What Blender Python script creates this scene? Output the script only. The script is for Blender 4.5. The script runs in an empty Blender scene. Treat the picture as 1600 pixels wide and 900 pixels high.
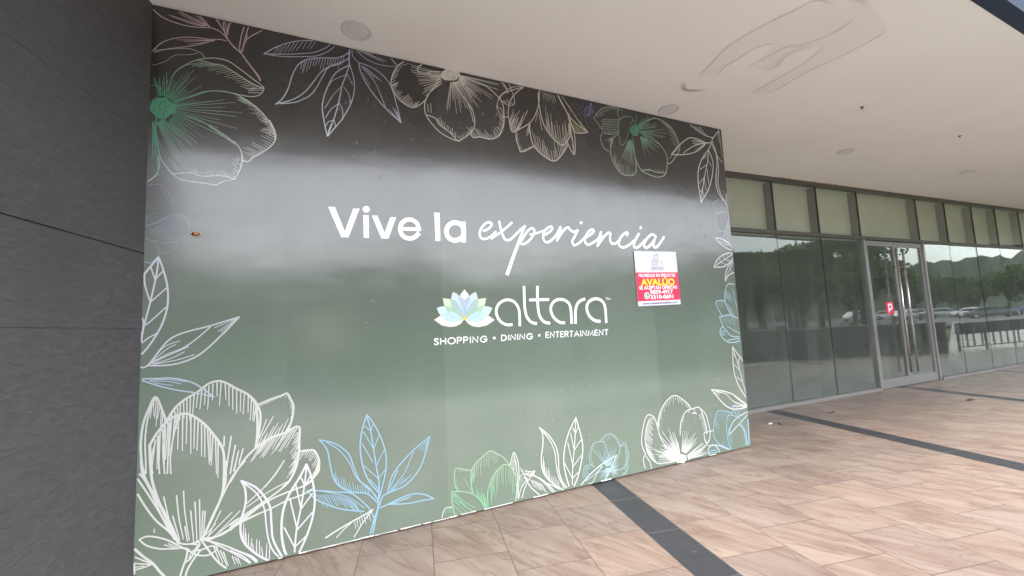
import bpy, bmesh, math, random
from mathutils import Vector, Matrix
R = math.radians
random.seed(11)
sc = bpy.context.scene
COL = sc.collection
# ------------------------------------------------------------------ camera, sky, sun, exposure
cd = bpy.data.cameras.new('camera'); cam = bpy.data.objects.new('camera', cd); COL.objects.link(cam)
cd.sensor_width = 36; cd.lens = 36*660/1600; cd.clip_end = 2000; cd.clip_start = .05
rx = Vector((0.97568479, -0.21432514, -0.04586863)); ux = Vector((0.02503579, -0.0989252, 0.99477988)); fx = Vector((0.2177439, 0.97173995, 0.09115401))
m = Matrix((rx, ux, -fx)).transposed().to_4x4(); m.translation = (0, 0, 1.6); cam.matrix_world = m
sc.camera = cam
SUN_EL, SUN_AZ = 62, 155          # azimuth clockwise from +Y
w = bpy.data.worlds.new('World'); sc.world = w; w.use_nodes = True
nt = w.node_tree; bg = nt.nodes['Background']; bg.inputs['Strength'].default_value = .15
sky = nt.nodes.new('ShaderNodeTexSky'); sky.sky_type = 'NISHITA'; sky.sun_disc = False
sky.sun_elevation = R(SUN_EL); sky.sun_rotation = R(SUN_AZ); sky.air_density = 1.0; sky.dust_density = 3.0; sky.ozone_density = 1
hs = nt.nodes.new('ShaderNodeHueSaturation'); hs.inputs['Saturation'].default_value = .35
nt.links.new(sky.outputs[0], hs.inputs['Color']); nt.links.new(hs.outputs[0], bg.inputs['Color'])
sl = bpy.data.lights.new('sun', 'SUN'); sl.energy = .9; sl.angle = R(35); sl.color = (1, .98, .95)
so = bpy.data.objects.new('sun', sl); COL.objects.link(so)
sd = Vector((math.sin(R(SUN_AZ))*math.cos(R(SUN_EL)), math.cos(R(SUN_AZ))*math.cos(R(SUN_EL)), math.sin(R(SUN_EL))))
so.rotation_euler = sd.to_track_quat('Z', 'Y').to_euler(); so.location = sd*60
sc.view_settings.view_transform = 'Standard'; sc.view_settings.look = 'None'; sc.view_settings.gamma = 1
sc.view_settings.exposure = 2.4
sc.cycles.max_bounces = 10; sc.cycles.diffuse_bounces = 5; sc.cycles.transparent_max_bounces = 24; sc.cycles.glossy_bounces = 5
sc.cycles.use_denoising = True
try: sc.cycles.denoiser = 'OPENIMAGEDENOISE'
except Exception: pass
sc.cycles.sample_clamp_indirect = 8
# ------------------------------------------------------------------ helpers
def s2l(c):
    return tuple((x/255/12.92 if x/255 <= .04045 else ((x/255+.055)/1.055)**2.4) for x in c)
def link(o, parent=None):
    COL.objects.link(o)
    if parent is not None: o.parent = parent
    return o
def obj(name, bm, mat, parent=None, smooth=False):
    me = bpy.data.meshes.new(name); bm.normal_update(); bm.to_mesh(me); bm.free()
    for mm in (mat if isinstance(mat, (list, tuple)) else [mat]): me.materials.append(mm)
    if smooth:
        for p in me.polygons: p.use_smooth = True
    return link(bpy.data.objects.new(name, me), parent)
def tag(o, label=None, cat=None, group=None, kind=None):
    for k, v in (('label', label), ('category', cat), ('group', group), ('kind', kind)):
        if v: o[k] = v
    return o
def empty(name, loc=(0, 0, 0), rz=0):
    o = bpy.data.objects.new(name, None); o.location = loc; o.rotation_euler = (0, 0, rz); o.empty_display_size = .2
    return link(o)
def copy_tree(o, parent=None):
    c = o.copy(); link(c)
    c.parent = parent
    for ch in list(o.children): copy_tree(ch, c)
    return c
def box(bm, x0, x1, y0, y1, z0, z1, M=None, mi=0):
    v = [bm.verts.new((x, y, z)) for x in (x0, x1) for y in (y0, y1) for z in (z0, z1)]
    if M is not None:
        for q in v: q.co = M @ q.co
    fs = [bm.faces.new([v[i] for i in f]) for f in ((0, 1, 3, 2), (4, 6, 7, 5), (0, 4, 5, 1), (2, 3, 7, 6), (0, 2, 6, 4), (1, 5, 7, 3))]
    for f in fs: f.material_index = mi
    return v
def bevel(bm, off=.004, seg=2):
    bmesh.ops.bevel(bm, geom=[e for e in bm.edges if len(e.link_faces) == 2 and e.calc_face_angle(0) > .5], offset=off, segments=seg, affect='EDGES', profile=.5)
def tube(bm, pts, rads, n=8, cap=True, mi=0):
    rings = []
    pts = [Vector(p) for p in pts]
    if not isinstance(rads, (list, tuple)): rads = [rads]*len(pts)
    for i, p in enumerate(pts):
        t = (pts[min(i+1, len(pts)-1)]-pts[max(i-1, 0)]).normalized()
        a = t.cross(Vector((0, 0, 1)) if abs(t.z) < .9 else Vector((1, 0, 0))).normalized(); b = t.cross(a)
        rings.append([bm.verts.new(p+(a*math.cos(2*math.pi*k/n)+b*math.sin(2*math.pi*k/n))*rads[i]) for k in range(n)])
    for i in range(len(rings)-1):
        for k in range(n):
            f = bm.faces.new((rings[i][k], rings[i][(k+1) % n], rings[i+1][(k+1) % n], rings[i+1][k])); f.smooth = True; f.material_index = mi
    if cap:
        bm.faces.new(rings[0][::-1]).material_index = mi; bm.faces.new(rings[-1]).material_index = mi
def lathe(bm, prof, c, n=28, mi=0):   # prof: (r, z)
    rings = [[bm.verts.new((c[0]+r*math.cos(2*math.pi*k/n), c[1]+r*math.sin(2*math.pi*k/n), c[2]+z)) for k in range(n)] for r, z in prof]
    for i in range(len(rings)-1):
        for k in range(n):
            f = bm.faces.new((rings[i][k], rings[i][(k+1) % n], rings[i+1][(k+1) % n], rings[i+1][k])); f.material_index = mi
    bm.faces.new(rings[-1]).material_index = mi; bm.faces.new(rings[0][::-1]).material_index = mi
# node shorthand
class N:
    def __init__(s, name, rough=.5):
        s.m = bpy.data.materials.new(name); s.m.use_nodes = True; s.t = s.m.node_tree
        s.b = s.t.nodes['Principled BSDF']; s.b.inputs['Roughness'].default_value = rough; s.o = s.t.nodes['Material Output']
    def n(s, ty, **k):
        q = s.t.nodes.new('ShaderNode'+ty)
        for a, v in k.items(): setattr(q, a, v)
        return q
    def l(s, a, b): s.t.links.new(a, b)
    def math(s, op, a, b=None, c=None):
        q = s.n('Math', operation=op)
        for i, v in enumerate((a, b, c)):
            if v is None: continue
            if isinstance(v, (int, float)): q.inputs[i].default_value = v
            else: s.l(v, q.inputs[i])
        return q.outputs[0]
    def ramp(s, f, st):
        q = s.n('ValToRGB'); e = q.color_ramp.elements
        while len(e) < len(st): e.new(.5)
        for i, (p, c) in enumerate(st):
            e[i].position = p; e[i].color = (*c, 1) if len(c) == 3 else c
        s.l(f, q.inputs[0]); return q.outputs[0]
    def mix(s, f, a, b, ty='MIX'):
        q = s.n('MixRGB', blend_type=ty)
        for i, v in ((0, f), (1, a), (2, b)):
            if isinstance(v, (int, float)): q.inputs[i].default_value = v
            elif isinstance(v, tuple): q.inputs[i].default_value = (*v, 1)
            else: s.l(v, q.inputs[i])
        return q.outputs[0]
    def noise(s, vec, scale, detail=4, rough=.5, dist=0):
        q = s.n('TexNoise'); q.inputs['Scale'].default_value = scale; q.inputs['Detail'].default_value = detail
        q.inputs['Roughness'].default_value = rough; q.inputs['Distortion'].default_value = dist
        if vec is not None: s.l(vec, q.inputs['Vector'])
        return q.outputs[0]
    def pos(s, ob=True):
        if ob: return s.n('TexCoord').outputs['Object']
        return s.n('NewGeometry').outputs['Position']
    def mapv(s, vec, scale=(1, 1, 1), rot=(0, 0, 0), loc=(0, 0, 0)):
        q = s.n('Mapping'); q.inputs['Scale'].default_value = scale; q.inputs['Rotation'].default_value = rot; q.inputs['Location'].default_value = loc
        s.l(vec, q.inputs['Vector']); return q.outputs[0]
    def bump(s, h, st, d=.01, nrm=None):
        q = s.n('Bump'); q.inputs['Strength'].default_value = st; q.inputs['Distance'].default_value = d
        s.l(h, q.inputs['Height'])
        if nrm is not None: s.l(nrm, q.inputs['Normal'])
        return q.outputs[0]
    def base(s, c):
        if isinstance(c, tuple): s.b.inputs['Base Color'].default_value = (*c, 1)
        else: s.l(c, s.b.inputs['Base Color'])
        return s
    def rough(s, v): s.l(v, s.b.inputs['Roughness']); return s
    def normal(s, v): s.l(v, s.b.inputs['Normal']); return s
def plain(name, c, rough=.5, metal=0, var=.12, scale=6, spec=.5):
    q = N(name, rough); p = q.pos()
    q.base(q.mix(q.math('MULTIPLY', q.noise(p, scale, 5), var*2), c, tuple(x*.55 for x in c))); q.b.inputs['Metallic'].default_value = metal
    q.b.inputs['Specular IOR Level'].default_value = spec
    q.rough(q.math('MULTIPLY_ADD', q.noise(p, scale*3, 3), .2, max(0, rough-.1)))
    return q.m
# ------------------------------------------------------------------ materials
def m_tiles():
    q = N('sandstone_tiles', .4); p = q.pos(False); sep = q.n('SeparateXYZ'); q.l(p, sep.inputs[0]); X, Y = sep.outputs[0], sep.outputs[1]
    per = 3.964; tw = .5263; bw = .28
    xs = q.math('ADD', X, -1.92+per*10); blk = q.math('FLOOR', q.math('DIVIDE', xs, per)); xm = q.math('SUBTRACT', xs, q.math('MULTIPLY', blk, per))
    c = q.math('FLOOR', q.math('DIVIDE', xm, tw)); cx = q.math('SUBTRACT', q.math('DIVIDE', xm, tw), c)     # 0..1 in tile
    isband = q.math('GREATER_THAN', xm, per-bw)
    par = q.math('MODULO', c, 2.0)
    yy = q.math('DIVIDE', q.math('ADD', q.math('ADD', Y, 40-2.575+.52*40), q.math('MULTIPLY', par, .26)), .52)
    r = q.math('FLOOR', yy); cy = q.math('SUBTRACT', yy, r)
    by = q.math('FRACT', q.math('DIVIDE', q.math('ADD', Y, 63-3.06), .63)); 
    # grout
    def edge(f, sz, wd):
        a = q.math('MULTIPLY', q.math('MINIMUM', f, q.math('SUBTRACT', 1.0, f)), sz)
        return q.math('LESS_THAN', a, wd)
    gt = q.math('MAXIMUM', edge(cx, tw, .0028), edge(cy, .52, .0028))
    bandx = q.math('DIVIDE', q.math('SUBTRACT', xm, per-bw), bw)
    gb = q.math('MAXIMUM', edge(bandx, bw, .003), edge(by, .63, .003))
    # per tile random
    cmb = q.n('CombineXYZ'); q.l(q.math('MULTIPLY_ADD', blk, 9.0, c), cmb.inputs[0]); q.l(r, cmb.inputs[1])
    wn = q.n('TexWhiteNoise', noise_dimensions='3D'); q.l(cmb.outputs[0], wn.inputs['Vector'])
    off = q.n('VectorMath', operation='SCALE'); q.l(wn.outputs['Color'], off.inputs[0]); off.inputs['Scale'].default_value = 37
    vp = q.n('VectorMath', operation='ADD'); q.l(p, vp.inputs[0]); q.l(off.outputs[0], vp.inputs[1])
    # sheared veins
    v = q.mapv(vp.outputs[0], (1, 1, 1), (0, 0, R(56)))
    wv = q.mapv(v, (.9, 5.2, 1)); n1 = q.noise(wv, 1.0, 6, .62, 1.0)
    n2 = q.noise(q.mapv(v, (.75, 3.4, 1)), 1.0, 4, .55, 1.6)
    n3 = q.noise(q.mapv(v, (4, 40, 1)), 1.0, 4, .65)
    col = q.ramp(n1, [(.25, (0.1402, 0.1001, 0.0815)), (.42, (0.1879, 0.1426, 0.1175)), (.55, (0.2237, 0.1806, 0.1507)), (.75, (0.2505, 0.2091, 0.1810))])
    vein = q.ramp(n2, [(.44, (0, 0, 0)), (.50, (1, 1, 1)), (.515, (0, 0, 0))])
    col = q.mix(q.math('MULTIPLY', vein, .62), col, (0.1193, 0.0748, 0.0553))
    col = q.mix(q.math('MULTIPLY', n3, .22), col, (0.1610, 0.1204, 0.1003))
    tint = q.ramp(wn.outputs['Value'], [(0, (.93, .91, .91)), (.5, (1.03, 1.01, .99)), (1, (1.12, 1.07, 1.01))])
    col = q.mix(1.0, col, tint, 'MULTIPLY')
    col = q.mix(gt, col, (.066, .050, .042))
    # dark spots / dirt
    d = q.ramp(q.noise(p, 2.2, 6, .6), [(.35, (.86, .84, .83)), (.6, (1, 1, 1))]); col = q.mix(1.0, col, d, 'MULTIPLY')
    sp = q.ramp(q.noise(p, 9, 2, .4), [(.735, (0, 0, 0)), (.76, (1, 1, 1))]); col = q.mix(q.math('MULTIPLY', sp, .5), col, (.2, .17, .18))
    bcol = q.ramp(q.noise(p, 30, 5, .7), [(.3, (.019, .019, .022)), (.7, (.036, .036, .041))])
    bcol = q.mix(gb, bcol, (.12, .11, .10))
    lit = q.ramp(q.noise(p, 14, 3, .5), [(.7, (0, 0, 0)), (.76, (1, 1, 1))]); bcol = q.mix(q.math('MULTIPLY', lit, .35), bcol, (.16, .155, .15))
    col = q.mix(isband, col, bcol)
    q.base(col); q.rough(q.math('MULTIPLY_ADD', q.noise(p, 5, 5), .24, .30))
    g = q.math('MAXIMUM', q.math('MULTIPLY', gt, q.math('SUBTRACT', 1.0, isband)), q.math('MULTIPLY', gb, isband))
    h = q.math('SUBTRACT', q.math('MULTIPLY', n3, .25), g)
    q.normal(q.bump(h, .35, .003)); return q.m
def m_board():
    q = N('printed_board', .2); p = q.pos(); sep = q.n('SeparateXYZ'); q.l(p, sep.inputs[0])
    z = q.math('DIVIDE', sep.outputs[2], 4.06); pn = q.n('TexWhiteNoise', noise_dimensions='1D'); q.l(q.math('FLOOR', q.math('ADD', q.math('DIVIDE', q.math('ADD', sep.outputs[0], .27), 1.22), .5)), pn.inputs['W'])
    col = q.ramp(z, [(0, (.148, .199, .151)), (.36, (.144, .188, .147)), (.50, (.136, .162, .134)), (.66, (.072, .072, .068)), (.84, (.026, .021, .020)), (1, (.017, .013, .0125))])  # print gradient, with mid colours lightened to offset a dark reflected band
    st = q.noise(q.mapv(p, (3, 3, 40)), 1, 4, .6); col = q.mix(q.math('MULTIPLY', st, .16), col, (.02, .02, .02))
    dust = q.ramp(q.noise(q.mapv(p, (1, 1, .6)), 1.3, 7, .62), [(.45, (0, 0, 0)), (.75, (1, 1, 1))]); col = q.mix(q.math('MULTIPLY', dust, .07), col, (.5, .5, .48))
    vv = q.math('MULTIPLY_ADD', pn.outputs[0], .14, .93); cc = q.n('CombineXYZ')  # per-panel tone puts the panels' differing reflections into the base colour
    for k in range(3): q.l(vv, cc.inputs[k])
    col = q.mix(1.0, col, cc.outputs[0], 'MULTIPLY'); q.base(col); finish(q, p); return q.m
def finish(q, p):           # shared gloss of the laminated print
    n = q.noise(q.mapv(p, (1, 1, 1.6)), 2.1, 6, .65); sm = q.ramp(q.noise(p, 17, 4, .6), [(.61, (0, 0, 0)), (.67, (1, 1, 1))])
    r = q.math('MULTIPLY_ADD', n, .16, .09); mk = q.ramp(q.noise(p, .7, 3, .5), [(.50, (0, 0, 0)), (.62, (1, 1, 1))]); r = q.math('MULTIPLY_ADD', q.math('MULTIPLY', sm, mk), .17, r)
    q.rough(r); q.b.inputs['Specular IOR Level'].default_value = 1.0
    h = q.math('ADD', q.noise(q.mapv(p, (1, 1, 2.4)), 1.1, 2, .4), q.math('MULTIPLY', q.noise(p, 190, 2), .01))
    sx = q.n('SeparateXYZ'); q.l(p, sx.inputs[0])
    seam = q.math('LESS_THAN', q.math('ABSOLUTE', q.math('SUBTRACT', q.math('FRACT', q.math('DIVIDE', q.math('ADD', sx.outputs[0], .27), 1.22)), .5)), .0016)
    h = q.math('SUBTRACT', h, q.math('MULTIPLY', seam, .05))
    q.normal(q.bump(h, .2, .02))
def m_print():
    q = N('print_ink', .2); p = q.pos(); a = q.n('VertexColor', layer_name='Col'); q.base(a.outputs[0]); finish(q, p); return q.m
def m_stone():
    q = N('dark_slate', .6); p = q.pos(False)
    v = q.mapv(p, (1, 5, 14), (R(14), 0, 0)); n1 = q.noise(v, 2.2, 8, .72, .5); n2 = q.noise(p, 1.1, 4, .6); n3 = q.noise(q.mapv(p, (1, 30, 60), (R(10), 0, 0)), 1, 6, .8)
    col = q.ramp(n1, [(.3, (.066, .065, .070)), (.55, (.104, .101, .107)), (.75, (.142, .138, .145))])
    col = q.mix(q.ramp(n2, [(.35, (0, 0, 0)), (.7, (.55, .55, .55))]), col, (.075, .072, .076))
    sc_ = q.ramp(q.noise(q.mapv(p, (1, 12, 1.2)), 1.5, 6, .7), [(.69, (0, 0, 0)), (.78, (1, 1, 1))]); col = q.mix(q.math('MULTIPLY', sc_, .25), col, (.3, .29, .29))
    q.base(col); q.rough(q.math('MULTIPLY_ADD', n3, .25, .42)); q.b.inputs['Specular IOR Level'].default_value = .4
    q.normal(q.bump(q.math('ADD', q.math('MULTIPLY', n3, .5), n1), .85, .016)); return q.m
def m_ceiling():
    q = N('painted_plaster', .85); p = q.pos(False)
    col = q.mix(q.ramp(q.noise(p, .9, 5, .6), [(.35, (0, 0, 0)), (.75, (1, 1, 1))]), (.88, .845, .81), (.84, .80, .775))
    col = q.mix(q.math('MULTIPLY', q.noise(p, 60, 3), .08), col, (.62, .60, .58))
    q.base(col); q.normal(q.bump(q.math('ADD', q.noise(p, 1.6, 3), q.math('MULTIPLY', q.noise(p, 120, 3), .05)), .25, .02)); return q.m
def m_glass(name, tint, k=1.25, dirt_veil=.035):
    q = N(name); t = q.t; t.nodes.remove(q.b)
    g = q.n('NewGeometry'); dt = q.n('VectorMath', operation='DOT_PRODUCT'); q.l(g.outputs['Incoming'], dt.inputs[0]); q.l(g.outputs['Normal'], dt.inputs[1])
    c = q.math('ABSOLUTE', dt.outputs['Value']); f = q.math('POWER', q.math('SUBTRACT', 1.0, c), 5.0); f = q.math('MULTIPLY', q.math('MULTIPLY_ADD', f, .96, .042), k); f = q.math('MINIMUM', f, 1.0)
    tr = q.n('BsdfTransparent'); tr.inputs[0].default_value = (*tint, 1); gl = q.n('BsdfGlossy'); gl.inputs['Roughness'].default_value = 0.0; gl.inputs[0].default_value = (.94, .98, .96, 1)
    mx = q.n('MixShader'); q.l(f, mx.inputs[0]); q.l(tr.outputs[0], mx.inputs[1]); q.l(gl.outputs[0], mx.inputs[2])
    df = q.n('BsdfDiffuse'); df.inputs[0].default_value = (.5, .52, .48, 1); m2 = q.n('MixShader')
    p = q.pos(); q.l(q.math('MULTIPLY', q.ramp(q.noise(q.mapv(p, (2, 2, .5)), 1.6, 6, .6), [(.3, (.3, .3, .3)), (.8, (1, 1, 1))]), dirt_veil), m2.inputs[0]); q.l(mx.outputs[0], m2.inputs[1]); q.l(df.outputs[0], m2.inputs[2])  # pale veil mixed into the glass colour to brighten dark panes
    q.l(m2.outputs[0], q.o.inputs['Surface']); return q.m
def m_alpha(name, c):       # stain: own shape, soft edges stored per vertex
    q = N(name, .85); a = q.n('VertexColor', layer_name='Col'); q.base(c); tr = q.n('BsdfTransparent'); mx = q.n('MixShader')
    p = q.pos(False); f = q.math('MULTIPLY', a.outputs[0], q.math('MULTIPLY_ADD', q.noise(p, 5, 5, .6), .9, .5))
    q.l(f, mx.inputs[0]); q.l(tr.outputs[0], mx.inputs[1]); q.l(q.b.outputs[0], mx.inputs[2]); q.l(mx.outputs[0], q.o.inputs['Surface']); return q.m
def m_leaf(name, a, b):
    q = N(name, .8); p = q.pos(); q.b.inputs['Specular IOR Level'].default_value = .08
    f = q.math('ADD', q.math('MULTIPLY', q.noise(p, .9, 3), .8), q.math('MULTIPLY', q.noise(p, 9, 2), .3)); q.base(q.ramp(f, [(.3, a), (.75, b)])); return q.m
def m_emit(name, c, e):
    q = N(name); em = q.n('Emission'); em.inputs[0].default_value = (*c, 1); em.inputs[1].default_value = e; q.l(em.outputs[0], q.o.inputs['Surface']); return q.m
M = dict(tiles=m_tiles(), board=m_board(), ink=m_print(), stone=m_stone(), ceil=m_ceiling(), glass=m_glass('clear_glass', (.80, .85, .82), 1.3, .11), trglass=m_glass('transom_glass', (.965, .97, .95), .8, .06),
  fin=m_glass('fin_glass', (.74, .78, .75), .8, .45), finup=plain('fin_film', (.22, .215, .20), .5), spandrel=plain('spandrel_panel', (.70, .72, .645), .6, var=.06, scale=2), alu=plain('grey_aluminium', (.33, .325, .315), .35, .55, .08, 3), dalu=plain('bronze_aluminium', (.13, .12, .11), .42, .35, .1, 3),
  rubber=plain('black_gasket', (.02, .02, .02), .6), sill=plain('concrete_sill', (.24, .23, .215), .75, 0, .25, 9), steel=plain('brushed_steel', (.62, .60, .58), .28, .9, .05, 4), fascia=plain('blue_grey_cladding', (.050, .066, .095), .85, 0, .2, 3, .05),
  lampring=plain('lamp_trim', (.70, .66, .66), .5, 0, .08, 30), lens=plain('lamp_lens', (.74, .70, .70), .35, 0, .08, 30), white=plain('white_paint', (.8, .8, .8), .5), paper=plain('poster_vinyl', (.70, .70, .75), .4, 0, .03, 9), red=plain('red_vinyl', (.72, .022, .085), .4, 0, .03, 9), yellow=plain('yellow_vinyl', (.9, .72, .02), .4, 0, .02, 9), pink=plain('white_vinyl', (.88, .84, .87), .4, 0, .02, 9), navy=plain('dark_ink', (.05, .05, .11), .5, 0, .02, 9), green=plain('green_ink', (.02, .38, .16), .5, 0, .02, 9), tan=plain('tan_ink', (.42, .34, .22), .5, 0, .02, 9),
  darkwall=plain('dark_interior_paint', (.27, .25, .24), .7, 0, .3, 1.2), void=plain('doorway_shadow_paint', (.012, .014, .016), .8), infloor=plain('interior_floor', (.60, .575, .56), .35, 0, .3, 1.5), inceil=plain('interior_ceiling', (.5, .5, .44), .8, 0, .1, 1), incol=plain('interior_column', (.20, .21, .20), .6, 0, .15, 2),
  concrete=plain('pale_concrete', (.40, .395, .38), .8, 0, .3, .8), asphalt=plain('asphalt', (.055, .055, .057), .85, 0, .3, 2), paint=plain('road_paint', (.7, .7, .68), .7, 0, .2, 4), planter=plain('dark_planter_stone', (.19, .20, .21), .55, 0, .3, 3), soil=plain('soil', (.05, .035, .025), .9), bark=plain('bark', (.10, .075, .055), .9, 0, .4, 4),
  leafa=m_leaf('leaves_dark', (.03, .055, .022), (.10, .155, .05)), leafb=m_leaf('leaves_mid', (.045, .075, .025), (.13, .18, .06)), grass=m_leaf('grass', (.02, .04, .012), (.05, .085, .022)), hill=m_leaf('hill_forest', (.017, .025, .016), (.040, .053, .036)),
  tyre=plain('tyre_rubber', (.015, .015, .015), .8), carglass=plain('car_glass', (.012, .015, .017), .08), headl=plain('headlamp', (.75, .75, .72), .15), taill=plain('tail_lamp', (.45, .01, .012), .2), stain=m_alpha('water_stain', (.36, .29, .22)), brown=plain('rust_mark', (.3, .19, .11), .8), wood=plain('torn_rim', (.62, .50, .40), .8, 0, .3, 40), orange=plain('orange_conduit', (.55, .19, .09), .5, 0, .3, 60), hole=plain('hole_dark', (.05, .02, .012), .9), lamp=m_emit('flash_spot_glow', (1, .86, .55), 14), blackp=plain('black_paint', (.018, .018, .019), .45))
# ------------------------------------------------------------------ ground, floor, ceiling
def poly(bm, pts, z=0, mi=0):
    f = bm.faces.new([bm.verts.new((x, y, z if not callable(z) else z(x, y))) for x, y in pts]); f.material_index = mi; return f
bm = bmesh.new(); poly(bm, [(-400, -400), (400, -400), (400, 400), (-400, 400)], -.35); tag(obj('ground', bm, M['grass']), kind='structure')
g = R(10.4); GD = Vector((math.cos(g), math.sin(g), 0)); GN = Vector((math.sin(g), -math.cos(g), 0)); G0 = Vector((5.32, 6.17, 0))
MG = Matrix.Translation(G0) @ Matrix.Rotation(g, 4, 'Z')        # local: x along the glass, -y outwards
W0, W1 = Vector((-9.5, -11.2, 0)), Vector((19.3, 5.81, 0))      # outer edge of the terrace
EDGE = [(-12, -2.0), (-4, -.1), (-1.6, .55), (-.5, .95), (.5, 1.42), (1.4, 1.78), (2.4, 2.04), (3.4, 2.2), (4.41, 2.29), (5.57, 2.55), (7.58, 2.86), (9.3, 3.05), (11, 3.32), (13, 3.66), (16, 4.25), (21.8, 5.7), (27, 7.0), (34, 9)]
TE = [(x, y-.5) for x, y in EDGE if -9 < x < 17]
bm = bmesh.new(); poly(bm, TE+[(19.3, 5.81), (34, 10.2), (34, 16), (-9.5, 8), (-9.5, -2)], 0)
tag(obj('tile_floor', bm, M['tiles']), kind='structure')
bm = bmesh.new(); poly(bm, [(-9.5, -11.2), (19.3, 5.81)]+TE[::-1]+[(-9.5, -2)], -.004); tag(obj('bounce_walkway', bm, M['concrete']), kind='structure')  # unseen paving, made pale so it bounces light up to the soffit
bm = bmesh.new(); poly(bm, [(19.5, 5.75), (60, -2), (60, 18), (34, 10.15)], -.012); tag(obj('pavement', bm, M['sill']), kind='structure')
def zc(x, y): return 4.055+max(0, y-4.6)*.042
def build_ceiling():
    bm = bmesh.new(); rows = []
    for x, y in EDGE:
        yb = 6.17+(x-5.32)*math.tan(g)+.09; yb = max(yb, 6.0) if x < 4.4 else yb
        rows.append([bm.verts.new((x, y+(yb-y)*k/14, zc(x, y+(yb-y)*k/14))) for k in range(15)])
    for a, b in zip(rows, rows[1:]):
        for k in range(14): bm.faces.new((a[k], a[k+1], b[k+1], b[k]))
    for f in bm.faces:
        if f.normal.z > 0: f.normal_flip()
    return obj('ceiling', bm, M['ceil'], smooth=True)
ceiling = tag(build_ceiling(), kind='structure')
bm = bmesh.new()                                               # unseen slab over the soffit, added to block light from above
for (x0, y0), (x1, y1) in zip(EDGE, EDGE[1:]):
    v = [bm.verts.new((x, y, z)) for z in (4.5, 4.9) for x, y in ((x0, y0), (x1, y1), (x1, 16), (x0, 16))]
    for f in ((0, 3, 2, 1), (4, 5, 6, 7), (0, 1, 5, 4), (2, 3, 7, 6)): bm.faces.new([v[i] for i in f])
tag(obj('light_block_slab', bm, M['concrete']), 'unseen slab above the cream soffit, added to block light', 'roof')
def offs(p, q, r, dd):
    t = Vector((r[0]-p[0], r[1]-p[1])).normalized(); return (q[0]+t.y*dd, q[1]-t.x*dd)
bm = bmesh.new(); A_ = []
for i, q in enumerate(EDGE):
    p, r = EDGE[max(i-1, 0)], EDGE[min(i+1, len(EDGE)-1)]; A_.append((q, offs(p, q, r, .12)))
rows = [[bm.verts.new((*a, 4.05)), bm.verts.new((*b, 4.05)), bm.verts.new((*b, 5.6)), bm.verts.new((*a, 5.6))] for a, b in A_]
for a, b in zip(rows, rows[1:]):
    for k in range(4): bm.faces.new((a[k], a[(k+1) % 4], b[(k+1) % 4], b[k]))
bm.faces.new(rows[0]); bm.faces.new(rows[-1][::-1])
tag(obj('fascia', bm, M['fascia'], smooth=False), 'dark blue grey fascia along the outer edge of the cream soffit', 'fascia')
# ------------------------------------------------------------------ stone wall
def stone_wall():
    bm = bmesh.new(); X = -1.83; rnd = random.Random(3)
    ys = {0: [-3.4, -2.2, -1.2, -.3, .62, 1.72, 2.84, 3.46], 1: [-3.4, -2.2, -1.2, -.3, .3, 1.5, 2.70, 3.46], 2: [-3.4, -2.2, -1.2, -.3, .9, 2.0, 3.46], 3: [-3.4, -2.2, -1.2, -.3, .75, 1.9, 3.46], 4: [-3.4, -2.2, -1.2, -.3, 1.2, 2.3, 3.46]}  # courses continue out of view, lengthened to shade the board's left end
    zs = [0.0, .88, 1.702, 2.217, 3.055, 4.05]
    gp = [.0004, .0010, .0040, .0007]
    for i in range(5):
        for y0, y1 in zip(ys[i], ys[i][1:]):
            o = rnd.uniform(-.0012, .0012); z0 = zs[i]+(gp[i-1] if i else 0); z1 = zs[i+1]-(gp[i] if i < 4 else 0)
            box(bm, X-.05, X+o, y0+(.0004 if y0 > 0 else 0), y1-(.0004 if y1 < 3.4 else 0), z0, z1)
    bevel(bm, .0006, 1)
    box(bm, -5.2, X-.012, -3.39, 3.8, 0, 4.05)
    return obj('stone_wall', bm, M['stone'])
tag(stone_wall(), 'tall dark slate clad wall at the left of the green mural board', 'wall')
# ------------------------------------------------------------------ printed hoarding
BA = Vector((-1.3126, 3.454, 0)); hoard = empty('hoarding', BA, R(12.323))
tag(hoard, 'large green hoarding printed with white flower line drawings and a slogan', 'hoarding')
U0, U1 = -.53, 5.38
bm = bmesh.new(); box(bm, U0, U1, 0, .05, .012, 4.05); bevel(bm, .0025, 1); obj('board_panel', bm, M['board'], hoard)
bm = bmesh.new(); box(bm, U1-.05, U1-.002, .05, 1.42, .012, 4.06); obj('side_panel', bm, M['board'], hoard)
bm = bmesh.new(); box(bm, U0+.05, U1-.06, .05, .12, 0, .10); obj('base_batten', bm, M['dalu'], hoard)
def spline(p, closed, k):
    n = len(p); o = []
    for i in range(n if closed else n-1):
        def gt(j): return p[j % n] if closed else p[min(max(j, 0), n-1)]
        a, b, c, e = gt(i-1), gt(i), gt(i+1), gt(i+2)
        for s in range(k):
            t = s/k; o.append(.5*((2*b)+(c-a)*t+(2*a-5*b+4*c-e)*t*t+(3*b-a-3*c+e)*t**3))
    if not closed: o.append(p[-1])
    return o
def colour(grad, base, p):
    if not grad: return base
    if grad[0] == 'r':
        t = ((p-Vector(grad[1])).length-grad[2])/(grad[3]-grad[2]); c0, c1 = grad[4], grad[5]
    else:
        a, b = Vector(grad[1]), Vector(grad[2]); t = (p-a).dot(b-a)/(b-a).length_squared; c0, c1 = grad[3], grad[4]
    t = min(1, max(0, t)); return tuple(x+(y-x)*t for x, y in zip(c0, c1))
DEPTH = [.0010]
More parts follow.
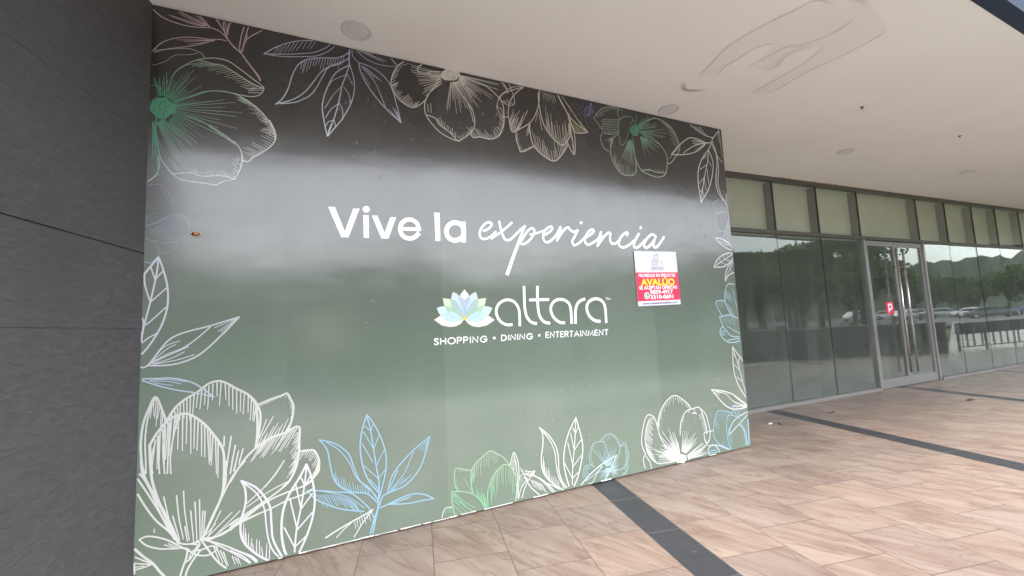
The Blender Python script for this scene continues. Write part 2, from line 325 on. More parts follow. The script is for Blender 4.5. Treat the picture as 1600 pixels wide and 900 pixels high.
def draw(bm, lay, data, base, grad):
    from mathutils.geometry import tessellate_polygon
    for line in data.split('\n'):
        q = [int(t) for t in line.split()]; k, cl, w0, w1 = q[0], q[1], q[2]/2e4, q[3]/2e4; own = tuple(q[4:7]) if q[4] >= 0 else None
        v = [t/1000 for t in q[7:]]; P = [Vector((a, b)) for a, b in zip(v[::2], v[1::2])]
        DEPTH[0] += 1.2e-6; y = -DEPTH[0]
        def put(q):
            x = bm.verts.new((q.x, y, q.y)); x[lay] = (*s2l(own if own else colour(grad, base, q)), 1); return x
        if k == 2:
            vs = [put(q) for q in P]
            for t in tessellate_polygon([[Vector((q.x, q.y, 0)) for q in P]]):
                f = bm.faces.new([vs[i] for i in t]); f.normal_update()
                if f.normal.y > 0: f.normal_flip()
            continue
        if k == 0 and len(P) > 2: P = spline(P, cl, 5)
        q = [P[0]]
        for p in P[1:]:
            if (p-q[-1]).length > .0015: q.append(p)
        n = len(q)
        if n < 2: continue
        run = []
        def flush(run):
            for (a, b), (c, d) in zip(run, run[1:]):
                f = bm.faces.new((a, c, d, b)); f.normal_update()
                if f.normal.y > 0: f.normal_flip()
        ext = not cl
        for i in range(n+(1 if cl else 0)):
            p = q[i % n]; pa = q[(i-1) % n] if cl else q[max(i-1, 0)]; pb = q[(i+1) % n] if cl else q[min(i+1, n-1)]
            t = (pb-pa).normalized(); nn = Vector((-t.y, t.x)); tt = i/max(1, n-1); wd = w0+(w1-w0)*tt
            if ext and i == 0: p = p-t*wd*.5
            if ext and i == n-1: p = p+t*wd*.5
            inside = U0+.002 < p.x < U1-.004 and .018 < p.y < 4.045
            if not inside:
                flush(run); run = []; continue
            run.append((put(p+nn*wd), put(p-nn*wd)))
        flush(run)
ART = [
('slogan_word', 'bold white rounded first word', (252, 252, 255), None, """2 1 0 0 -1 -1 -1 634 2637 684 2641 758 2440 824 2637 875 2641 786 2393 731 2390
2 1 0 0 -1 -1 -1 956 2641 955 2632 951 2624 944 2617 936 2613 927 2611 918 2611 910 2615 903 2621 899 2628 898 2637 900 2645 904 2654 910 2660 919 2665 928 2667 937 2666 945 2663 951 2657 955 2650
2 1 0 0 -1 -1 -1 903 2587 946 2590 946 2395 904 2393
2 1 0 0 -1 -1 -1 972 2589 1017 2591 1073 2446 1124 2585 1173 2586 1104 2396 1047 2395
0 0 378 378 -1 -1 -1 1365 2485 1353 2541 1317 2570 1281 2574 1243 2561 1215 2528 1205 2487 1216 2442 1248 2413 1293 2407 1333 2424 1363 2454
2 1 0 0 -1 -1 -1 1207 2502 1386 2510 1385 2478 1207 2473"""),
('slogan_word', 'bold white short middle word', (252, 252, 255), None, """2 1 0 0 -1 -1 -1 1509 2654 1559 2655 1557 2395 1513 2395
0 1 429 429 -1 -1 -1 1784 2495 1776 2463 1757 2435 1728 2416 1696 2408 1664 2413 1638 2429 1621 2455 1616 2486 1623 2518 1642 2545 1669 2565 1702 2573 1734 2569 1761 2552 1778 2526
2 1 0 0 -1 -1 -1 1757 2588 1802 2588 1799 2392 1755 2392"""),
('slogan_word', 'thin white handwritten script word', (252, 252, 255), None, """0 0 215 215 -1 -1 -1 1976 2510 2030 2536 2062 2577 2048 2597 2004 2587 1958 2538 1937 2485 1952 2440 2001 2437 2057 2468 2103 2511
0 0 224 224 -1 -1 -1 2143 2613 2151 2561 2170 2491 2196 2440 2244 2438 2297 2480 2358 2537 2418 2584
0 0 207 207 -1 -1 -1 2276 2611 2211 2553 2133 2495 2051 2441
0 0 213 374 -1 -1 -1 2418 2586 2377 2502 2339 2417 2274 2272 2202 2102
0 0 220 220 -1 -1 -1 2352 2408 2395 2473 2459 2549 2505 2566 2520 2531 2481 2465 2425 2417 2378 2400 2351 2415
0 0 194 194 -1 -1 -1 2469 2501 2551 2521 2636 2552
0 0 231 231 -1 -1 -1 2633 2503 2690 2537 2729 2575 2711 2597 2657 2566 2619 2508 2622 2456 2656 2430 2714 2457 2774 2516 2822 2594
0 0 241 241 -1 -1 -1 2825 2600 2828 2563 2794 2498 2769 2447 2819 2515 2881 2581 2924 2600 2937 2579 2987 2556 3037 2577
0 0 242 242 -1 -1 -1 3037 2577 2994 2508 2961 2456 2976 2416 3022 2427 3086 2474 3142 2522
2 1 0 0 -1 -1 -1 3104 2659 3101 2652 3096 2646 3088 2642 3080 2642 3073 2644 3069 2650 3067 2657 3070 2665 3075 2671 3083 2674 3091 2675 3098 2672 3102 2667
0 0 249 249 -1 -1 -1 3133 2506 3197 2538 3242 2578 3218 2595 3168 2562 3126 2502 3122 2450 3158 2428 3221 2452 3296 2503 3333 2575
0 0 262 262 -1 -1 -1 3333 2577 3322 2518 3273 2415 3351 2506 3424 2564 3460 2563 3447 2510 3467 2455 3524 2458 3585 2499
0 0 264 264 -1 -1 -1 3683 2553 3701 2583 3659 2577 3590 2517 3564 2449 3611 2414 3697 2441 3779 2498
0 0 273 273 -1 -1 -1 3857 2581 3798 2499 3773 2440 3807 2416 3873 2454 3942 2515
2 1 0 0 -1 -1 -1 3911 2654 3909 2646 3903 2640 3894 2636 3886 2635 3878 2638 3874 2644 3873 2652 3875 2660 3881 2667 3889 2671 3898 2671 3905 2668 3910 2662
0 0 285 285 -1 -1 -1 4097 2568 4050 2582 3976 2535 3923 2463 3940 2424 4002 2446 4080 2519 4116 2571 4072 2493 4063 2441 4110 2439 4178 2502 4232 2563"""),
('logo_lettering', 'thin rounded white logo lettering', (252, 252, 255), None, """0 0 266 266 -1 -1 -1 2226 1620 2174 1620 2114 1651 2080 1702 2072 1759 2097 1814 2148 1848 2198 1856 2254 1840 2296 1793 2312 1729 2309 1608
0 0 275 275 -1 -1 -1 2374 1982 2372 1891 2372 1774 2387 1693 2430 1639 2489 1619
0 0 281 281 -1 -1 -1 2522 1982 2516 1877 2517 1771 2532 1688 2576 1634 2637 1618
1 0 274 274 -1 -1 -1 2429 1851 2641 1852
0 0 291 291 -1 -1 -1 2809 1615 2754 1623 2694 1665 2661 1732 2667 1791 2712 1838 2783 1852 2852 1830 2891 1768 2894 1608
0 0 302 302 -1 -1 -1 2940 1607 2948 1724 2973 1797 3019 1836 3070 1851
0 0 310 310 -1 -1 -1 3244 1614 3183 1624 3119 1669 3091 1733 3098 1795 3147 1838 3216 1852 3284 1829 3322 1765 3325 1602
1 0 61 61 -1 -1 -1 3341 1858 3368 1859
1 0 61 61 -1 -1 -1 3355 1858 3353 1838
1 0 61 61 -1 -1 -1 3374 1838 3377 1857 3386 1846 3396 1857 3396 1838"""),
('tagline_word', None, (252, 252, 255), None, """0 0 98 98 -1 -1 -1 1510 1517 1503 1525 1493 1527 1482 1523 1479 1514 1487 1506 1500 1499 1509 1490 1506 1480 1493 1475 1481 1478 1476 1485
1 0 99 99 -1 -1 -1 1531 1475 1533 1527
1 0 100 100 -1 -1 -1 1576 1475 1577 1526
1 0 100 100 -1 -1 -1 1532 1502 1577 1502
0 1 100 100 -1 -1 -1 1665 1500 1662 1511 1653 1520 1640 1525 1625 1526 1612 1521 1602 1512 1599 1500 1601 1489 1610 1480 1623 1475 1638 1475 1652 1480 1661 1489
1 0 102 102 -1 -1 -1 1684 1474 1685 1526
0 0 102 102 -1 -1 -1 1685 1526 1705 1526 1718 1522 1722 1512 1718 1502 1704 1499 1684 1499
1 0 103 103 -1 -1 -1 1743 1474 1745 1526
0 0 103 103 -1 -1 -1 1745 1526 1765 1526 1778 1522 1782 1512 1778 1502 1764 1499 1744 1499
1 0 104 104 -1 -1 -1 1806 1474 1808 1525
1 0 105 105 -1 -1 -1 1828 1474 1830 1525 1877 1473 1879 1525
0 0 105 105 -1 -1 -1 1962 1515 1951 1522 1937 1525 1916 1514 1903 1499 1913 1480 1935 1473 1955 1478 1965 1489 1967 1497
1 0 106 106 -1 -1 -1 1939 1497 1967 1497"""),
('tagline_word', None, (252, 252, 255), None, """1 0 106 106 -1 -1 -1 2113 1476 2115 1524
0 0 107 107 -1 -1 -1 2115 1524 2135 1524 2153 1519 2163 1500 2151 1481 2132 1476 2113 1476
1 0 107 107 -1 -1 -1 2185 1476 2188 1524
1 0 108 108 -1 -1 -1 2207 1476 2210 1524 2255 1476 2258 1525
1 0 109 109 -1 -1 -1 2280 1476 2282 1525
1 0 110 110 -1 -1 -1 2302 1476 2305 1525 2351 1475 2354 1525
0 0 111 111 -1 -1 -1 2436 1517 2425 1523 2411 1526 2390 1516 2377 1500 2387 1482 2408 1475 2428 1480 2438 1490 2440 1498
1 0 112 112 -1 -1 -1 2413 1498 2441 1498"""),
('tagline_word', None, (252, 252, 255), None, """1 0 107 107 -1 -1 -1 2620 1530 2591 1531 2588 1478 2617 1478
1 0 108 108 -1 -1 -1 2590 1505 2617 1505
1 0 109 109 -1 -1 -1 2637 1477 2640 1530 2681 1477 2684 1530
1 0 110 110 -1 -1 -1 2705 1529 2740 1529
1 0 110 110 -1 -1 -1 2723 1529 2719 1476
1 0 110 110 -1 -1 -1 2789 1529 2759 1529 2756 1476 2786 1476
1 0 111 111 -1 -1 -1 2757 1503 2786 1503
1 0 111 111 -1 -1 -1 2806 1475 2810 1528
0 0 112 112 -1 -1 -1 2810 1528 2829 1528 2841 1524 2844 1515 2840 1505 2827 1502 2808 1502
1 0 112 112 -1 -1 -1 2826 1502 2843 1475
1 0 113 113 -1 -1 -1 2867 1528 2903 1527
1 0 112 112 -1 -1 -1 2885 1528 2881 1474
1 0 114 114 -1 -1 -1 2919 1474 2948 1527 2971 1473
1 0 114 114 -1 -1 -1 2930 1491 2962 1491
1 0 114 114 -1 -1 -1 2992 1473 2996 1526
1 0 115 115 -1 -1 -1 3014 1473 3018 1526 3062 1472 3066 1526
1 0 116 116 -1 -1 -1 3084 1472 3096 1525 3117 1477 3144 1525 3148 1471
1 0 117 117 -1 -1 -1 3206 1524 3173 1525 3169 1471 3201 1471
1 0 118 118 -1 -1 -1 3171 1499 3202 1499
1 0 119 119 -1 -1 -1 3223 1470 3228 1524 3273 1470 3277 1524
1 0 120 120 -1 -1 -1 3301 1523 3340 1523
1 0 120 120 -1 -1 -1 3320 1523 3316 1469"""),
('bullet', None, (252, 252, 255), None, """2 1 0 0 -1 -1 -1 2055 1503 2053 1497 2049 1492 2043 1490 2036 1491 2031 1493 2027 1498 2026 1504 2028 1510 2032 1514 2038 1516 2044 1516 2050 1513 2053 1508"""),
('bullet', None, (252, 252, 255), None, """2 1 0 0 -1 -1 -1 2528 1503 2526 1498 2522 1493 2517 1491 2511 1492 2506 1494 2502 1499 2501 1505 2503 1510 2507 1514 2512 1516 2518 1516 2523 1513 2527 1509"""),
('logo_lotus', 'pale lotus emblem with yellow outlines', (235, 240, 240), None, """2 1 0 0 238 240 240 1768 1959 1809 1906 1815 1852 1795 1769 1759 1690 1726 1771 1713 1853 1724 1907
2 1 0 0 236 240 237 1480 1690 1538 1728 1561 1744 1603 1756 1650 1757 1713 1720 1755 1688 1721 1648 1678 1627 1620 1622 1548 1640
1 1 32 32 180 180 118 1480 1690 1538 1728 1561 1744 1603 1756 1650 1757 1713 1720 1755 1688 1721 1648 1678 1627 1620 1622 1548 1640
2 1 0 0 236 240 237 2052 1670 1991 1714 1967 1732 1922 1747 1872 1751 1805 1717 1760 1688 1792 1645 1834 1620 1894 1610 1973 1623
1 1 33 33 180 180 118 2052 1670 1991 1714 1967 1732 1922 1747 1872 1751 1805 1717 1760 1688 1792 1645 1834 1620 1894 1610 1973 1623
2 1 0 0 201 218 233 1659 1936 1698 1918 1734 1874 1760 1801 1762 1739 1757 1690 1682 1741 1647 1798 1635 1849 1642 1895
1 1 33 33 180 180 118 1659 1936 1698 1918 1734 1874 1760 1801 1762 1739 1757 1690 1682 1741 1647 1798 1635 1849 1642 1895
2 1 0 0 201 218 233 1877 1935 1835 1917 1795 1873 1764 1801 1757 1739 1759 1690 1839 1737 1880 1793 1896 1845 1892 1892
1 1 33 33 180 180 118 1877 1935 1835 1917 1795 1873 1764 1801 1757 1739 1759 1690 1839 1737 1880 1793 1896 1845 1892 1892
2 1 0 0 213 231 194 1563 1881 1633 1872 1670 1859 1706 1817 1736 1760 1756 1690 1691 1698 1639 1722 1598 1769 1572 1825
1 1 33 33 180 180 118 1563 1881 1633 1872 1670 1859 1706 1817 1736 1760 1756 1690 1691 1698 1639 1722 1598 1769 1572 1825
2 1 0 0 213 231 194 1976 1876 1899 1869 1860 1856 1820 1815 1785 1759 1760 1690 1826 1693 1882 1715 1928 1760 1962 1818
1 1 33 33 180 180 118 1976 1876 1899 1869 1860 1856 1820 1815 1785 1759 1760 1690 1826 1693 1882 1715 1928 1760 1962 1818
2 1 0 0 203 227 238 1504 1794 1538 1806 1584 1811 1636 1798 1682 1767 1723 1720 1754 1689 1722 1675 1658 1668 1611 1675 1560 1704 1525 1746
1 1 33 33 180 180 118 1504 1794 1538 1806 1584 1811 1636 1798 1682 1767 1723 1720 1754 1689 1722 1675 1658 1668 1611 1675 1560 1704 1525 1746
2 1 0 0 203 227 238 2034 1782 1998 1796 1947 1803 1891 1793 1840 1763 1794 1717 1761 1689 1793 1672 1858 1661 1908 1664 1965 1691 2006 1732
1 1 33 33 180 180 118 2034 1782 1998 1796 1947 1803 1891 1793 1840 1763 1794 1717 1761 1689 1793 1672 1858 1661 1908 1664 1965 1691 2006 1732
2 1 0 0 170 196 196 1636 1870 1670 1859 1711 1812 1746 1739 1754 1690 1682 1741 1647 1798 1635 1834
2 1 0 0 170 196 196 1897 1866 1860 1856 1814 1810 1774 1739 1761 1690 1839 1737 1880 1793 1895 1829
2 1 0 0 172 208 182 1584 1810 1636 1798 1682 1767 1734 1714 1754 1689 1691 1698 1639 1722 1598 1769
2 1 0 0 172 208 182 1947 1802 1891 1793 1840 1763 1783 1713 1761 1689 1826 1693 1882 1715 1928 1760
2 1 0 0 189 218 236 1556 1737 1588 1754 1650 1757 1713 1720 1753 1688 1722 1675 1653 1668 1596 1683
2 1 0 0 189 218 236 1972 1725 1939 1744 1872 1751 1805 1717 1762 1688 1793 1672 1863 1661 1925 1671
2 1 0 0 180 198 226 1705 1879 1730 1890 1764 1858 1800 1891 1826 1872 1796 1795 1759 1693 1729 1802
1 0 30 30 186 186 118 1768 1959 1809 1906
1 0 30 30 186 186 118 1768 1959 1724 1907
1 0 30 30 186 186 118 1724 1907 1764 1858
1 0 30 30 186 186 118 1809 1906 1764 1858
1 0 30 30 186 186 118 1764 1858 1729 1802
1 1 21 21 140 157 135 1504 1794 1538 1806 1584 1811 1636 1798 1682 1767 1723 1720 1754 1689 1722 1675 1658 1668 1611 1675 1560 1704 1525 1746
1 1 21 21 140 157 135 2034 1782 1998 1796 1947 1803 1891 1793 1840 1763 1794 1717 1761 1689 1793 1672 1858 1661 1908 1664 1965 1691 2006 1732
1 1 21 21 140 157 135 1563 1881 1633 1872 1670 1859 1706 1817 1736 1760 1756 1690 1691 1698 1639 1722 1598 1769 1572 1825
1 1 21 21 140 157 135 1976 1876 1899 1869 1860 1856 1820 1815 1785 1759 1760 1690 1826 1693 1882 1715 1928 1760 1962 1818
1 1 21 21 140 157 135 1659 1936 1698 1918 1734 1874 1760 1801 1762 1739 1757 1690 1682 1741 1647 1798 1635 1849 1642 1895
1 1 21 21 140 157 135 1877 1935 1835 1917 1795 1873 1764 1801 1757 1739 1759 1690 1839 1737 1880 1793 1896 1845 1892 1892
1 0 41 23 223 205 88 1756 1693 1728 1702
1 0 41 23 223 205 88 1757 1693 1736 1711
1 0 41 23 223 205 88 1757 1694 1738 1723
1 0 41 23 223 205 88 1758 1694 1744 1731
1 0 41 23 223 205 88 1759 1694 1757 1731
1 0 42 23 223 205 88 1760 1694 1767 1720
1 0 42 23 223 205 88 1760 1694 1791 1733
1 0 42 23 223 205 88 1761 1693 1786 1713
1 0 42 23 223 205 88 1761 1692 1814 1708
2 1 0 0 236 208 64 1773 1690 1771 1685 1767 1681 1761 1679 1755 1679 1750 1682 1746 1686 1745 1691 1746 1696 1750 1699 1756 1701 1762 1701 1768 1699 1772 1695"""),
('printed_twig', 'mauve leaf twig drawing in the top left corner', (184, 160, 166), None, """0 0 81 81 -1 -1 -1 -532 4020 -472 3969 -390 3946 -313 3942 -241 3951 -181 3964 -127 3954 -79 3915 -29 3849 20 3808 92 3711 143 3643 150 3609
0 0 64 64 -1 -1 -1 150 3609 125 3657 70 3733 34 3786
0 0 67 67 -1 -1 -1 -411 4067 -334 4026 -255 4001 -181 3970
0 0 73 73 -1 -1 -1 -296 4075 -263 4055 -222 4014 -181 3967
0 0 39 60 -1 -1 -1 -435 3997 -333 3983 -215 3969
0 0 39 60 -1 -1 -1 -416 3989 -320 3970 -215 3965
0 0 39 60 -1 -1 -1 -379 4030 -301 3997 -208 3975
0 0 39 60 -1 -1 -1 -347 4030 -281 4006 -202 3977
0 0 40 61 -1 -1 -1 -302 4060 -249 4024 -195 3975
0 0 39 60 -1 -1 -1 -391 3984 -313 3968 -221 3963
0 0 94 94 -1 -1 -1 -180 4078 -135 4030 -93 3963 -58 3885 20 3808
0 0 50 50 -1 -1 -1 -156 4077 -125 4042
0 0 56 56 -1 -1 -1 -119 4070 -128 4041 -125 4033
0 0 63 63 -1 -1 -1 -32 4077 -59 4016 -69 3935
0 0 63 63 -1 -1 -1 -81 4072 -97 4015 -83 3949
0 0 50 50 -1 -1 -1 -53 4071 -66 4023 -71 3960
0 0 50 50 -1 -1 -1 -87 4044 -80 3993 -73 3942
0 0 76 76 -1 -1 -1 49 4068 22 3959 9 3850 20 3817
0 0 64 64 -1 -1 -1 78 4076 50 3966 34 3873 23 3818
0 0 71 71 -1 -1 -1 202 4072 126 4004 54 3927 27 3819
1 0 42 25 -1 -1 -1 92 4080 71 3997
1 0 42 25 -1 -1 -1 110 4084 100 3990
1 0 42 25 -1 -1 -1 129 4088 121 4029
1 0 43 26 -1 -1 -1 148 4089 140 4028
1 0 43 26 -1 -1 -1 166 4087 149 4001
1 0 43 26 -1 -1 -1 184 4084 178 4030
0 0 48 48 -1 -1 -1 61 3969 51 3931
0 0 72 72 -1 -1 -1 -515 3703 -467 3772 -394 3824 -292 3859 -180 3871 -113 3887 -78 3884
0 0 59 59 -1 -1 -1 -514 3686 -417 3739 -329 3774 -239 3817 -146 3878
0 0 36 60 -1 -1 -1 -381 3815 -278 3841 -153 3871
0 0 36 60 -1 -1 -1 -342 3812 -252 3840 -153 3869
0 0 36 60 -1 -1 -1 -310 3799 -239 3826 -153 3868"""),
('printed_flower', 'green centred open flower drawing in the top left', (202, 205, 196), ('r', (-0.456, 3.279), 0.08, 0.62, (74, 134, 107), (207, 208, 199)), """0 0 39 39 -1 -1 -1 -527 3691 -503 3706 -404 3738 -316 3764 -251 3755 -224 3736 -211 3718
0 0 35 35 -1 -1 -1 -536 3580 -494 3598 -439 3639 -385 3697 -308 3716 -251 3744
0 0 63 63 -1 -1 -1 -422 3414 -411 3490 -382 3570 -326 3632 -262 3685 -184 3720 -117 3730 -55 3721 22 3673 100 3616 150 3583 176 3553 151 3500 108 3474 52 3467 -25 3473
0 0 56 56 -1 -1 -1 -262 3685 -210 3689 -157 3680 -103 3684 -34 3652 29 3614 100 3577 172 3554
1 0 38 23 -1 -1 -1 -224 3679 -319 3632
1 0 38 23 -1 -1 -1 -205 3679 -283 3639
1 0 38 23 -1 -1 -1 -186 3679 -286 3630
1 0 39 23 -1 -1 -1 -166 3680 -254 3637
1 0 39 23 -1 -1 -1 -147 3681 -247 3632
1 0 39 23 -1 -1 -1 -127 3684 -195 3648
1 0 39 24 -1 -1 -1 -108 3685 -175 3652
1 0 39 23 -1 -1 -1 -89 3680 -189 3630
1 0 39 24 -1 -1 -1 -72 3672 -181 3619
1 0 40 24 -1 -1 -1 -54 3663 -138 3620
1 0 39 24 -1 -1 -1 -37 3654 -138 3604
1 0 40 24 -1 -1 -1 -20 3644 -83 3614
1 0 40 24 -1 -1 -1 -3 3634 -90 3590
1 0 40 24 -1 -1 -1 14 3623 -67 3584
1 0 40 24 -1 -1 -1 31 3613 -32 3584
1 0 40 24 -1 -1 -1 49 3603 -13 3574
1 0 40 24 -1 -1 -1 67 3593 0 3562
1 0 41 24 -1 -1 -1 85 3584 25 3555
1 0 40 24 -1 -1 -1 103 3576 17 3534
1 0 41 24 -1 -1 -1 122 3569 39 3532
1 0 41 25 -1 -1 -1 141 3563 69 3527
1 0 41 25 -1 -1 -1 161 3557 81 3522
0 0 42 42 -1 -1 -1 51 3526 172 3554
0 0 42 42 -1 -1 -1 69 3512 165 3538
0 0 41 41 -1 -1 -1 73 3497 151 3513
0 0 72 72 -1 -1 -1 -389 3340 -302 3389 -232 3436 -147 3468 -39 3473 38 3447 130 3387 203 3304 240 3231 256 3147
0 0 75 75 -1 -1 -1 216 3299 252 3221 258 3152 223 3085 155 3020 104 2980 76 2946 39 2951
0 0 67 67 -1 -1 -1 -341 3243 -259 3231 -176 3193 -90 3140 -8 3079 26 3030 37 2957 22 2875 -10 2799
0 0 54 54 -1 -1 -1 -175 3186 -90 3127 -13 3071
0 0 49 49 -1 -1 -1 -391 2802 -341 2763 -281 2753 -189 2747 -127 2743 -85 2771 -15 2798
0 0 54 54 -1 -1 -1 -391 2795 -282 2817 -211 2799 -96 2816 -10 2799
0 0 55 55 -1 -1 -1 -496 3127 -479 3029 -451 2895 -386 2796
0 0 49 49 -1 -1 -1 -471 2917 -462 2843 -477 2779 -523 2727
1 0 36 22 -1 -1 -1 26 2950 -3 2974
1 0 36 22 -1 -1 -1 14 2941 -7 2961
1 0 36 22 -1 -1 -1 25 2910 -25 2956
1 0 36 22 -1 -1 -1 2 2910 -24 2932
1 0 36 22 -1 -1 -1 6 2886 -24 2918
1 0 36 22 -1 -1 -1 11 2859 -20 2884
1 0 36 21 -1 -1 -1 -5 2852 -20 2867
1 0 36 21 -1 -1 -1 -9 2833 -27 2851
1 0 36 21 -1 -1 -1 -8 2810 -36 2836
1 0 34 20 -1 -1 -1 -271 2822 -294 2854
1 0 34 20 -1 -1 -1 -246 2809 -271 2843
1 0 34 20 -1 -1 -1 -236 2818 -263 2855
1 0 34 21 -1 -1 -1 -221 2820 -226 2830
1 0 34 21 -1 -1 -1 -203 2821 -209 2831
1 0 35 21 -1 -1 -1 -178 2816 -195 2842
1 0 35 21 -1 -1 -1 -149 2807 -183 2857
1 0 35 21 -1 -1 -1 -141 2828 -161 2854
1 0 35 21 -1 -1 -1 -109 2815 -135 2854
1 0 35 21 -1 -1 -1 -89 2815 -113 2849
1 0 35 21 -1 -1 -1 -68 2814 -99 2861
1 0 35 21 -1 -1 -1 -49 2810 -83 2856
1 0 36 21 -1 -1 -1 -33 2811 -56 2840
1 0 44 27 -1 -1 -1 221 3289 166 3313
1 0 44 27 -1 -1 -1 230 3273 169 3303
1 0 44 26 -1 -1 -1 238 3256 133 3304
1 0 44 27 -1 -1 -1 245 3239 193 3261
1 0 44 27 -1 -1 -1 252 3221 195 3241
1 0 44 27 -1 -1 -1 257 3202 179 3232
1 0 44 26 -1 -1 -1 260 3182 171 3225
1 0 44 26 -1 -1 -1 259 3161 169 3204
1 0 44 27 -1 -1 -1 255 3141 188 3173
1 0 44 26 -1 -1 -1 247 3122 160 3166
1 0 44 26 -1 -1 -1 237 3104 164 3132
1 0 44 26 -1 -1 -1 225 3088 186 3110
1 0 44 26 -1 -1 -1 213 3073 175 3094
1 0 43 26 -1 -1 -1 199 3059 98 3102
1 0 43 26 -1 -1 -1 185 3046 99 3084
1 0 44 26 -1 -1 -1 170 3034 141 3050
1 0 43 26 -1 -1 -1 156 3022 64 3058
1 0 43 26 -1 -1 -1 142 3009 42 3055
1 0 43 26 -1 -1 -1 127 2998 79 3020
1 0 43 26 -1 -1 -1 113 2986 41 3023
1 0 31 31 -1 -1 -1 -408 2907 -347 2832
1 0 31 31 -1 -1 -1 -382 2853 -357 2824
1 0 29 16 -1 -1 -1 -457 3197 -315 3116
1 0 29 16 -1 -1 -1 -458 3194 -280 3080
1 0 29 16 -1 -1 -1 -459 3193 -243 3045
1 0 29 16 -1 -1 -1 -460 3190 -278 3052
1 0 29 16 -1 -1 -1 -461 3188 -270 3030
1 0 29 16 -1 -1 -1 -462 3186 -271 3019
1 0 29 16 -1 -1 -1 -463 3185 -289 3024
1 0 28 16 -1 -1 -1 -464 3182 -363 3081
1 0 28 16 -1 -1 -1 -466 3180 -344 3044
1 0 29 16 -1 -1 -1 -467 3178 -268 2944
1 0 28 16 -1 -1 -1 -468 3176 -332 3004
1 0 28 16 -1 -1 -1 -469 3174 -307 2954
1 0 28 15 -1 -1 -1 -471 3172 -374 3029
1 0 28 15 -1 -1 -1 -472 3171 -361 2996
1 0 28 16 -1 -1 -1 -474 3170 -304 2886
1 0 28 15 -1 -1 -1 -475 3168 -338 2919
1 0 28 15 -1 -1 -1 -477 3166 -310 2836
1 0 28 15 -1 -1 -1 -478 3165 -349 2893
1 0 28 15 -1 -1 -1 -480 3163 -368 2908
1 0 28 15 -1 -1 -1 -482 3162 -383 2914
1 0 41 22 -1 -1 -1 -422 3360 -341 3555
1 0 41 23 -1 -1 -1 -417 3357 -309 3578
1 0 41 23 -1 -1 -1 -414 3355 -278 3603
1 0 41 23 -1 -1 -1 -412 3353 -300 3541
1 0 41 23 -1 -1 -1 -408 3348 -259 3562
1 0 41 22 -1 -1 -1 -406 3346 -320 3463
1 0 41 22 -1 -1 -1 -403 3342 -316 3445
1 0 41 22 -1 -1 -1 -401 3338 -310 3436
1 0 42 23 -1 -1 -1 -398 3333 -224 3494
1 0 41 22 -1 -1 -1 -395 3328 -287 3415
1 0 41 23 -1 -1 -1 -394 3323 -223 3446
1 0 42 23 -1 -1 -1 -393 3320 -192 3452
1 0 41 23 -1 -1 -1 -391 3313 -266 3377
1 0 41 23 -1 -1 -1 -390 3307 -241 3372
1 0 42 23 -1 -1 -1 -389 3304 -163 3387
1 0 46 25 -1 -1 -1 -389 3302 -83 3410
1 0 46 25 -1 -1 -1 -389 3298 -11 3403
1 0 45 25 -1 -1 -1 -388 3292 -72 3353
1 0 46 25 -1 -1 -1 -388 3286 31 3329
1 0 46 25 -1 -1 -1 -388 3281 -4 3291
1 0 45 25 -1 -1 -1 -389 3273 -113 3248
1 0 46 25 -1 -1 -1 -390 3267 -4 3197
1 0 45 25 -1 -1 -1 -392 3260 -118 3180
1 0 45 25 -1 -1 -1 -394 3252 -2 3085
1 0 29 16 -1 -1 -1 -382 3248 -268 3201
1 0 29 16 -1 -1 -1 -383 3246 -278 3197
1 0 29 16 -1 -1 -1 -386 3239 -256 3166
1 0 29 16 -1 -1 -1 -387 3236 -242 3147
1 0 29 16 -1 -1 -1 -390 3230 -206 3093
1 0 29 16 -1 -1 -1 -391 3227 -286 3143
1 0 29 16 -1 -1 -1 -394 3221 -251 3085
1 0 29 16 -1 -1 -1 -397 3217 -307 3124
1 0 29 16 -1 -1 -1 -398 3215 -252 3052
1 0 29 16 -1 -1 -1 -402 3210 -321 3108
1 0 29 16 -1 -1 -1 -405 3205 -283 3026
1 0 28 16 -1 -1 -1 -408 3202 -337 3086
1 0 28 16 -1 -1 -1 -411 3199 -346 3080
1 0 28 16 -1 -1 -1 -415 3195 -328 3018
1 0 42 23 -1 -1 -1 -476 3360 -508 3493
1 0 42 23 -1 -1 -1 -467 3364 -483 3485
1 0 42 23 -1 -1 -1 -464 3365 -476 3506
1 0 43 23 -1 -1 -1 -457 3367 -458 3481
1 0 43 23 -1 -1 -1 -450 3368 -444 3479
1 0 43 24 -1 -1 -1 -444 3368 -426 3498
1 0 43 24 -1 -1 -1 -437 3367 -402 3527
1 0 43 24 -1 -1 -1 -431 3365 -390 3504
1 0 43 24 -1 -1 -1 -425 3362 -379 3487
1 0 43 26 -1 -1 -1 47 3442 14 3447
1 0 43 26 -1 -1 -1 59 3434 -12 3447
1 0 43 26 -1 -1 -1 71 3427 7 3439
1 0 43 26 -1 -1 -1 83 3420 19 3431
1 0 43 26 -1 -1 -1 96 3412 -2 3428
1 0 43 26 -1 -1 -1 108 3404 7 3423
1 0 43 26 -1 -1 -1 119 3395 24 3412
1 0 44 26 -1 -1 -1 131 3386 67 3396
1 0 44 26 -1 -1 -1 142 3376 106 3385
1 0 44 26 -1 -1 -1 152 3366 111 3374
1 0 44 26 -1 -1 -1 163 3355 72 3373
1 0 44 26 -1 -1 -1 173 3343 117 3352
1 0 44 26 -1 -1 -1 183 3331 118 3344
1 0 44 26 -1 -1 -1 192 3319 91 3339
1 0 44 26 -1 -1 -1 201 3306 128 3320
1 0 44 27 -1 -1 -1 210 3293 162 3307
1 0 44 26 -1 -1 -1 218 3280 152 3291
1 0 44 26 -1 -1 -1 226 3265 156 3279
1 0 44 27 -1 -1 -1 233 3250 184 3261
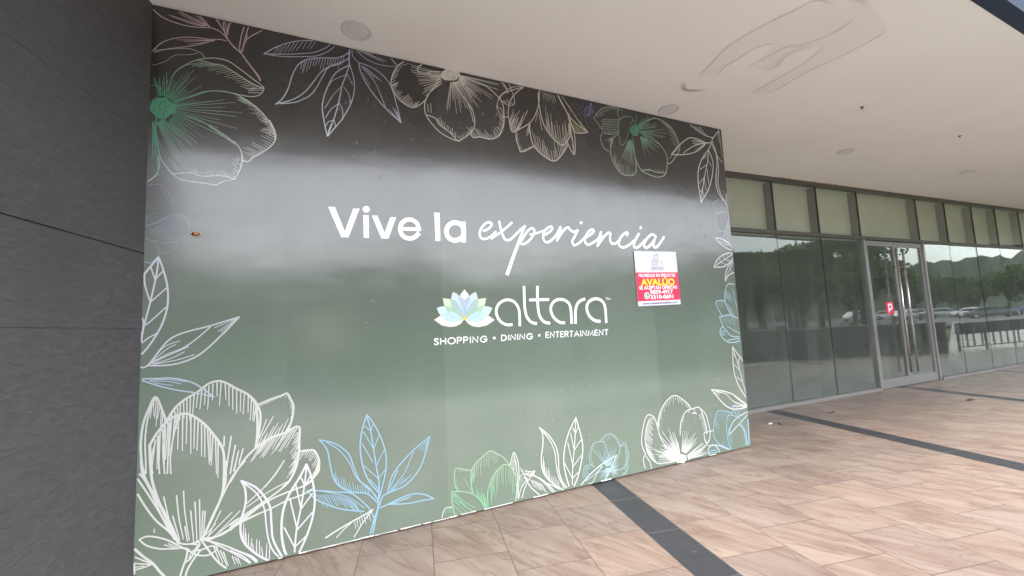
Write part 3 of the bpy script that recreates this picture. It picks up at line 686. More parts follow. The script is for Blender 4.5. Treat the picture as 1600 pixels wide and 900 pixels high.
1 0 44 27 -1 -1 -1 239 3235 207 3242
1 0 44 27 -1 -1 -1 244 3219 188 3228
1 0 44 26 -1 -1 -1 248 3202 162 3218
1 0 44 26 -1 -1 -1 251 3185 149 3205
1 0 44 27 -1 -1 -1 254 3168 212 3178
2 1 0 0 74 140 110 -379 3306 -375 3259 -390 3240 -399 3240 -424 3212 -436 3193 -458 3197 -478 3196 -499 3219 -519 3236 -525 3255 -524 3265 -523 3285 -515 3311 -509 3322 -483 3346 -467 3352 -456 3353 -434 3366 -416 3341 -404 3326 -372 3317
1 0 31 31 96 160 130 -490 3236 -479 3252
1 0 31 31 48 92 74 -498 3313 -492 3322
1 0 31 31 96 160 130 -456 3211 -447 3225
1 0 31 31 48 92 74 -438 3281 -430 3295
1 0 31 31 96 160 130 -478 3335 -469 3348
1 0 31 31 48 92 74 -502 3259 -495 3275
1 0 31 31 96 160 130 -432 3209 -418 3218
1 0 31 31 48 92 74 -516 3250 -502 3263
1 0 31 31 96 160 130 -459 3243 -445 3254
1 0 31 31 48 92 74 -479 3289 -469 3306
1 0 31 31 96 160 130 -412 3234 -401 3251
1 0 31 31 48 92 74 -466 3313 -453 3327
1 0 31 31 96 160 130 -452 3279 -442 3292
1 0 31 31 48 92 74 -463 3250 -455 3261
1 0 31 31 96 160 130 -454 3282 -442 3299
1 0 31 31 48 92 74 -405 3236 -393 3253
1 0 31 31 96 160 130 -465 3231 -456 3248
1 0 31 31 48 92 74 -492 3297 -482 3308
1 0 31 31 96 160 130 -434 3275 -421 3287
1 0 31 31 48 92 74 -424 3300 -416 3313
1 0 31 31 96 160 130 -439 3237 -425 3255
1 0 31 31 48 92 74 -436 3341 -422 3359
1 0 31 31 96 160 130 -512 3288 -506 3303
1 0 31 31 48 92 74 -512 3248 -501 3259
1 0 31 31 96 160 130 -391 3268 -383 3280
1 0 31 31 48 92 74 -476 3240 -464 3258
1 0 31 31 96 160 130 -458 3215 -449 3228
1 0 31 31 48 92 74 -478 3255 -470 3265
1 0 31 31 96 160 130 -415 3317 -408 3334
1 0 31 31 48 92 74 -409 3289 -401 3299
1 0 31 31 96 160 130 -421 3260 -414 3270
1 0 31 31 48 92 74 -457 3220 -444 3236
1 0 31 31 96 160 130 -493 3246 -483 3258
1 0 31 31 48 92 74 -464 3261 -456 3278
1 0 31 31 96 160 130 -420 3246 -409 3263
1 0 31 31 48 92 74 -447 3241 -439 3252
1 0 30 30 96 160 130 -519 3242 -506 3259
1 0 31 31 48 92 74 -443 3279 -431 3296
1 0 31 31 96 160 130 -508 3259 -502 3270
1 0 31 31 48 92 74 -399 3321 -386 3340
1 0 31 31 96 160 130 -455 3253 -448 3266
1 0 31 31 48 92 74 -485 3343 -474 3357
1 0 31 31 96 160 130 -453 3332 -442 3341
1 0 31 31 48 92 74 -450 3317 -436 3332
1 0 31 31 96 160 130 -463 3251 -455 3265
1 0 31 31 48 92 74 -464 3302 -457 3315
1 0 31 31 96 160 130 -494 3296 -486 3310
1 0 31 31 48 92 74 -417 3283 -407 3301
1 0 31 31 96 160 130 -497 3329 -488 3340
1 0 31 31 48 92 74 -453 3203 -441 3214
1 0 31 31 96 160 130 -406 3280 -395 3293
1 0 31 31 48 92 74 -457 3215 -443 3226
1 0 31 31 96 160 130 -416 3277 -406 3291
1 0 31 31 48 92 74 -434 3216 -422 3230
1 0 31 31 96 160 130 -435 3208 -426 3224
1 0 31 31 48 92 74 -451 3243 -439 3255
1 0 31 31 96 160 130 -409 3304 -401 3314
1 0 31 31 48 92 74 -504 3238 -490 3249
1 0 31 31 96 160 130 -480 3252 -466 3262
1 0 31 31 48 92 74 -439 3276 -430 3292
0 0 39 39 -1 -1 -1 -532 3428 -484 3442 -465 3422 -476 3371 -523 3306 -531 3257
1 0 60 33 74 140 110 -485 3202 -488 2920
1 0 60 33 74 140 110 -486 3202 -504 2895
1 0 60 33 74 140 110 -486 3202 -504 2989
1 0 60 33 74 140 110 -487 3202 -528 2921
1 0 60 33 74 140 110 -487 3202 -532 2932
1 0 60 33 74 140 110 -488 3202 -539 2971
1 0 60 33 74 140 110 -489 3202 -542 2999
1 0 50 27 74 140 110 -504 3168 -442 2930
1 0 49 27 74 140 110 -505 3167 -438 2770
1 0 49 27 74 140 110 -506 3167 -462 2761
1 0 49 27 74 140 110 -507 3166 -497 2894
1 0 48 27 74 140 110 -509 3166 -529 2786
1 0 49 27 74 140 110 -509 3166 -530 2964
1 0 48 27 74 140 110 -510 3166 -557 2893
1 0 48 27 74 140 110 -512 3167 -570 2939
1 0 42 42 80 150 120 -503 3486 -464 3366
1 0 42 42 80 150 120 -437 3549 -430 3372
1 0 42 42 80 150 120 -452 3514 -443 3370"""),
('printed_flower', 'faint lavender flower drawing at the left edge', (135, 135, 160), None, """0 0 33 33 -1 -1 -1 -537 2699 -452 2708 -407 2656 -377 2591 -371 2541 -403 2490 -469 2442 -534 2408
0 0 27 27 -1 -1 -1 -452 2708 -441 2672 -416 2624 -381 2553
0 0 21 21 -1 -1 -1 -538 2565 -500 2538 -462 2541
0 0 44 44 -1 -1 -1 -534 2402 -460 2437 -403 2477 -341 2504 -301 2484 -280 2423 -293 2360 -341 2315 -399 2297 -466 2303 -532 2324
0 0 35 35 -1 -1 -1 -356 2314 -350 2272 -378 2234 -450 2222
0 0 32 32 -1 -1 -1 -470 2303 -450 2244 -454 2196
0 0 27 27 -1 -1 -1 -428 2299 -374 2265
0 0 37 37 150 190 210 -527 2160 -490 2153 -454 2196
0 0 24 24 -1 -1 -1 -495 2424 -413 2477 -299 2488
0 0 24 24 -1 -1 -1 -492 2420 -413 2464 -306 2469
0 0 24 24 -1 -1 -1 -513 2414 -412 2451 -371 2457
0 0 24 24 -1 -1 -1 -464 2412 -412 2438 -352 2440
0 0 24 24 -1 -1 -1 -465 2408 -412 2425 -345 2431
0 0 24 24 -1 -1 -1 -461 2404 -411 2412 -322 2419
0 0 24 24 -1 -1 -1 -475 2398 -411 2400 -346 2405
0 0 24 24 -1 -1 -1 -515 2392 -411 2387 -309 2389
0 0 24 24 -1 -1 -1 -479 2389 -410 2374 -294 2384
0 0 24 24 -1 -1 -1 -502 2384 -410 2361 -332 2362
0 0 24 24 -1 -1 -1 -461 2381 -410 2348 -339 2354
0 0 24 24 -1 -1 -1 -490 2375 -410 2336 -330 2336
0 0 24 24 -1 -1 -1 -504 2370 -409 2323 -304 2326
0 0 80 80 -1 -1 -1 -534 2402 -487 2411
0 0 66 66 -1 -1 -1 -531 2306 -475 2315
1 0 19 10 120 122 140 -528 2476 -459 2553
1 0 19 10 120 122 140 -527 2475 -471 2518
1 0 19 10 120 122 140 -527 2473 -464 2505
1 0 19 10 120 122 140 -526 2470 -476 2478
1 0 19 10 120 122 140 -526 2468 -437 2467
1 0 19 10 120 122 140 -526 2466 -478 2452
1 0 19 10 120 122 140 -527 2464 -456 2425
1 0 19 10 120 122 140 -528 2461 -446 2384"""),
('printed_leaves', 'lavender hanging leaf sprig drawing', (171, 167, 184), ('l', (0.807, 4.062), (0.64, 3.237), (162, 157, 186), (204, 213, 219)), """0 0 80 80 -1 -1 -1 174 3842 269 3927 373 3993 479 4031 607 4060 720 4079
0 0 66 66 -1 -1 -1 174 3840 287 3866 408 3897 524 3936 607 3991 682 4064
0 0 66 66 -1 -1 -1 174 3840 304 3850 443 3882 542 3911 635 3971 720 4068
1 0 49 30 -1 -1 -1 273 3923 227 3828
1 0 50 30 -1 -1 -1 301 3941 268 3877
1 0 50 30 -1 -1 -1 330 3960 282 3870
1 0 50 30 -1 -1 -1 359 3977 316 3892
1 0 51 30 -1 -1 -1 390 3992 346 3902
1 0 51 30 -1 -1 -1 420 4004 367 3908
1 0 51 31 -1 -1 -1 452 4014 403 3928
1 0 52 31 -1 -1 -1 483 4024 450 3952
1 0 52 31 -1 -1 -1 515 4032 483 3964
1 0 52 31 -1 -1 -1 547 4040 502 3960
1 0 53 32 -1 -1 -1 579 4047 536 3963
1 0 53 32 -1 -1 -1 612 4054 563 3951
1 0 53 32 -1 -1 -1 645 4060 603 3978
1 0 54 32 -1 -1 -1 678 4066 636 3999
0 0 86 86 -1 -1 -1 255 3438 305 3496 347 3596 373 3704 417 3807 488 3871 588 3906 700 3932 767 3970 811 4014
0 0 77 77 -1 -1 -1 255 3438 374 3499 461 3578 524 3674 588 3783 662 3853 757 3913 811 3959
0 0 70 70 -1 -1 -1 288 3448 400 3484 496 3554 551 3638 597 3743 643 3833 728 3885 796 3950
1 0 51 31 -1 -1 -1 444 3834 433 3770
1 0 51 31 -1 -1 -1 462 3848 446 3738
1 0 51 31 -1 -1 -1 480 3861 452 3752
1 0 51 31 -1 -1 -1 500 3871 474 3758
1 0 52 31 -1 -1 -1 519 3879 496 3786
1 0 52 31 -1 -1 -1 539 3886 522 3819
1 0 52 31 -1 -1 -1 560 3892 538 3817
1 0 52 31 -1 -1 -1 580 3898 563 3838
1 0 52 31 -1 -1 -1 601 3903 578 3804
1 0 53 32 -1 -1 -1 621 3908 599 3802
1 0 53 32 -1 -1 -1 642 3912 630 3850
1 0 53 32 -1 -1 -1 663 3917 641 3820
1 0 53 32 -1 -1 -1 683 3922 665 3852
1 0 54 32 -1 -1 -1 704 3929 681 3849
1 0 54 32 -1 -1 -1 725 3938 702 3858
1 0 54 32 -1 -1 -1 746 3949 717 3836
1 0 54 33 -1 -1 -1 766 3961 748 3879
0 0 115 72 -1 -1 -1 817 4070 806 3974 805 3897 785 3811 746 3689 721 3545 682 3390 631 3233
0 0 90 90 -1 -1 -1 805 3892 699 3797 633 3655 595 3500 604 3377 631 3233
0 0 79 79 -1 -1 -1 810 3898 838 3795 846 3688 821 3564 753 3413 691 3318 635 3234
0 0 53 53 -1 -1 -1 790 3807 680 3729 642 3668
0 0 53 53 -1 -1 -1 746 3689 679 3601 614 3472
0 0 52 52 -1 -1 -1 721 3534 660 3470 618 3389
0 0 52 52 -1 -1 -1 678 3379 640 3357 622 3322
0 0 52 52 -1 -1 -1 678 3373 654 3322 635 3257
0 0 55 55 -1 -1 -1 790 3807 832 3718
0 0 54 54 -1 -1 -1 760 3687 802 3625 811 3541
0 0 53 53 -1 -1 -1 725 3535 749 3486 751 3402
0 0 52 52 -1 -1 -1 682 3385 691 3350 691 3313
0 0 59 59 -1 -1 -1 831 4035 835 3981 884 3932
0 0 90 90 -1 -1 -1 884 3932 902 3842 951 3743 1029 3637 1110 3552 1233 3449
0 0 77 77 -1 -1 -1 884 3932 983 3916 1084 3860 1155 3763 1194 3624 1233 3449
0 0 60 60 -1 -1 -1 903 3909 1012 3789 1061 3676 1100 3573
0 0 45 45 -1 -1 -1 903 3909 1012 3822
0 0 45 45 -1 -1 -1 923 3908 1042 3818
0 0 46 46 -1 -1 -1 943 3896 1073 3802
0 0 45 45 -1 -1 -1 912 3845 971 3747
0 0 46 46 -1 -1 -1 1222 3460 1162 3584
0 0 46 46 -1 -1 -1 1228 3456 1183 3565
0 0 46 46 -1 -1 -1 1222 3460 1130 3556
0 0 46 46 -1 -1 -1 1228 3461 1198 3546
0 0 66 66 -1 -1 -1 846 4056 934 3988 1034 3956 1159 3962 1223 3980 1310 4023
0 0 58 58 -1 -1 -1 865 4044 985 4040 1098 4056 1224 4057 1300 4052
0 0 38 38 -1 -1 -1 915 4039 1076 4005
0 0 39 39 -1 -1 -1 935 4039 1097 3987
0 0 39 39 -1 -1 -1 955 4034 1118 3998
0 0 38 38 -1 -1 -1 895 4040 1056 3989"""),
('printed_flower', 'open white flower drawing hanging from the top', (212, 205, 198), None, """0 0 79 79 -1 -1 -1 1323 4069 1236 4003 1182 3920 1153 3823 1161 3755 1210 3675 1275 3627 1341 3610 1400 3646 1460 3708 1491 3771 1565 3879 1576 3924 1618 3970
0 0 65 65 -1 -1 -1 1323 4069 1411 4080 1440 4071
0 0 63 63 -1 -1 -1 1157 4070 1166 4027 1207 3986
0 0 89 89 -1 -1 -1 1480 4065 1409 4022 1394 3983 1417 3957 1467 3957
0 0 75 75 -1 -1 -1 1467 3957 1528 3997 1609 4010
0 0 66 66 -1 -1 -1 1497 3969 1526 3944 1619 3975
0 0 76 76 -1 -1 -1 1610 4015 1663 4064
1 0 54 33 -1 -1 -1 1162 3785 1196 3816
1 0 55 33 -1 -1 -1 1164 3766 1212 3816
1 0 55 33 -1 -1 -1 1166 3748 1210 3798
1 0 54 33 -1 -1 -1 1169 3730 1193 3760
1 0 54 33 -1 -1 -1 1176 3714 1206 3748
1 0 55 33 -1 -1 -1 1185 3700 1227 3746
1 0 55 33 -1 -1 -1 1195 3688 1247 3741
1 0 55 33 -1 -1 -1 1207 3676 1234 3709
1 0 55 33 -1 -1 -1 1220 3666 1257 3704
1 0 55 33 -1 -1 -1 1233 3655 1307 3728
1 0 55 33 -1 -1 -1 1246 3646 1315 3717
1 0 55 33 -1 -1 -1 1260 3637 1324 3706
1 0 55 33 -1 -1 -1 1275 3629 1334 3693
1 0 55 33 -1 -1 -1 1290 3622 1341 3670
1 0 55 33 -1 -1 -1 1306 3617 1339 3656
1 0 56 33 -1 -1 -1 1324 3617 1375 3669
1 0 56 34 -1 -1 -1 1342 3619 1405 3682
1 0 56 33 -1 -1 -1 1360 3623 1386 3654
1 0 55 33 -1 -1 -1 1181 3915 1249 3977
1 0 55 33 -1 -1 -1 1171 3887 1227 3940
1 0 55 33 -1 -1 -1 1162 3859 1214 3906
1 0 55 33 -1 -1 -1 1154 3830 1206 3877
1 0 54 33 -1 -1 -1 1154 3803 1190 3836
1 0 55 33 -1 -1 -1 1164 3780 1221 3829
1 0 56 40 -1 -1 -1 1624 3992 1332 4017
1 0 56 40 -1 -1 -1 1612 3982 1340 3997
1 0 56 40 -1 -1 -1 1599 3972 1329 3970
1 0 56 40 -1 -1 -1 1623 3970 1336 3949
1 0 56 40 -1 -1 -1 1611 3960 1368 3936
1 0 56 40 -1 -1 -1 1598 3950 1384 3917
1 0 57 40 -1 -1 -1 1623 3948 1399 3892
1 0 56 40 -1 -1 -1 1610 3937 1397 3875
1 0 56 40 -1 -1 -1 1598 3927 1406 3851
1 0 57 41 -1 -1 -1 1622 3925 1441 3838
1 0 57 41 -1 -1 -1 1609 3915 1446 3809
1 0 57 40 -1 -1 -1 1597 3905 1449 3789
1 0 56 40 -1 -1 -1 1621 3903 1431 3761
1 0 57 40 -1 -1 -1 1609 3893 1457 3744
1 0 44 26 -1 -1 -1 1335 4067 1310 4036
1 0 44 27 -1 -1 -1 1366 4069 1340 4040
1 0 45 27 -1 -1 -1 1397 4071 1370 4042
1 0 45 27 -1 -1 -1 1427 4074 1398 4042
1 0 40 24 -1 -1 -1 1221 4050 1268 4047
1 0 40 24 -1 -1 -1 1243 4054 1277 4051
1 0 40 24 -1 -1 -1 1265 4058 1298 4056
1 0 40 24 -1 -1 -1 1288 4062 1324 4060
1 0 40 24 -1 -1 -1 1310 4066 1343 4063
0 0 77 77 -1 -1 -1 1460 3708 1448 3640 1456 3570 1503 3496 1581 3422 1651 3386 1743 3361 1806 3389 1883 3454
0 0 79 79 -1 -1 -1 1461 3565 1545 3544 1583 3489 1683 3428 1753 3360 1785 3376
0 0 82 82 -1 -1 -1 1883 3449 1924 3524 1932 3600 1914 3683 1863 3759 1781 3861 1732 3946
0 0 65 65 -1 -1 -1 1863 3759 1897 3669 1918 3571
1 0 49 29 -1 -1 -1 1569 3521 1572 3556
1 0 49 30 -1 -1 -1 1583 3506 1593 3565
1 0 49 30 -1 -1 -1 1596 3490 1607 3541
1 0 49 30 -1 -1 -1 1611 3475 1620 3527
1 0 49 30 -1 -1 -1 1627 3462 1637 3519
1 0 50 30 -1 -1 -1 1644 3450 1660 3495
1 0 50 30 -1 -1 -1 1667 3461 1673 3486
1 0 50 30 -1 -1 -1 1681 3429 1693 3470
1 0 50 30 -1 -1 -1 1699 3418 1709 3481
1 0 50 30 -1 -1 -1 1718 3414 1721 3437
1 0 50 30 -1 -1 -1 1732 3391 1740 3442
1 0 50 30 -1 -1 -1 1752 3395 1756 3413
1 0 46 28 -1 -1 -1 1762 3388 1770 3410
1 0 46 28 -1 -1 -1 1782 3386 1793 3429
1 0 47 28 -1 -1 -1 1806 3399 1822 3456
1 0 47 28 -1 -1 -1 1829 3414 1844 3455
1 0 47 28 -1 -1 -1 1851 3433 1863 3477
1 0 47 28 -1 -1 -1 1871 3453 1890 3520
1 0 47 28 -1 -1 -1 1891 3473 1904 3524
0 0 91 91 -1 -1 -1 1792 4002 1915 3996 2058 3966 2168 3895 2234 3818 2245 3698 2234 3586 2183 3479 2090 3427 1980 3432 1914 3416 1885 3444
1 0 68 41 -1 -1 -1 2238 3661 2182 3732
1 0 68 41 -1 -1 -1 2236 3636 2164 3710
1 0 68 41 -1 -1 -1 2233 3611 2196 3665
1 0 68 41 -1 -1 -1 2228 3585 2190 3626
1 0 68 41 -1 -1 -1 2221 3560 2187 3603
1 0 67 40 -1 -1 -1 2213 3535 2170 3573
1 0 67 40 -1 -1 -1 2203 3511 2160 3561
1 0 67 40 -1 -1 -1 2189 3487 2130 3555
1 0 67 40 -1 -1 -1 2171 3467 2119 3523
1 0 67 40 -1 -1 -1 2148 3452 2124 3495
1 0 66 40 -1 -1 -1 2124 3440 2088 3478
1 0 66 39 -1 -1 -1 2099 3432 2027 3513
1 0 66 39 -1 -1 -1 2074 3428 2036 3480
1 0 66 39 -1 -1 -1 2049 3428 2014 3480
1 0 65 39 -1 -1 -1 2025 3429 1967 3508
1 0 65 39 -1 -1 -1 2001 3431 1940 3510
1 0 65 39 -1 -1 -1 1977 3431 1921 3516
1 0 64 39 -1 -1 -1 1953 3429 1904 3481
1 0 64 38 -1 -1 -1 1928 3424 1851 3510
1 0 57 31 -1 -1 -1 1797 3979 1946 3874
1 0 58 32 -1 -1 -1 1792 3973 2011 3788
1 0 57 31 -1 -1 -1 1788 3968 1927 3833
1 0 57 31 -1 -1 -1 1784 3963 1912 3818
1 0 57 31 -1 -1 -1 1781 3961 1958 3744
1 0 57 31 -1 -1 -1 1775 3956 1916 3750
1 0 57 31 -1 -1 -1 1770 3952 1920 3699
1 0 56 31 -1 -1 -1 1766 3949 1892 3705
1 0 56 31 -1 -1 -1 1760 3945 1870 3688
1 0 56 31 -1 -1 -1 1756 3942 1846 3697
1 0 56 31 -1 -1 -1 1751 3939 1807 3747
1 0 55 31 -1 -1 -1 1747 3937 1805 3694
1 0 55 30 -1 -1 -1 1742 3935 1796 3643
1 0 55 30 -1 -1 -1 1736 3933 1756 3772
1 0 55 30 -1 -1 -1 1731 3931 1752 3625
1 0 55 30 -1 -1 -1 1725 3929 1726 3745
1 0 55 30 -1 -1 -1 1721 3928 1715 3759
1 0 54 30 -1 -1 -1 1713 3927 1685 3659
1 0 54 30 -1 -1 -1 1708 3926 1663 3641
1 0 54 30 -1 -1 -1 1705 3926 1656 3664
1 0 65 36 -1 -1 -1 1808 4022 2200 4054
1 0 65 35 -1 -1 -1 1807 4018 2207 4016
1 0 64 35 -1 -1 -1 1807 4016 2198 4000
1 0 64 35 -1 -1 -1 1805 4012 2198 3952
1 0 63 35 -1 -1 -1 1805 4011 2041 3965
1 0 62 34 -1 -1 -1 1804 4008 1999 3954
1 0 63 35 -1 -1 -1 1802 4004 2129 3873
1 0 63 35 -1 -1 -1 1800 4001 2117 3848
1 0 62 34 -1 -1 -1 1798 3999 2009 3875
1 0 62 34 -1 -1 -1 1797 3997 1969 3882
1 0 62 34 -1 -1 -1 1794 3994 1966 3847
1 0 62 34 -1 -1 -1 1793 3992 1985 3807
1 0 61 34 -1 -1 -1 1791 3990 1949 3815
1 0 62 34 -1 -1 -1 1788 3987 1982 3728
1 0 61 34 -1 -1 -1 1786 3985 1917 3773
1 0 52 52 -1 -1 -1 1478 3666 1481 3594
1 0 53 53 -1 -1 -1 1507 3681 1506 3589
2 1 0 0 -1 -1 -1 1803 4024 1798 4006 1777 3991 1770 3971 1752 3959 1735 3955 1719 3950 1696 3944 1663 3940 1655 3934 1629 3945 1624 3952 1612 3968 1612 3977 1614 3991 1623 4017 1641 4029 1649 4039 1668 4048 1698 4058 1719 4069 1737 4069 1764 4073 1780 4068 1782 4052 1799 4038
1 0 46 46 140 128 124 1649 3957 1653 3952
1 0 47 47 140 128 124 1709 3969 1713 3963
1 0 46 46 140 128 124 1637 3996 1641 3991
1 0 47 47 140 128 124 1707 4044 1711 4039
1 0 47 47 140 128 124 1677 3973 1681 3967
1 0 47 47 140 128 124 1744 3972 1748 3967
1 0 47 47 140 128 124 1669 4032 1673 4027
1 0 47 47 140 128 124 1729 3978 1733 3973
1 0 47 47 140 128 124 1714 4043 1718 4038
1 0 47 47 140 128 124 1742 3986 1746 3980
1 0 47 47 140 128 124 1734 4026 1738 4020
1 0 47 47 140 128 124 1719 3979 1723 3974
1 0 47 47 140 128 124 1684 4043 1688 4037
1 0 47 47 140 128 124 1721 3989 1726 3984
1 0 47 47 140 128 124 1704 3973 1708 3968
1 0 47 47 140 128 124 1673 3998 1677 3993
1 0 47 47 140 128 124 1687 3979 1691 3974
1 0 47 47 140 128 124 1772 4024 1776 4019
1 0 47 47 140 128 124 1767 3986 1771 3980
1 0 47 47 140 128 124 1744 3992 1748 3986
1 0 47 47 140 128 124 1776 4023 1780 4017
1 0 47 47 140 128 124 1700 4035 1704 4029
1 0 47 47 140 128 124 1724 3968 1728 3963
1 0 47 47 140 128 124 1732 3994 1736 3988
1 0 47 47 140 128 124 1693 3994 1697 3988
1 0 46 46 140 128 124 1646 3963 1650 3957
1 0 47 47 140 128 124 1686 4032 1690 4027
1 0 47 47 140 128 124 1668 4020 1672 4015
1 0 47 47 140 128 124 1742 3980 1746 3974
1 0 46 46 140 128 124 1647 3965 1651 3960
1 0 47 47 140 128 124 1749 4031 1753 4025
1 0 46 46 140 128 124 1643 4009 1647 4003
1 0 47 47 140 128 124 1670 3983 1674 3978
1 0 47 47 140 128 124 1693 4047 1697 4042
1 0 47 47 140 128 124 1716 4047 1720 4042
1 0 47 47 140 128 124 1745 4045 1749 4040
1 0 47 47 140 128 124 1671 4022 1675 4016
1 0 47 47 140 128 124 1679 3959 1683 3954
1 0 47 47 140 128 124 1746 3992 1750 3987
1 0 47 47 140 128 124 1719 4048 1723 4043
0 0 56 56 -1 -1 -1 2198 4052 2278 4006 2298 3932
1 0 46 28 -1 -1 -1 2191 4053 2154 4073
1 0 46 28 -1 -1 -1 2207 4049 2173 4069
1 0 46 28 -1 -1 -1 2224 4045 2187 4065
1 0 46 28 -1 -1 -1 2240 4039 2199 4061
1 0 46 28 -1 -1 -1 2255 4033 2222 4052
1 0 46 28 -1 -1 -1 2269 4025 2242 4039
1 0 46 28 -1 -1 -1 2278 4011 2233 4035
1 0 46 28 -1 -1 -1 2283 3996 2248 4014
1 0 46 28 -1 -1 -1 2287 3979 2249 3997"""),
('printed_flower', 'hanging pointed flower bud drawing at the top', (205, 194, 184), None, """0 0 92 92 -1 -1 -1 2508 4054 2420 3990 2331 3882 2295 3763 2297 3674 2325 3540 2423 3589 2536 3670 2604 3773 2649 3897 2663 4039
0 0 77 77 -1 -1 -1 2508 4054 2311 3962 2214 3893 2175 3796 2178 3742 2233 3679 2292 3690
0 0 69 69 -1 -1 -1 2459 4044 2349 4010 2251 3933 2201 3857
0 0 70 70 -1 -1 -1 2201 3857 2246 3832 2292 3813 2351 3824 2371 3867 2357 3932 2315 4042
0 0 64 64 -1 -1 -1 2174 3774 2219 3749 2244 3665
1 0 56 34 -1 -1 -1 2296 3635 2358 3783
1 0 56 34 -1 -1 -1 2298 3624 2356 3745
1 0 56 33 -1 -1 -1 2301 3612 2347 3721
1 0 56 34 -1 -1 -1 2303 3601 2383 3745
1 0 56 33 -1 -1 -1 2305 3589 2356 3684
1 0 56 34 -1 -1 -1 2308 3578 2382 3730
1 0 56 34 -1 -1 -1 2311 3568 2366 3690
1 0 57 34 -1 -1 -1 2316 3557 2423 3781
1 0 56 34 -1 -1 -1 2322 3548 2396 3696
1 0 56 34 -1 -1 -1 2333 3545 2393 3656
1 0 56 34 -1 -1 -1 2345 3548 2408 3703
1 0 56 34 -1 -1 -1 2358 3553 2431 3679
1 0 57 34 -1 -1 -1 2370 3560 2475 3769
1 0 57 34 -1 -1 -1 2382 3568 2460 3726
1 0 57 34 -1 -1 -1 2393 3576 2515 3790
1 0 57 34 -1 -1 -1 2405 3583 2514 3798
1 0 46 27 -1 -1 -1 2249 3832 2212 3865
1 0 46 28 -1 -1 -1 2274 3831 2245 3854
1 0 46 28 -1 -1 -1 2299 3831 2259 3860
1 0 46 28 -1 -1 -1 2323 3830 2280 3862
1 0 46 28 -1 -1 -1 2348 3829 2290 3873
0 0 98 98 -1 -1 -1 2529 3657 2530 3555 2560 3435 2654 3346 2790 3295 2885 3366 2973 3495 2969 3529
0 0 88 88 -1 -1 -1 2373 3558 2367 3474 2389 3399 2422 3343 2559 3418
1 0 46 28 -1 -1 -1 2376 3510 2393 3529
1 0 46 28 -1 -1 -1 2374 3485 2387 3505
1 0 46 28 -1 -1 -1 2373 3461 2396 3490
1 0 46 28 -1 -1 -1 2377 3437 2400 3466
1 0 46 28 -1 -1 -1 2384 3415 2400 3434
1 0 46 28 -1 -1 -1 2392 3393 2412 3417
1 0 46 28 -1 -1 -1 2399 3371 2426 3404
1 0 46 28 -1 -1 -1 2410 3351 2431 3379
1 0 47 28 -1 -1 -1 2435 3352 2461 3382
1 0 47 28 -1 -1 -1 2461 3364 2476 3385
1 0 47 28 -1 -1 -1 2486 3377 2508 3404
1 0 47 28 -1 -1 -1 2511 3391 2532 3419
1 0 47 28 -1 -1 -1 2536 3405 2556 3428
1 0 47 28 -1 -1 -1 2523 3643 2487 3562
1 0 47 28 -1 -1 -1 2525 3630 2478 3547
1 0 47 28 -1 -1 -1 2527 3617 2500 3561
1 0 47 28 -1 -1 -1 2529 3604 2482 3522
1 0 47 28 -1 -1 -1 2531 3591 2491 3515
0 0 98 98 -1 -1 -1 2649 3897 2648 3990 2666 4040
0 0 106 106 -1 -1 -1 2649 3897 2687 3695 2769 3569 2893 3483 2976 3542 3016 3643 3008 3809 2949 3929 2877 4053
1 0 59 36 -1 -1 -1 2729 3623 2728 3885
1 0 59 36 -1 -1 -1 2741 3606 2741 3743
1 0 59 36 -1 -1 -1 2755 3590 2751 3814
1 0 59 36 -1 -1 -1 2768 3574 2752 3773
1 0 60 36 -1 -1 -1 2783 3559 2787 3814
1 0 60 36 -1 -1 -1 2799 3545 2793 3724
1 0 60 36 -1 -1 -1 2816 3532 2791 3711
1 0 60 36 -1 -1 -1 2834 3520 2827 3682
1 0 60 36 -1 -1 -1 2853 3509 2821 3695
1 0 60 36 -1 -1 -1 2874 3500 2852 3743
1 0 60 36 -1 -1 -1 2897 3495 2883 3696
1 0 61 36 -1 -1 -1 2922 3502 2924 3726
1 0 61 36 -1 -1 -1 2943 3518 2929 3696
1 0 61 37 -1 -1 -1 2961 3538 2958 3760
1 0 61 37 -1 -1 -1 2975 3560 2963 3700
1 0 61 37 -1 -1 -1 2986 3583 2952 3721
1 0 61 37 -1 -1 -1 2995 3606 2998 3744
1 0 62 37 -1 -1 -1 3004 3629 3018 3859
1 0 57 34 -1 -1 -1 2593 3397 2553 3586
1 0 57 34 -1 -1 -1 2611 3383 2576 3551
1 0 58 35 -1 -1 -1 2629 3370 2605 3539
1 0 58 35 -1 -1 -1 2647 3357 2632 3536
1 0 58 35 -1 -1 -1 2666 3345 2663 3466
1 0 58 35 -1 -1 -1 2687 3334 2664 3501
1 0 58 35 -1 -1 -1 2708 3323 2681 3507
1 0 58 35 -1 -1 -1 2729 3313 2696 3443
1 0 58 35 -1 -1 -1 2751 3305 2718 3436
1 0 59 35 -1 -1 -1 2776 3301 2765 3408
1 0 59 35 -1 -1 -1 2802 3305 2798 3412
1 0 59 36 -1 -1 -1 2826 3319 2807 3516
1 0 59 35 -1 -1 -1 2848 3337 2822 3439
1 0 60 36 -1 -1 -1 2867 3357 2844 3561
1 0 60 36 -1 -1 -1 2886 3378 2875 3524
1 0 60 36 -1 -1 -1 2904 3399 2894 3519
1 0 60 36 -1 -1 -1 2920 3421 2902 3525
1 0 60 36 -1 -1 -1 2935 3444 2913 3556
1 0 61 36 -1 -1 -1 2950 3468 2947 3587
1 0 50 30 -1 -1 -1 2699 4034 2717 3946
1 0 50 30 -1 -1 -1 2720 4031 2731 3978
1 0 50 30 -1 -1 -1 2740 4029 2750 3939
1 0 50 30 -1 -1 -1 2761 4027 2775 3943
1 0 50 30 -1 -1 -1 2782 4025 2789 3960
1 0 50 30 -1 -1 -1 2802 4023 2820 3935
1 0 50 30 -1 -1 -1 2823 4020 2841 3927
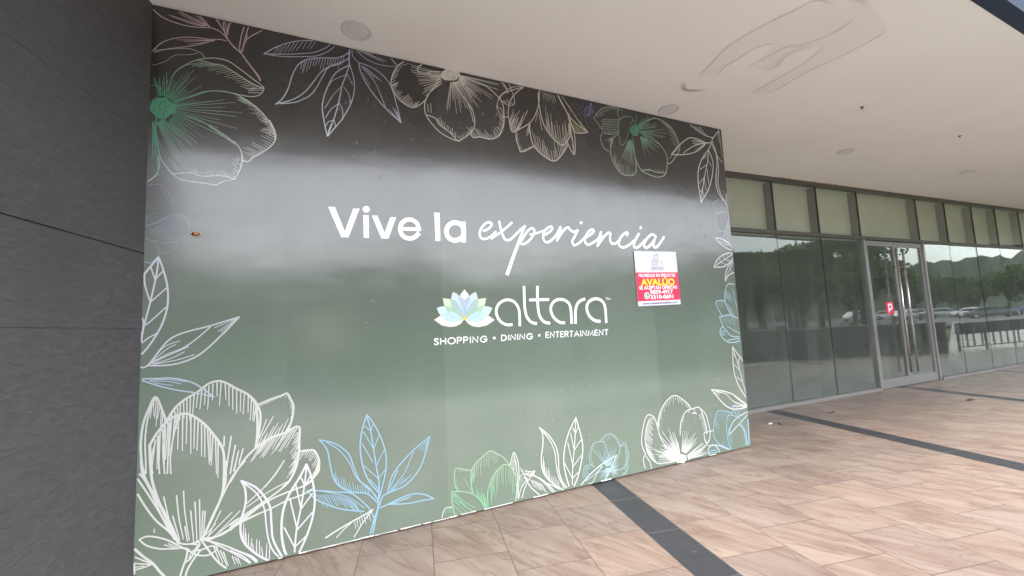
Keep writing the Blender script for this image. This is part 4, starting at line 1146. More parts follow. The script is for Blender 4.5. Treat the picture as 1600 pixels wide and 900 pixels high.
1 0 51 30 -1 -1 -1 2844 4018 2857 3950
0 0 58 58 -1 -1 -1 2631 3812 2599 3692
0 0 58 58 -1 -1 -1 2643 3791 2670 3611
0 0 104 104 -1 -1 -1 2877 4047 2973 3886 3073 3772 3246 3679
0 0 84 84 -1 -1 -1 2930 4045 3029 3920 3129 3793 3246 3679
0 0 98 98 -1 -1 -1 3246 3679 3146 3652 3065 3663 3020 3799
0 0 97 97 -1 -1 -1 3020 3799 3069 3628 3053 3400 2974 3518
1 0 51 31 205 210 185 3013 3659 2995 3736
1 0 51 31 205 210 185 3021 3627 3002 3697
1 0 51 31 205 210 185 3028 3595 3015 3654
1 0 51 31 205 210 185 3036 3563 3018 3633
1 0 51 31 205 210 185 3042 3531 3022 3602
1 0 51 31 205 210 185 3045 3498 3028 3599
1 0 51 31 205 210 185 3047 3464 3030 3518
1 0 51 31 205 210 185 3048 3430 3033 3519
1 0 51 31 200 196 160 3070 3674 2993 3791
1 0 51 31 200 196 160 3088 3669 3027 3764
1 0 52 31 200 196 160 3106 3664 3062 3748
1 0 52 31 200 196 160 3124 3660 3076 3758
1 0 52 31 200 196 160 3144 3658 3099 3717
1 0 52 31 200 196 160 3164 3659 3100 3743
1 0 52 31 200 196 160 3185 3664 3139 3726
1 0 52 31 200 196 160 3205 3669 3144 3780
1 0 52 31 200 196 160 3226 3676 3150 3786
0 0 61 61 -1 -1 -1 3018 3762 3039 3575 3047 3411"""),
('printed_flower', 'dim blue flower drawing behind its neighbours at the top', (101, 101, 133), None, """0 0 58 58 -1 -1 -1 3058 3984 3080 3932 3131 3919 3200 3977 3191 4032
0 0 69 69 -1 -1 -1 3269 4024 3221 3912 3227 3822 3260 3737 3324 3711 3394 3747 3412 3808
0 0 87 87 -1 -1 -1 3302 4031 3343 3957 3311 3883
0 0 53 53 -1 -1 -1 3063 3861 3152 3855 3172 3779
0 0 64 64 -1 -1 -1 3200 3989 3242 3848
0 0 140 140 130 135 180 3315 4022 3286 3901 3257 3873
1 0 54 30 -1 -1 -1 3305 3988 3416 3815
1 0 54 30 -1 -1 -1 3302 3986 3344 3888
1 0 54 30 -1 -1 -1 3298 3984 3333 3791
1 0 54 29 -1 -1 -1 3295 3983 3301 3787
1 0 53 29 -1 -1 -1 3289 3982 3259 3845
1 0 53 29 -1 -1 -1 3285 3982 3217 3788
1 0 53 29 -1 -1 -1 3282 3983 3216 3851
1 0 52 29 -1 -1 -1 3279 3983 3152 3790
1 0 52 29 -1 -1 -1 3275 3985 3142 3841"""),
('printed_flower', 'green centred flower drawing near the top right', (171, 180, 164), ('r', (3.913, 3.795), 0.05, 0.38, (72, 129, 103), (155, 164, 147)), """0 0 92 92 -1 -1 -1 3699 3915 3675 3970 3680 4031 3568 4034 3439 3975 3365 3892 3346 3854 3398 3794 3473 3713 3583 3707 3656 3742
0 0 87 87 -1 -1 -1 3445 3709 3412 3635 3445 3536 3523 3492
0 0 105 105 -1 -1 -1 3669 3732 3578 3648 3540 3527 3557 3402 3618 3306 3698 3251 3842 3262 3889 3338 3889 3456 3872 3597 3869 3716
0 0 105 105 -1 -1 -1 3674 3792 3680 3864 3743 3935 3847 3965 3904 3938 3928 3882
0 0 85 85 -1 -1 -1 3904 3938 3836 3842 3815 3767 3745 3626 3693 3601 3677 3663 3673 3780
0 0 109 109 -1 -1 -1 3877 3645 3890 3468 3966 3335 4081 3294 4217 3279 4332 3329 4378 3470 4374 3581 4290 3681 4156 3747 4007 3773
0 0 95 95 -1 -1 -1 3973 3330 4087 3355 4192 3337 4334 3347
0 0 121 121 -1 -1 -1 4019 3897 4149 3980 4260 4012 4400 3985 4521 3904 4589 3774 4603 3675 4517 3562 4427 3476 4378 3470
0 0 75 75 -1 -1 -1 4596 3687 4489 3609 4416 3524
1 0 55 33 -1 -1 -1 3372 3888 3417 3884
1 0 55 33 -1 -1 -1 3391 3907 3455 3899
1 0 55 33 -1 -1 -1 3411 3925 3495 3916
1 0 55 33 -1 -1 -1 3432 3943 3480 3938
1 0 55 33 -1 -1 -1 3453 3960 3501 3955
1 0 56 33 -1 -1 -1 3477 3974 3535 3968
1 0 56 34 -1 -1 -1 3501 3988 3562 3986
1 0 56 34 -1 -1 -1 3526 4000 3575 3997
1 0 57 34 -1 -1 -1 3552 4012 3640 4005
1 0 57 34 -1 -1 -1 3578 4022 3652 4017
1 0 57 34 -1 -1 -1 3604 4032 3653 4030
1 0 57 34 -1 -1 -1 3630 4039 3703 4033
1 0 57 34 -1 -1 -1 3655 4037 3731 4028
1 0 58 35 -1 -1 -1 3672 4024 3765 4018
1 0 60 60 -1 -1 -1 3698 3903 3458 3862
1 0 60 60 -1 -1 -1 3696 3884 3432 3837
1 0 60 60 -1 -1 -1 3694 3864 3449 3818
1 0 60 60 -1 -1 -1 3693 3845 3445 3797
1 0 60 60 -1 -1 -1 3691 3826 3432 3774
1 0 60 60 -1 -1 -1 3689 3807 3427 3752
1 0 60 60 -1 -1 -1 3688 3787 3481 3740
1 0 61 61 -1 -1 -1 3686 3768 3514 3725
1 0 60 60 -1 -1 -1 3684 3749 3467 3696
1 0 78 43 -1 -1 -1 3947 3857 4074 4096
1 0 78 43 -1 -1 -1 3950 3857 4062 4050
1 0 78 43 -1 -1 -1 3955 3855 4044 3979
1 0 78 43 -1 -1 -1 3961 3853 4081 3989
1 0 79 43 -1 -1 -1 3964 3852 4140 4030
1 0 79 43 -1 -1 -1 3969 3849 4167 4018
1 0 79 43 -1 -1 -1 3971 3847 4147 3984
1 0 80 44 -1 -1 -1 3973 3844 4237 4027
1 0 78 43 -1 -1 -1 3977 3839 4140 3930
1 0 79 43 -1 -1 -1 3978 3838 4149 3927
1 0 80 44 -1 -1 -1 3980 3833 4266 3955
1 0 80 44 -1 -1 -1 3981 3828 4263 3920
1 0 80 44 -1 -1 -1 3981 3826 4255 3905
1 0 81 44 -1 -1 -1 3996 3810 4380 3894
1 0 79 43 -1 -1 -1 3995 3807 4203 3836
1 0 81 45 -1 -1 -1 3995 3806 4408 3849
1 0 80 44 -1 -1 -1 3994 3803 4373 3801
1 0 80 44 -1 -1 -1 3994 3802 4341 3784
1 0 79 43 -1 -1 -1 3993 3799 4194 3768
1 0 79 43 -1 -1 -1 3992 3797 4225 3746
1 0 79 44 -1 -1 -1 3991 3795 4268 3711
1 0 78 43 -1 -1 -1 3989 3793 4193 3709
1 0 79 43 -1 -1 -1 3987 3791 4270 3641
1 0 61 34 -1 -1 -1 4002 3750 4286 3688
1 0 60 33 -1 -1 -1 4002 3749 4140 3712
1 0 60 33 -1 -1 -1 4001 3748 4169 3691
1 0 61 33 -1 -1 -1 4000 3747 4285 3636
1 0 60 33 -1 -1 -1 3999 3746 4143 3683
1 0 60 33 -1 -1 -1 3999 3745 4131 3681
1 0 60 33 -1 -1 -1 3997 3744 4249 3603
1 0 60 33 -1 -1 -1 3997 3743 4176 3633
1 0 60 33 -1 -1 -1 3996 3743 4226 3587
1 0 60 33 -1 -1 -1 3995 3742 4184 3598
1 0 60 33 -1 -1 -1 3994 3741 4118 3638
1 0 60 33 -1 -1 -1 3993 3740 4176 3572
1 0 59 33 -1 -1 -1 3992 3739 4090 3635
1 0 59 33 -1 -1 -1 3990 3738 4095 3612
1 0 59 33 -1 -1 -1 3990 3738 4076 3623
1 0 59 33 -1 -1 -1 3989 3737 4136 3520
1 0 59 32 -1 -1 -1 3987 3736 4061 3612
1 0 59 32 -1 -1 -1 3986 3736 4064 3584
1 0 59 32 -1 -1 -1 3985 3735 4037 3611
1 0 59 32 -1 -1 -1 3983 3735 4025 3617
1 0 59 32 -1 -1 -1 3982 3734 4048 3512
1 0 59 32 -1 -1 -1 3982 3734 4031 3541
1 0 63 35 -1 -1 -1 3852 3678 3871 3535
1 0 63 35 -1 -1 -1 3849 3678 3866 3510
1 0 63 34 -1 -1 -1 3846 3677 3860 3372
1 0 63 35 -1 -1 -1 3843 3676 3845 3563
1 0 62 34 -1 -1 -1 3842 3676 3839 3390
1 0 62 34 -1 -1 -1 3840 3676 3830 3425
1 0 62 34 -1 -1 -1 3837 3675 3814 3369
1 0 62 34 -1 -1 -1 3835 3675 3807 3405
1 0 63 34 -1 -1 -1 3832 3674 3814 3549
1 0 62 34 -1 -1 -1 3830 3674 3783 3397
1 0 62 34 -1 -1 -1 3827 3674 3798 3538
1 0 62 34 -1 -1 -1 3825 3674 3753 3378
1 0 62 34 -1 -1 -1 3822 3674 3763 3453
1 0 62 34 -1 -1 -1 3820 3674 3780 3539
1 0 62 34 -1 -1 -1 3817 3674 3731 3423
1 0 62 34 -1 -1 -1 3815 3674 3774 3561
1 0 62 34 -1 -1 -1 3813 3674 3724 3446
1 0 62 34 -1 -1 -1 3810 3674 3743 3520
1 0 61 34 -1 -1 -1 3809 3674 3704 3447
1 0 61 34 -1 -1 -1 3806 3675 3671 3407
1 0 61 36 -1 -1 -1 3576 3407 3592 3499
1 0 61 36 -1 -1 -1 3583 3388 3598 3465
1 0 61 36 -1 -1 -1 3591 3370 3600 3414
1 0 61 36 -1 -1 -1 3599 3352 3614 3469
1 0 61 36 -1 -1 -1 3608 3335 3621 3376
1 0 61 36 -1 -1 -1 3619 3318 3626 3381
1 0 61 37 -1 -1 -1 3632 3302 3649 3417
1 0 61 37 -1 -1 -1 3645 3287 3664 3381
1 0 61 37 -1 -1 -1 3661 3274 3669 3360
1 0 61 37 -1 -1 -1 3680 3263 3700 3368
1 0 61 37 -1 -1 -1 3702 3257 3718 3375
1 0 62 37 -1 -1 -1 3726 3255 3754 3364
1 0 62 37 -1 -1 -1 3752 3256 3780 3377
1 0 62 37 -1 -1 -1 3778 3259 3791 3347
1 0 62 37 -1 -1 -1 3804 3262 3815 3304
1 0 62 37 -1 -1 -1 3830 3266 3838 3315
1 0 68 41 -1 -1 -1 4410 3967 4291 3991
1 0 68 41 -1 -1 -1 4431 3958 4370 3970
1 0 68 41 -1 -1 -1 4452 3948 4343 3966
1 0 69 41 -1 -1 -1 4472 3938 4416 3947
1 0 69 41 -1 -1 -1 4492 3926 4381 3949
1 0 69 41 -1 -1 -1 4510 3914 4418 3932
1 0 69 42 -1 -1 -1 4525 3899 4467 3909
1 0 69 41 -1 -1 -1 4538 3883 4411 3908
1 0 69 41 -1 -1 -1 4549 3865 4449 3885
1 0 69 41 -1 -1 -1 4559 3847 4418 3874
1 0 69 42 -1 -1 -1 4568 3829 4487 3846
1 0 69 41 -1 -1 -1 4576 3810 4432 3836
1 0 69 42 -1 -1 -1 4584 3790 4507 3806
1 0 69 41 -1 -1 -1 4590 3771 4454 3800
1 0 69 41 -1 -1 -1 4594 3750 4464 3778
1 0 69 41 -1 -1 -1 4596 3729 4489 3747
1 0 69 41 -1 -1 -1 4596 3707 4459 3736
1 0 69 42 -1 -1 -1 4595 3685 4522 3703
1 0 58 35 -1 -1 -1 4005 3333 3992 3360
1 0 58 35 -1 -1 -1 4042 3334 4033 3364
1 0 59 35 -1 -1 -1 4079 3335 4067 3382
1 0 59 35 -1 -1 -1 4116 3337 4098 3386
1 0 59 35 -1 -1 -1 4154 3338 4143 3365
1 0 59 36 -1 -1 -1 4192 3340 4179 3373
1 0 60 36 -1 -1 -1 4230 3341 4212 3392
1 0 60 36 -1 -1 -1 4269 3343 4255 3381
1 0 60 36 -1 -1 -1 4308 3345 4295 3379
1 0 55 30 -1 -1 -1 3590 3662 3556 3545
1 0 55 30 -1 -1 -1 3588 3662 3556 3591
1 0 55 30 -1 -1 -1 3586 3662 3533 3577
1 0 55 30 -1 -1 -1 3585 3663 3540 3606
1 0 55 30 -1 -1 -1 3583 3664 3521 3602
1 0 55 30 -1 -1 -1 3582 3665 3511 3611
1 0 55 30 -1 -1 -1 3581 3666 3518 3628
1 0 54 30 -1 -1 -1 3580 3668 3458 3614
2 1 0 0 68 134 104 3988 3818 3982 3796 3968 3768 3944 3745 3919 3737 3890 3734 3872 3738 3857 3757 3841 3765 3838 3794 3849 3825 3872 3851 3889 3873 3900 3873 3933 3890 3954 3879 3978 3871 3978 3836
0 0 141 141 68 134 104 3953 3995 3934 3871
1 0 53 53 50 100 80 3914 3833 3930 3846
1 0 52 52 50 100 80 3890 3769 3906 3781
1 0 53 53 50 100 80 3895 3851 3910 3863
1 0 53 53 50 100 80 3953 3863 3970 3875
1 0 52 52 50 100 80 3858 3804 3874 3817
1 0 53 53 50 100 80 3917 3866 3933 3879
1 0 52 52 50 100 80 3855 3788 3871 3800
1 0 53 53 50 100 80 3903 3868 3919 3880
1 0 53 53 50 100 80 3952 3768 3968 3780
1 0 53 53 50 100 80 3971 3815 3988 3827
1 0 52 52 50 100 80 3876 3825 3892 3837
1 0 53 53 50 100 80 3963 3827 3980 3839
1 0 52 52 50 100 80 3860 3769 3876 3781
1 0 53 53 50 100 80 3953 3851 3969 3864
1 0 52 52 50 100 80 3879 3770 3895 3782
1 0 52 52 50 100 80 3859 3783 3874 3795
1 0 52 52 50 100 80 3899 3764 3915 3776
1 0 52 52 50 100 80 3877 3815 3892 3827
1 0 52 52 50 100 80 3883 3748 3899 3760
1 0 53 53 50 100 80 3945 3851 3961 3863
1 0 52 52 50 100 80 3886 3793 3902 3805
1 0 52 52 50 100 80 3903 3781 3919 3793
1 0 52 52 50 100 80 3871 3823 3887 3836
1 0 53 53 50 100 80 3965 3781 3981 3793
1 0 52 52 50 100 80 3882 3746 3897 3759
1 0 53 53 50 100 80 3953 3870 3969 3882"""),
('printed_leaves', 'white leaf sprig drawing in the top right corner', (203, 200, 200), None, """0 0 137 137 -1 -1 -1 5328 4029 5203 3902 5176 3840 5105 3738
0 0 102 102 -1 -1 -1 4820 4025 4925 3972 5071 3924 5205 3916
0 0 88 88 -1 -1 -1 4988 4025 5037 3962 5108 3916
1 0 54 32 -1 -1 -1 4878 4013 4937 3972
1 0 54 32 -1 -1 -1 4904 4014 4987 3947
1 0 54 32 -1 -1 -1 4931 4015 4995 3962
1 0 54 32 -1 -1 -1 4957 4016 5012 3950
1 0 54 33 -1 -1 -1 4984 4017 5044 3962
0 0 127 127 -1 -1 -1 4461 3595 4626 3746 4781 3845 4930 3853 5078 3826 5157 3845
0 0 117 117 -1 -1 -1 4460 3591 4628 3608 4814 3656 4952 3724 5078 3823
0 0 92 92 -1 -1 -1 4658 3635 4844 3750 5068 3822
0 0 68 68 -1 -1 -1 4815 3815 5059 3826
0 0 68 68 -1 -1 -1 4854 3835 5069 3828
0 0 68 68 -1 -1 -1 4830 3787 5058 3817
0 0 67 67 -1 -1 -1 4865 3774 5048 3813
0 0 67 67 -1 -1 -1 4875 3699 5036 3799
0 0 68 68 -1 -1 -1 4912 3704 5057 3809
0 0 130 130 -1 -1 -1 5105 3738 4975 3601 4890 3438 4870 3271 4881 3135 4887 3027
0 0 126 126 -1 -1 -1 5105 3738 5165 3597 5145 3440 5064 3249 4974 3130 4887 3027
0 0 99 99 -1 -1 -1 5105 3738 5079 3600 4995 3381 4937 3209 4888 3034
0 0 80 80 -1 -1 -1 5088 3672 4984 3602
0 0 79 79 -1 -1 -1 5051 3534 4920 3455
0 0 78 78 -1 -1 -1 4993 3367 4889 3273
0 0 78 78 -1 -1 -1 4937 3209 4894 3164
0 0 81 81 -1 -1 -1 5071 3613 5136 3523
0 0 80 80 -1 -1 -1 5045 3484 5058 3276
0 0 79 79 -1 -1 -1 4984 3338 4997 3201
0 0 78 78 -1 -1 -1 4937 3209 4944 3114
0 0 129 129 -1 -1 -1 5175 3833 5237 3706 5237 3549 5193 3361 5210 3194 5356 3031
0 0 109 109 -1 -1 -1 5198 3858 5253 3680 5261 3510 5225 3308 5264 3157 5357 3038
0 0 91 91 -1 -1 -1 5327 4022 5307 3946 5336 3864
0 0 103 103 -1 -1 -1 5190 3800 5253 3680 5342 3605
0 0 102 102 -1 -1 -1 5356 3179 5345 3023
0 0 70 70 -1 -1 -1 5337 4023 5350 3664"""),
('printed_flower', 'faint lavender flower drawing at the right edge', (138, 139, 152), None, """0 0 91 91 -1 -1 -1 5118 2922 5079 2988 5115 3053 5216 3089 5332 3071 5361 2996
0 0 98 98 -1 -1 -1 5103 2880 5083 2796 5092 2714 5221 2674 5309 2755 5362 2926 5195 2921 5103 2880
0 0 89 89 -1 -1 -1 5162 2670 5191 2596
0 0 53 53 -1 -1 -1 5134 3048 5214 3068 5361 3024
0 0 53 53 -1 -1 -1 5148 3041 5235 3050 5359 3011
0 0 53 53 -1 -1 -1 5163 3033 5256 3033 5358 2999
0 0 53 53 -1 -1 -1 5177 3026 5277 3015 5356 2986
0 0 53 53 -1 -1 -1 5192 3019 5298 2997 5354 2973
0 0 53 53 -1 -1 -1 5206 3012 5319 2979 5353 2960
0 0 53 53 -1 -1 -1 5221 3005 5341 2961 5351 2948
0 0 45 45 120 122 132 5174 2912 5192 2679 5232 2612
0 0 45 45 120 122 132 5202 2914 5214 2694 5232 2612
0 0 45 45 120 122 132 5229 2916 5235 2709 5232 2612
0 0 45 45 120 122 132 5256 2918 5256 2724 5232 2612
0 0 45 45 120 122 132 5284 2920 5278 2739 5232 2612
0 0 45 45 120 122 132 5312 2922 5299 2754 5232 2612
0 0 45 45 120 122 132 5340 2924 5321 2769 5232 2612"""),
('printed_leaves', 'small white leaf trio drawing at the right edge', (192, 192, 192), None, """0 0 143 143 -1 -1 -1 5075 2584 5171 2589 5283 2552 5355 2507 5371 2445 5272 2469 5162 2520 5075 2584
0 0 90 90 -1 -1 -1 5147 2553 5277 2511 5363 2494
0 0 75 75 -1 -1 -1 5208 2577 5317 2519
0 0 143 143 -1 -1 -1 5014 2219 5078 2307 5181 2371 5302 2406 5370 2397 5400 2370 5306 2285 5182 2228 5014 2219
0 0 95 95 -1 -1 -1 5050 2239 5192 2310 5369 2390
0 0 73 73 -1 -1 -1 5141 2282 5127 2322
0 0 74 74 -1 -1 -1 5213 2321 5199 2358
0 0 74 74 -1 -1 -1 5285 2351 5280 2387
0 0 74 74 -1 -1 -1 5141 2282 5224 2256
0 0 74 74 -1 -1 -1 5213 2321 5308 2306
0 0 72 72 -1 -1 -1 5100 2265 5094 2287
0 0 133 133 -1 -1 -1 5192 2046 5208 2134 5269 2230 5367 2300
0 0 133 133 -1 -1 -1 5192 2046 5264 2121 5367 2156
0 0 75 75 -1 -1 -1 5206 2094 5363 2273
0 0 67 67 -1 -1 -1 5298 2231 5326 2149
0 0 90 90 -1 -1 -1 5370 2397 5392 2315"""),
('printed_flower', 'pale blue flower drawing half cut by the right edge', (156, 181, 189), None, """0 0 137 137 -1 -1 -1 5374 1998 5248 2010 5190 1946 5154 1842 5171 1738 5238 1621
0 0 127 127 -1 -1 -1 5163 1805 4998 1793 5019 1707 5074 1626
0 0 145 145 -1 -1 -1 5030 1604 5221 1621 5382 1558
0 0 135 135 -1 -1 -1 5030 1604 5074 1501 5130 1430 5219 1358 5377 1344
0 0 142 142 -1 -1 -1 5071 1484 5026 1446 5025 1379 5128 1295 5259 1281 5379 1298
0 0 115 115 -1 -1 -1 5138 1311 5264 1321 5374 1321
0 0 94 94 -1 -1 -1 5153 1481 5278 1424 5366 1385
1 0 58 35 -1 -1 -1 5177 1768 5235 1719
1 0 58 35 -1 -1 -1 5187 1746 5281 1676
1 0 58 35 -1 -1 -1 5197 1724 5271 1670
1 0 58 35 -1 -1 -1 5207 1702 5281 1646
1 0 58 35 -1 -1 -1 5217 1680 5309 1613
1 0 58 35 -1 -1 -1 5228 1658 5300 1600
1 0 58 35 -1 -1 -1 5238 1637 5289 1588
1 0 57 34 -1 -1 -1 5017 1787 5035 1734
1 0 57 34 -1 -1 -1 5042 1789 5067 1716
1 0 57 34 -1 -1 -1 5067 1791 5092 1723
1 0 57 34 -1 -1 -1 5091 1793 5126 1713
1 0 57 34 -1 -1 -1 5116 1796 5133 1743
1 0 58 35 -1 -1 -1 5141 1798 5166 1737
1 0 57 34 -1 -1 -1 5063 1604 5126 1502
1 0 57 34 -1 -1 -1 5087 1607 5159 1479
1 0 57 34 -1 -1 -1 5112 1610 5176 1495
1 0 58 35 -1 -1 -1 5137 1612 5206 1503
1 0 58 35 -1 -1 -1 5161 1614 5220 1512
1 0 58 35 -1 -1 -1 5186 1616 5220 1539
1 0 58 35 -1 -1 -1 5211 1616 5273 1509
1 0 58 35 -1 -1 -1 5236 1614 5303 1484
1 0 58 35 -1 -1 -1 5259 1609 5299 1534
1 0 58 35 -1 -1 -1 5282 1602 5328 1530
1 0 59 35 -1 -1 -1 5304 1594 5376 1475
1 0 59 35 -1 -1 -1 5326 1586 5396 1468
1 0 51 31 -1 -1 -1 5179 1931 5272 1877
1 0 51 31 -1 -1 -1 5177 1919 5274 1863
1 0 51 31 -1 -1 -1 5174 1906 5312 1827
1 0 51 31 -1 -1 -1 5171 1894 5258 1838
1 0 51 31 -1 -1 -1 5168 1882 5303 1803
1 0 51 31 -1 -1 -1 5166 1869 5292 1788
1 0 51 31 -1 -1 -1 5163 1857 5239 1814
1 0 51 31 -1 -1 -1 5160 1844 5283 1767
1 0 57 34 -1 -1 -1 5034 1444 5116 1433
1 0 57 34 -1 -1 -1 5034 1431 5132 1416
1 0 57 34 -1 -1 -1 5034 1419 5112 1407
1 0 57 34 -1 -1 -1 5034 1406 5098 1396
1 0 57 34 -1 -1 -1 5034 1393 5143 1378
1 0 57 34 -1 -1 -1 5033 1381 5097 1371
1 0 44 27 -1 -1 -1 5305 1974 5338 1860
1 0 44 27 -1 -1 -1 5311 1941 5325 1843
1 0 44 27 -1 -1 -1 5317 1908 5338 1814
1 0 44 27 -1 -1 -1 5323 1875 5358 1714
1 0 44 27 -1 -1 -1 5329 1842 5364 1728
1 0 44 27 -1 -1 -1 5335 1809 5353 1718
1 0 44 27 -1 -1 -1 5341 1776 5371 1626"""),
('printed_leaves', 'white leaf pair drawing at the lower right edge', (197, 197, 192), None, """0 0 131 131 -1 -1 -1 5214 1230 5279 1149 5374 1038 5380 844 5388 636
0 0 134 134 -1 -1 -1 5214 1230 5198 1066 5202 904 5266 737 5386 577
0 0 93 93 -1 -1 -1 5220 1197 5296 955 5373 638
0 0 79 79 -1 -1 -1 5253 1091 5223 1138
0 0 78 78 -1 -1 -1 5294 940 5196 1022
0 0 80 80 -1 -1 -1 5271 1016 5338 1100
0 0 79 79 -1 -1 -1 5294 940 5301 1073
0 0 78 78 -1 -1 -1 5339 789 5239 857
0 0 80 80 -1 -1 -1 5341 774 5377 904
0 0 143 143 -1 -1 -1 4785 750 4965 717 5126 664 5265 576 5374 491 5207 474 5062 506 4947 584 4785 750
0 0 90 90 -1 -1 -1 4863 723 5022 675 5136 577 5363 492
0 0 71 71 -1 -1 -1 5174 623 5353 501
0 0 71 71 -1 -1 -1 5155 560 5352 493
0 0 71 71 -1 -1 -1 5161 530 5341 492
0 0 71 71 -1 -1 -1 5127 513 5329 489
0 0 68 68 -1 -1 -1 4821 718 4907 673
0 0 68 68 -1 -1 -1 4833 731 4930 692
0 0 87 87 -1 -1 -1 5367 1226 5396 1036"""),
('printed_flower', 'pale blue flower drawing in the bottom right corner', (132, 166, 181), None, """0 0 114 114 -1 -1 -1 4762 301 4801 410 4853 490 5003 471 5103 435
0 0 119 119 -1 -1 -1 4762 301 4759 210 4853 105 5045 12
0 0 111 111 -1 -1 -1 4984 328 5022 416 5117 410 5174 379
0 0 122 122 -1 -1 -1 4984 328 4978 213 4991 118 5054 10
0 0 129 129 164 184 190 5369 420 5201 381 5088 325 5010 202 5169 279 5364 384
0 0 139 139 120 164 182 5107 529 5127 485 5095 442
0 0 126 126 -1 -1 -1 5106 523 5182 502 5218 379
0 0 211 211 -1 -1 -1 5308 -1 5299 190 5207 298
0 0 213 213 -1 -1 -1 5345 5 5358 217 5381 382
0 0 112 112 -1 -1 -1 5292 13 5278 169 5256 267
1 0 53 32 -1 -1 -1 4782 385 4820 292
1 0 53 32 -1 -1 -1 4787 399 4835 266
1 0 53 32 -1 -1 -1 4792 413 4816 330
1 0 53 32 -1 -1 -1 4799 426 4865 283
1 0 53 32 -1 -1 -1 4809 439 4858 298
1 0 53 32 -1 -1 -1 4820 451 4852 368
1 0 54 32 -1 -1 -1 4834 461 4879 368
1 0 54 32 -1 -1 -1 4852 468 4881 378
1 0 54 32 -1 -1 -1 4873 470 4910 381
1 0 54 32 -1 -1 -1 4894 470 4935 357
1 0 54 32 -1 -1 -1 4916 468 4957 339
1 0 54 33 -1 -1 -1 4938 465 4984 367
1 0 54 33 -1 -1 -1 4959 462 4998 381
1 0 55 33 -1 -1 -1 4981 458 5044 333
1 0 55 33 -1 -1 -1 5003 455 5041 340
1 0 55 33 -1 -1 -1 5024 451 5063 371
1 0 55 33 -1 -1 -1 4998 297 5060 224
1 0 55 33 -1 -1 -1 4996 275 5066 192
1 0 55 33 -1 -1 -1 4995 253 5084 148
1 0 54 33 -1 -1 -1 4994 231 5040 158
1 0 55 33 -1 -1 -1 4994 210 5065 111
1 0 55 33 -1 -1 -1 4996 187 5063 91
1 0 54 33 -1 -1 -1 4999 165 5058 92
1 0 54 33 -1 -1 -1 5003 143 5049 75
1 0 55 33 -1 -1 -1 5007 121 5089 9
1 0 69 41 -1 -1 -1 5171 9 5141 56
1 0 69 41 -1 -1 -1 5190 8 5164 61
1 0 69 42 -1 -1 -1 5209 7 5187 64
1 0 69 42 -1 -1 -1 5229 6 5208 57
1 0 69 42 -1 -1 -1 5248 5 5216 61
1 0 70 42 -1 -1 -1 5267 3 5233 78
1 0 70 42 -1 -1 -1 5287 2 5250 81
1 0 60 36 -1 -1 -1 4887 65 4885 137
1 0 60 36 -1 -1 -1 4912 57 4894 146
1 0 60 36 -1 -1 -1 4938 50 4928 174
1 0 61 36 -1 -1 -1 4963 42 4972 115
1 0 61 36 -1 -1 -1 4989 34 4978 132
1 0 61 36 -1 -1 -1 5015 27 4991 106
1 0 61 37 -1 -1 -1 5041 19 5041 118
1 0 83 50 -1 -1 -1 5113 496 5153 447
1 0 84 50 -1 -1 -1 5127 474 5165 435
1 0 84 50 -1 -1 -1 5141 452 5177 412
1 0 84 50 -1 -1 -1 5154 431 5180 401
1 0 84 50 -1 -1 -1 5168 409 5208 361
1 0 84 50 -1 -1 -1 5181 387 5222 345
0 0 105 105 180 190 192 4604 278 4760 284 4743 281
0 0 96 96 180 190 192 4604 278 4611 198 4645 148
0 0 91 91 180 190 192 4636 144 4682 188 4711 285
0 0 105 105 188 196 198 4645 87 4723 125 4800 79 4825 13 4677 14 4645 87
0 0 106 106 176 190 194 4650 125 4820 104 5011 17
0 0 92 92 -1 -1 -1 4667 66 4797 57
0 0 92 92 -1 -1 -1 4672 43 4811 32
1 0 59 36 -1 -1 -1 4840 94 4814 63
1 0 60 36 -1 -1 -1 4870 81 4841 47
1 0 60 36 -1 -1 -1 4900 68 4878 39
1 0 60 36 -1 -1 -1 4930 54 4896 12
1 0 60 36 -1 -1 -1 4960 41 4933 4
1 0 60 36 -1 -1 -1 4991 27 4961 -6"""),
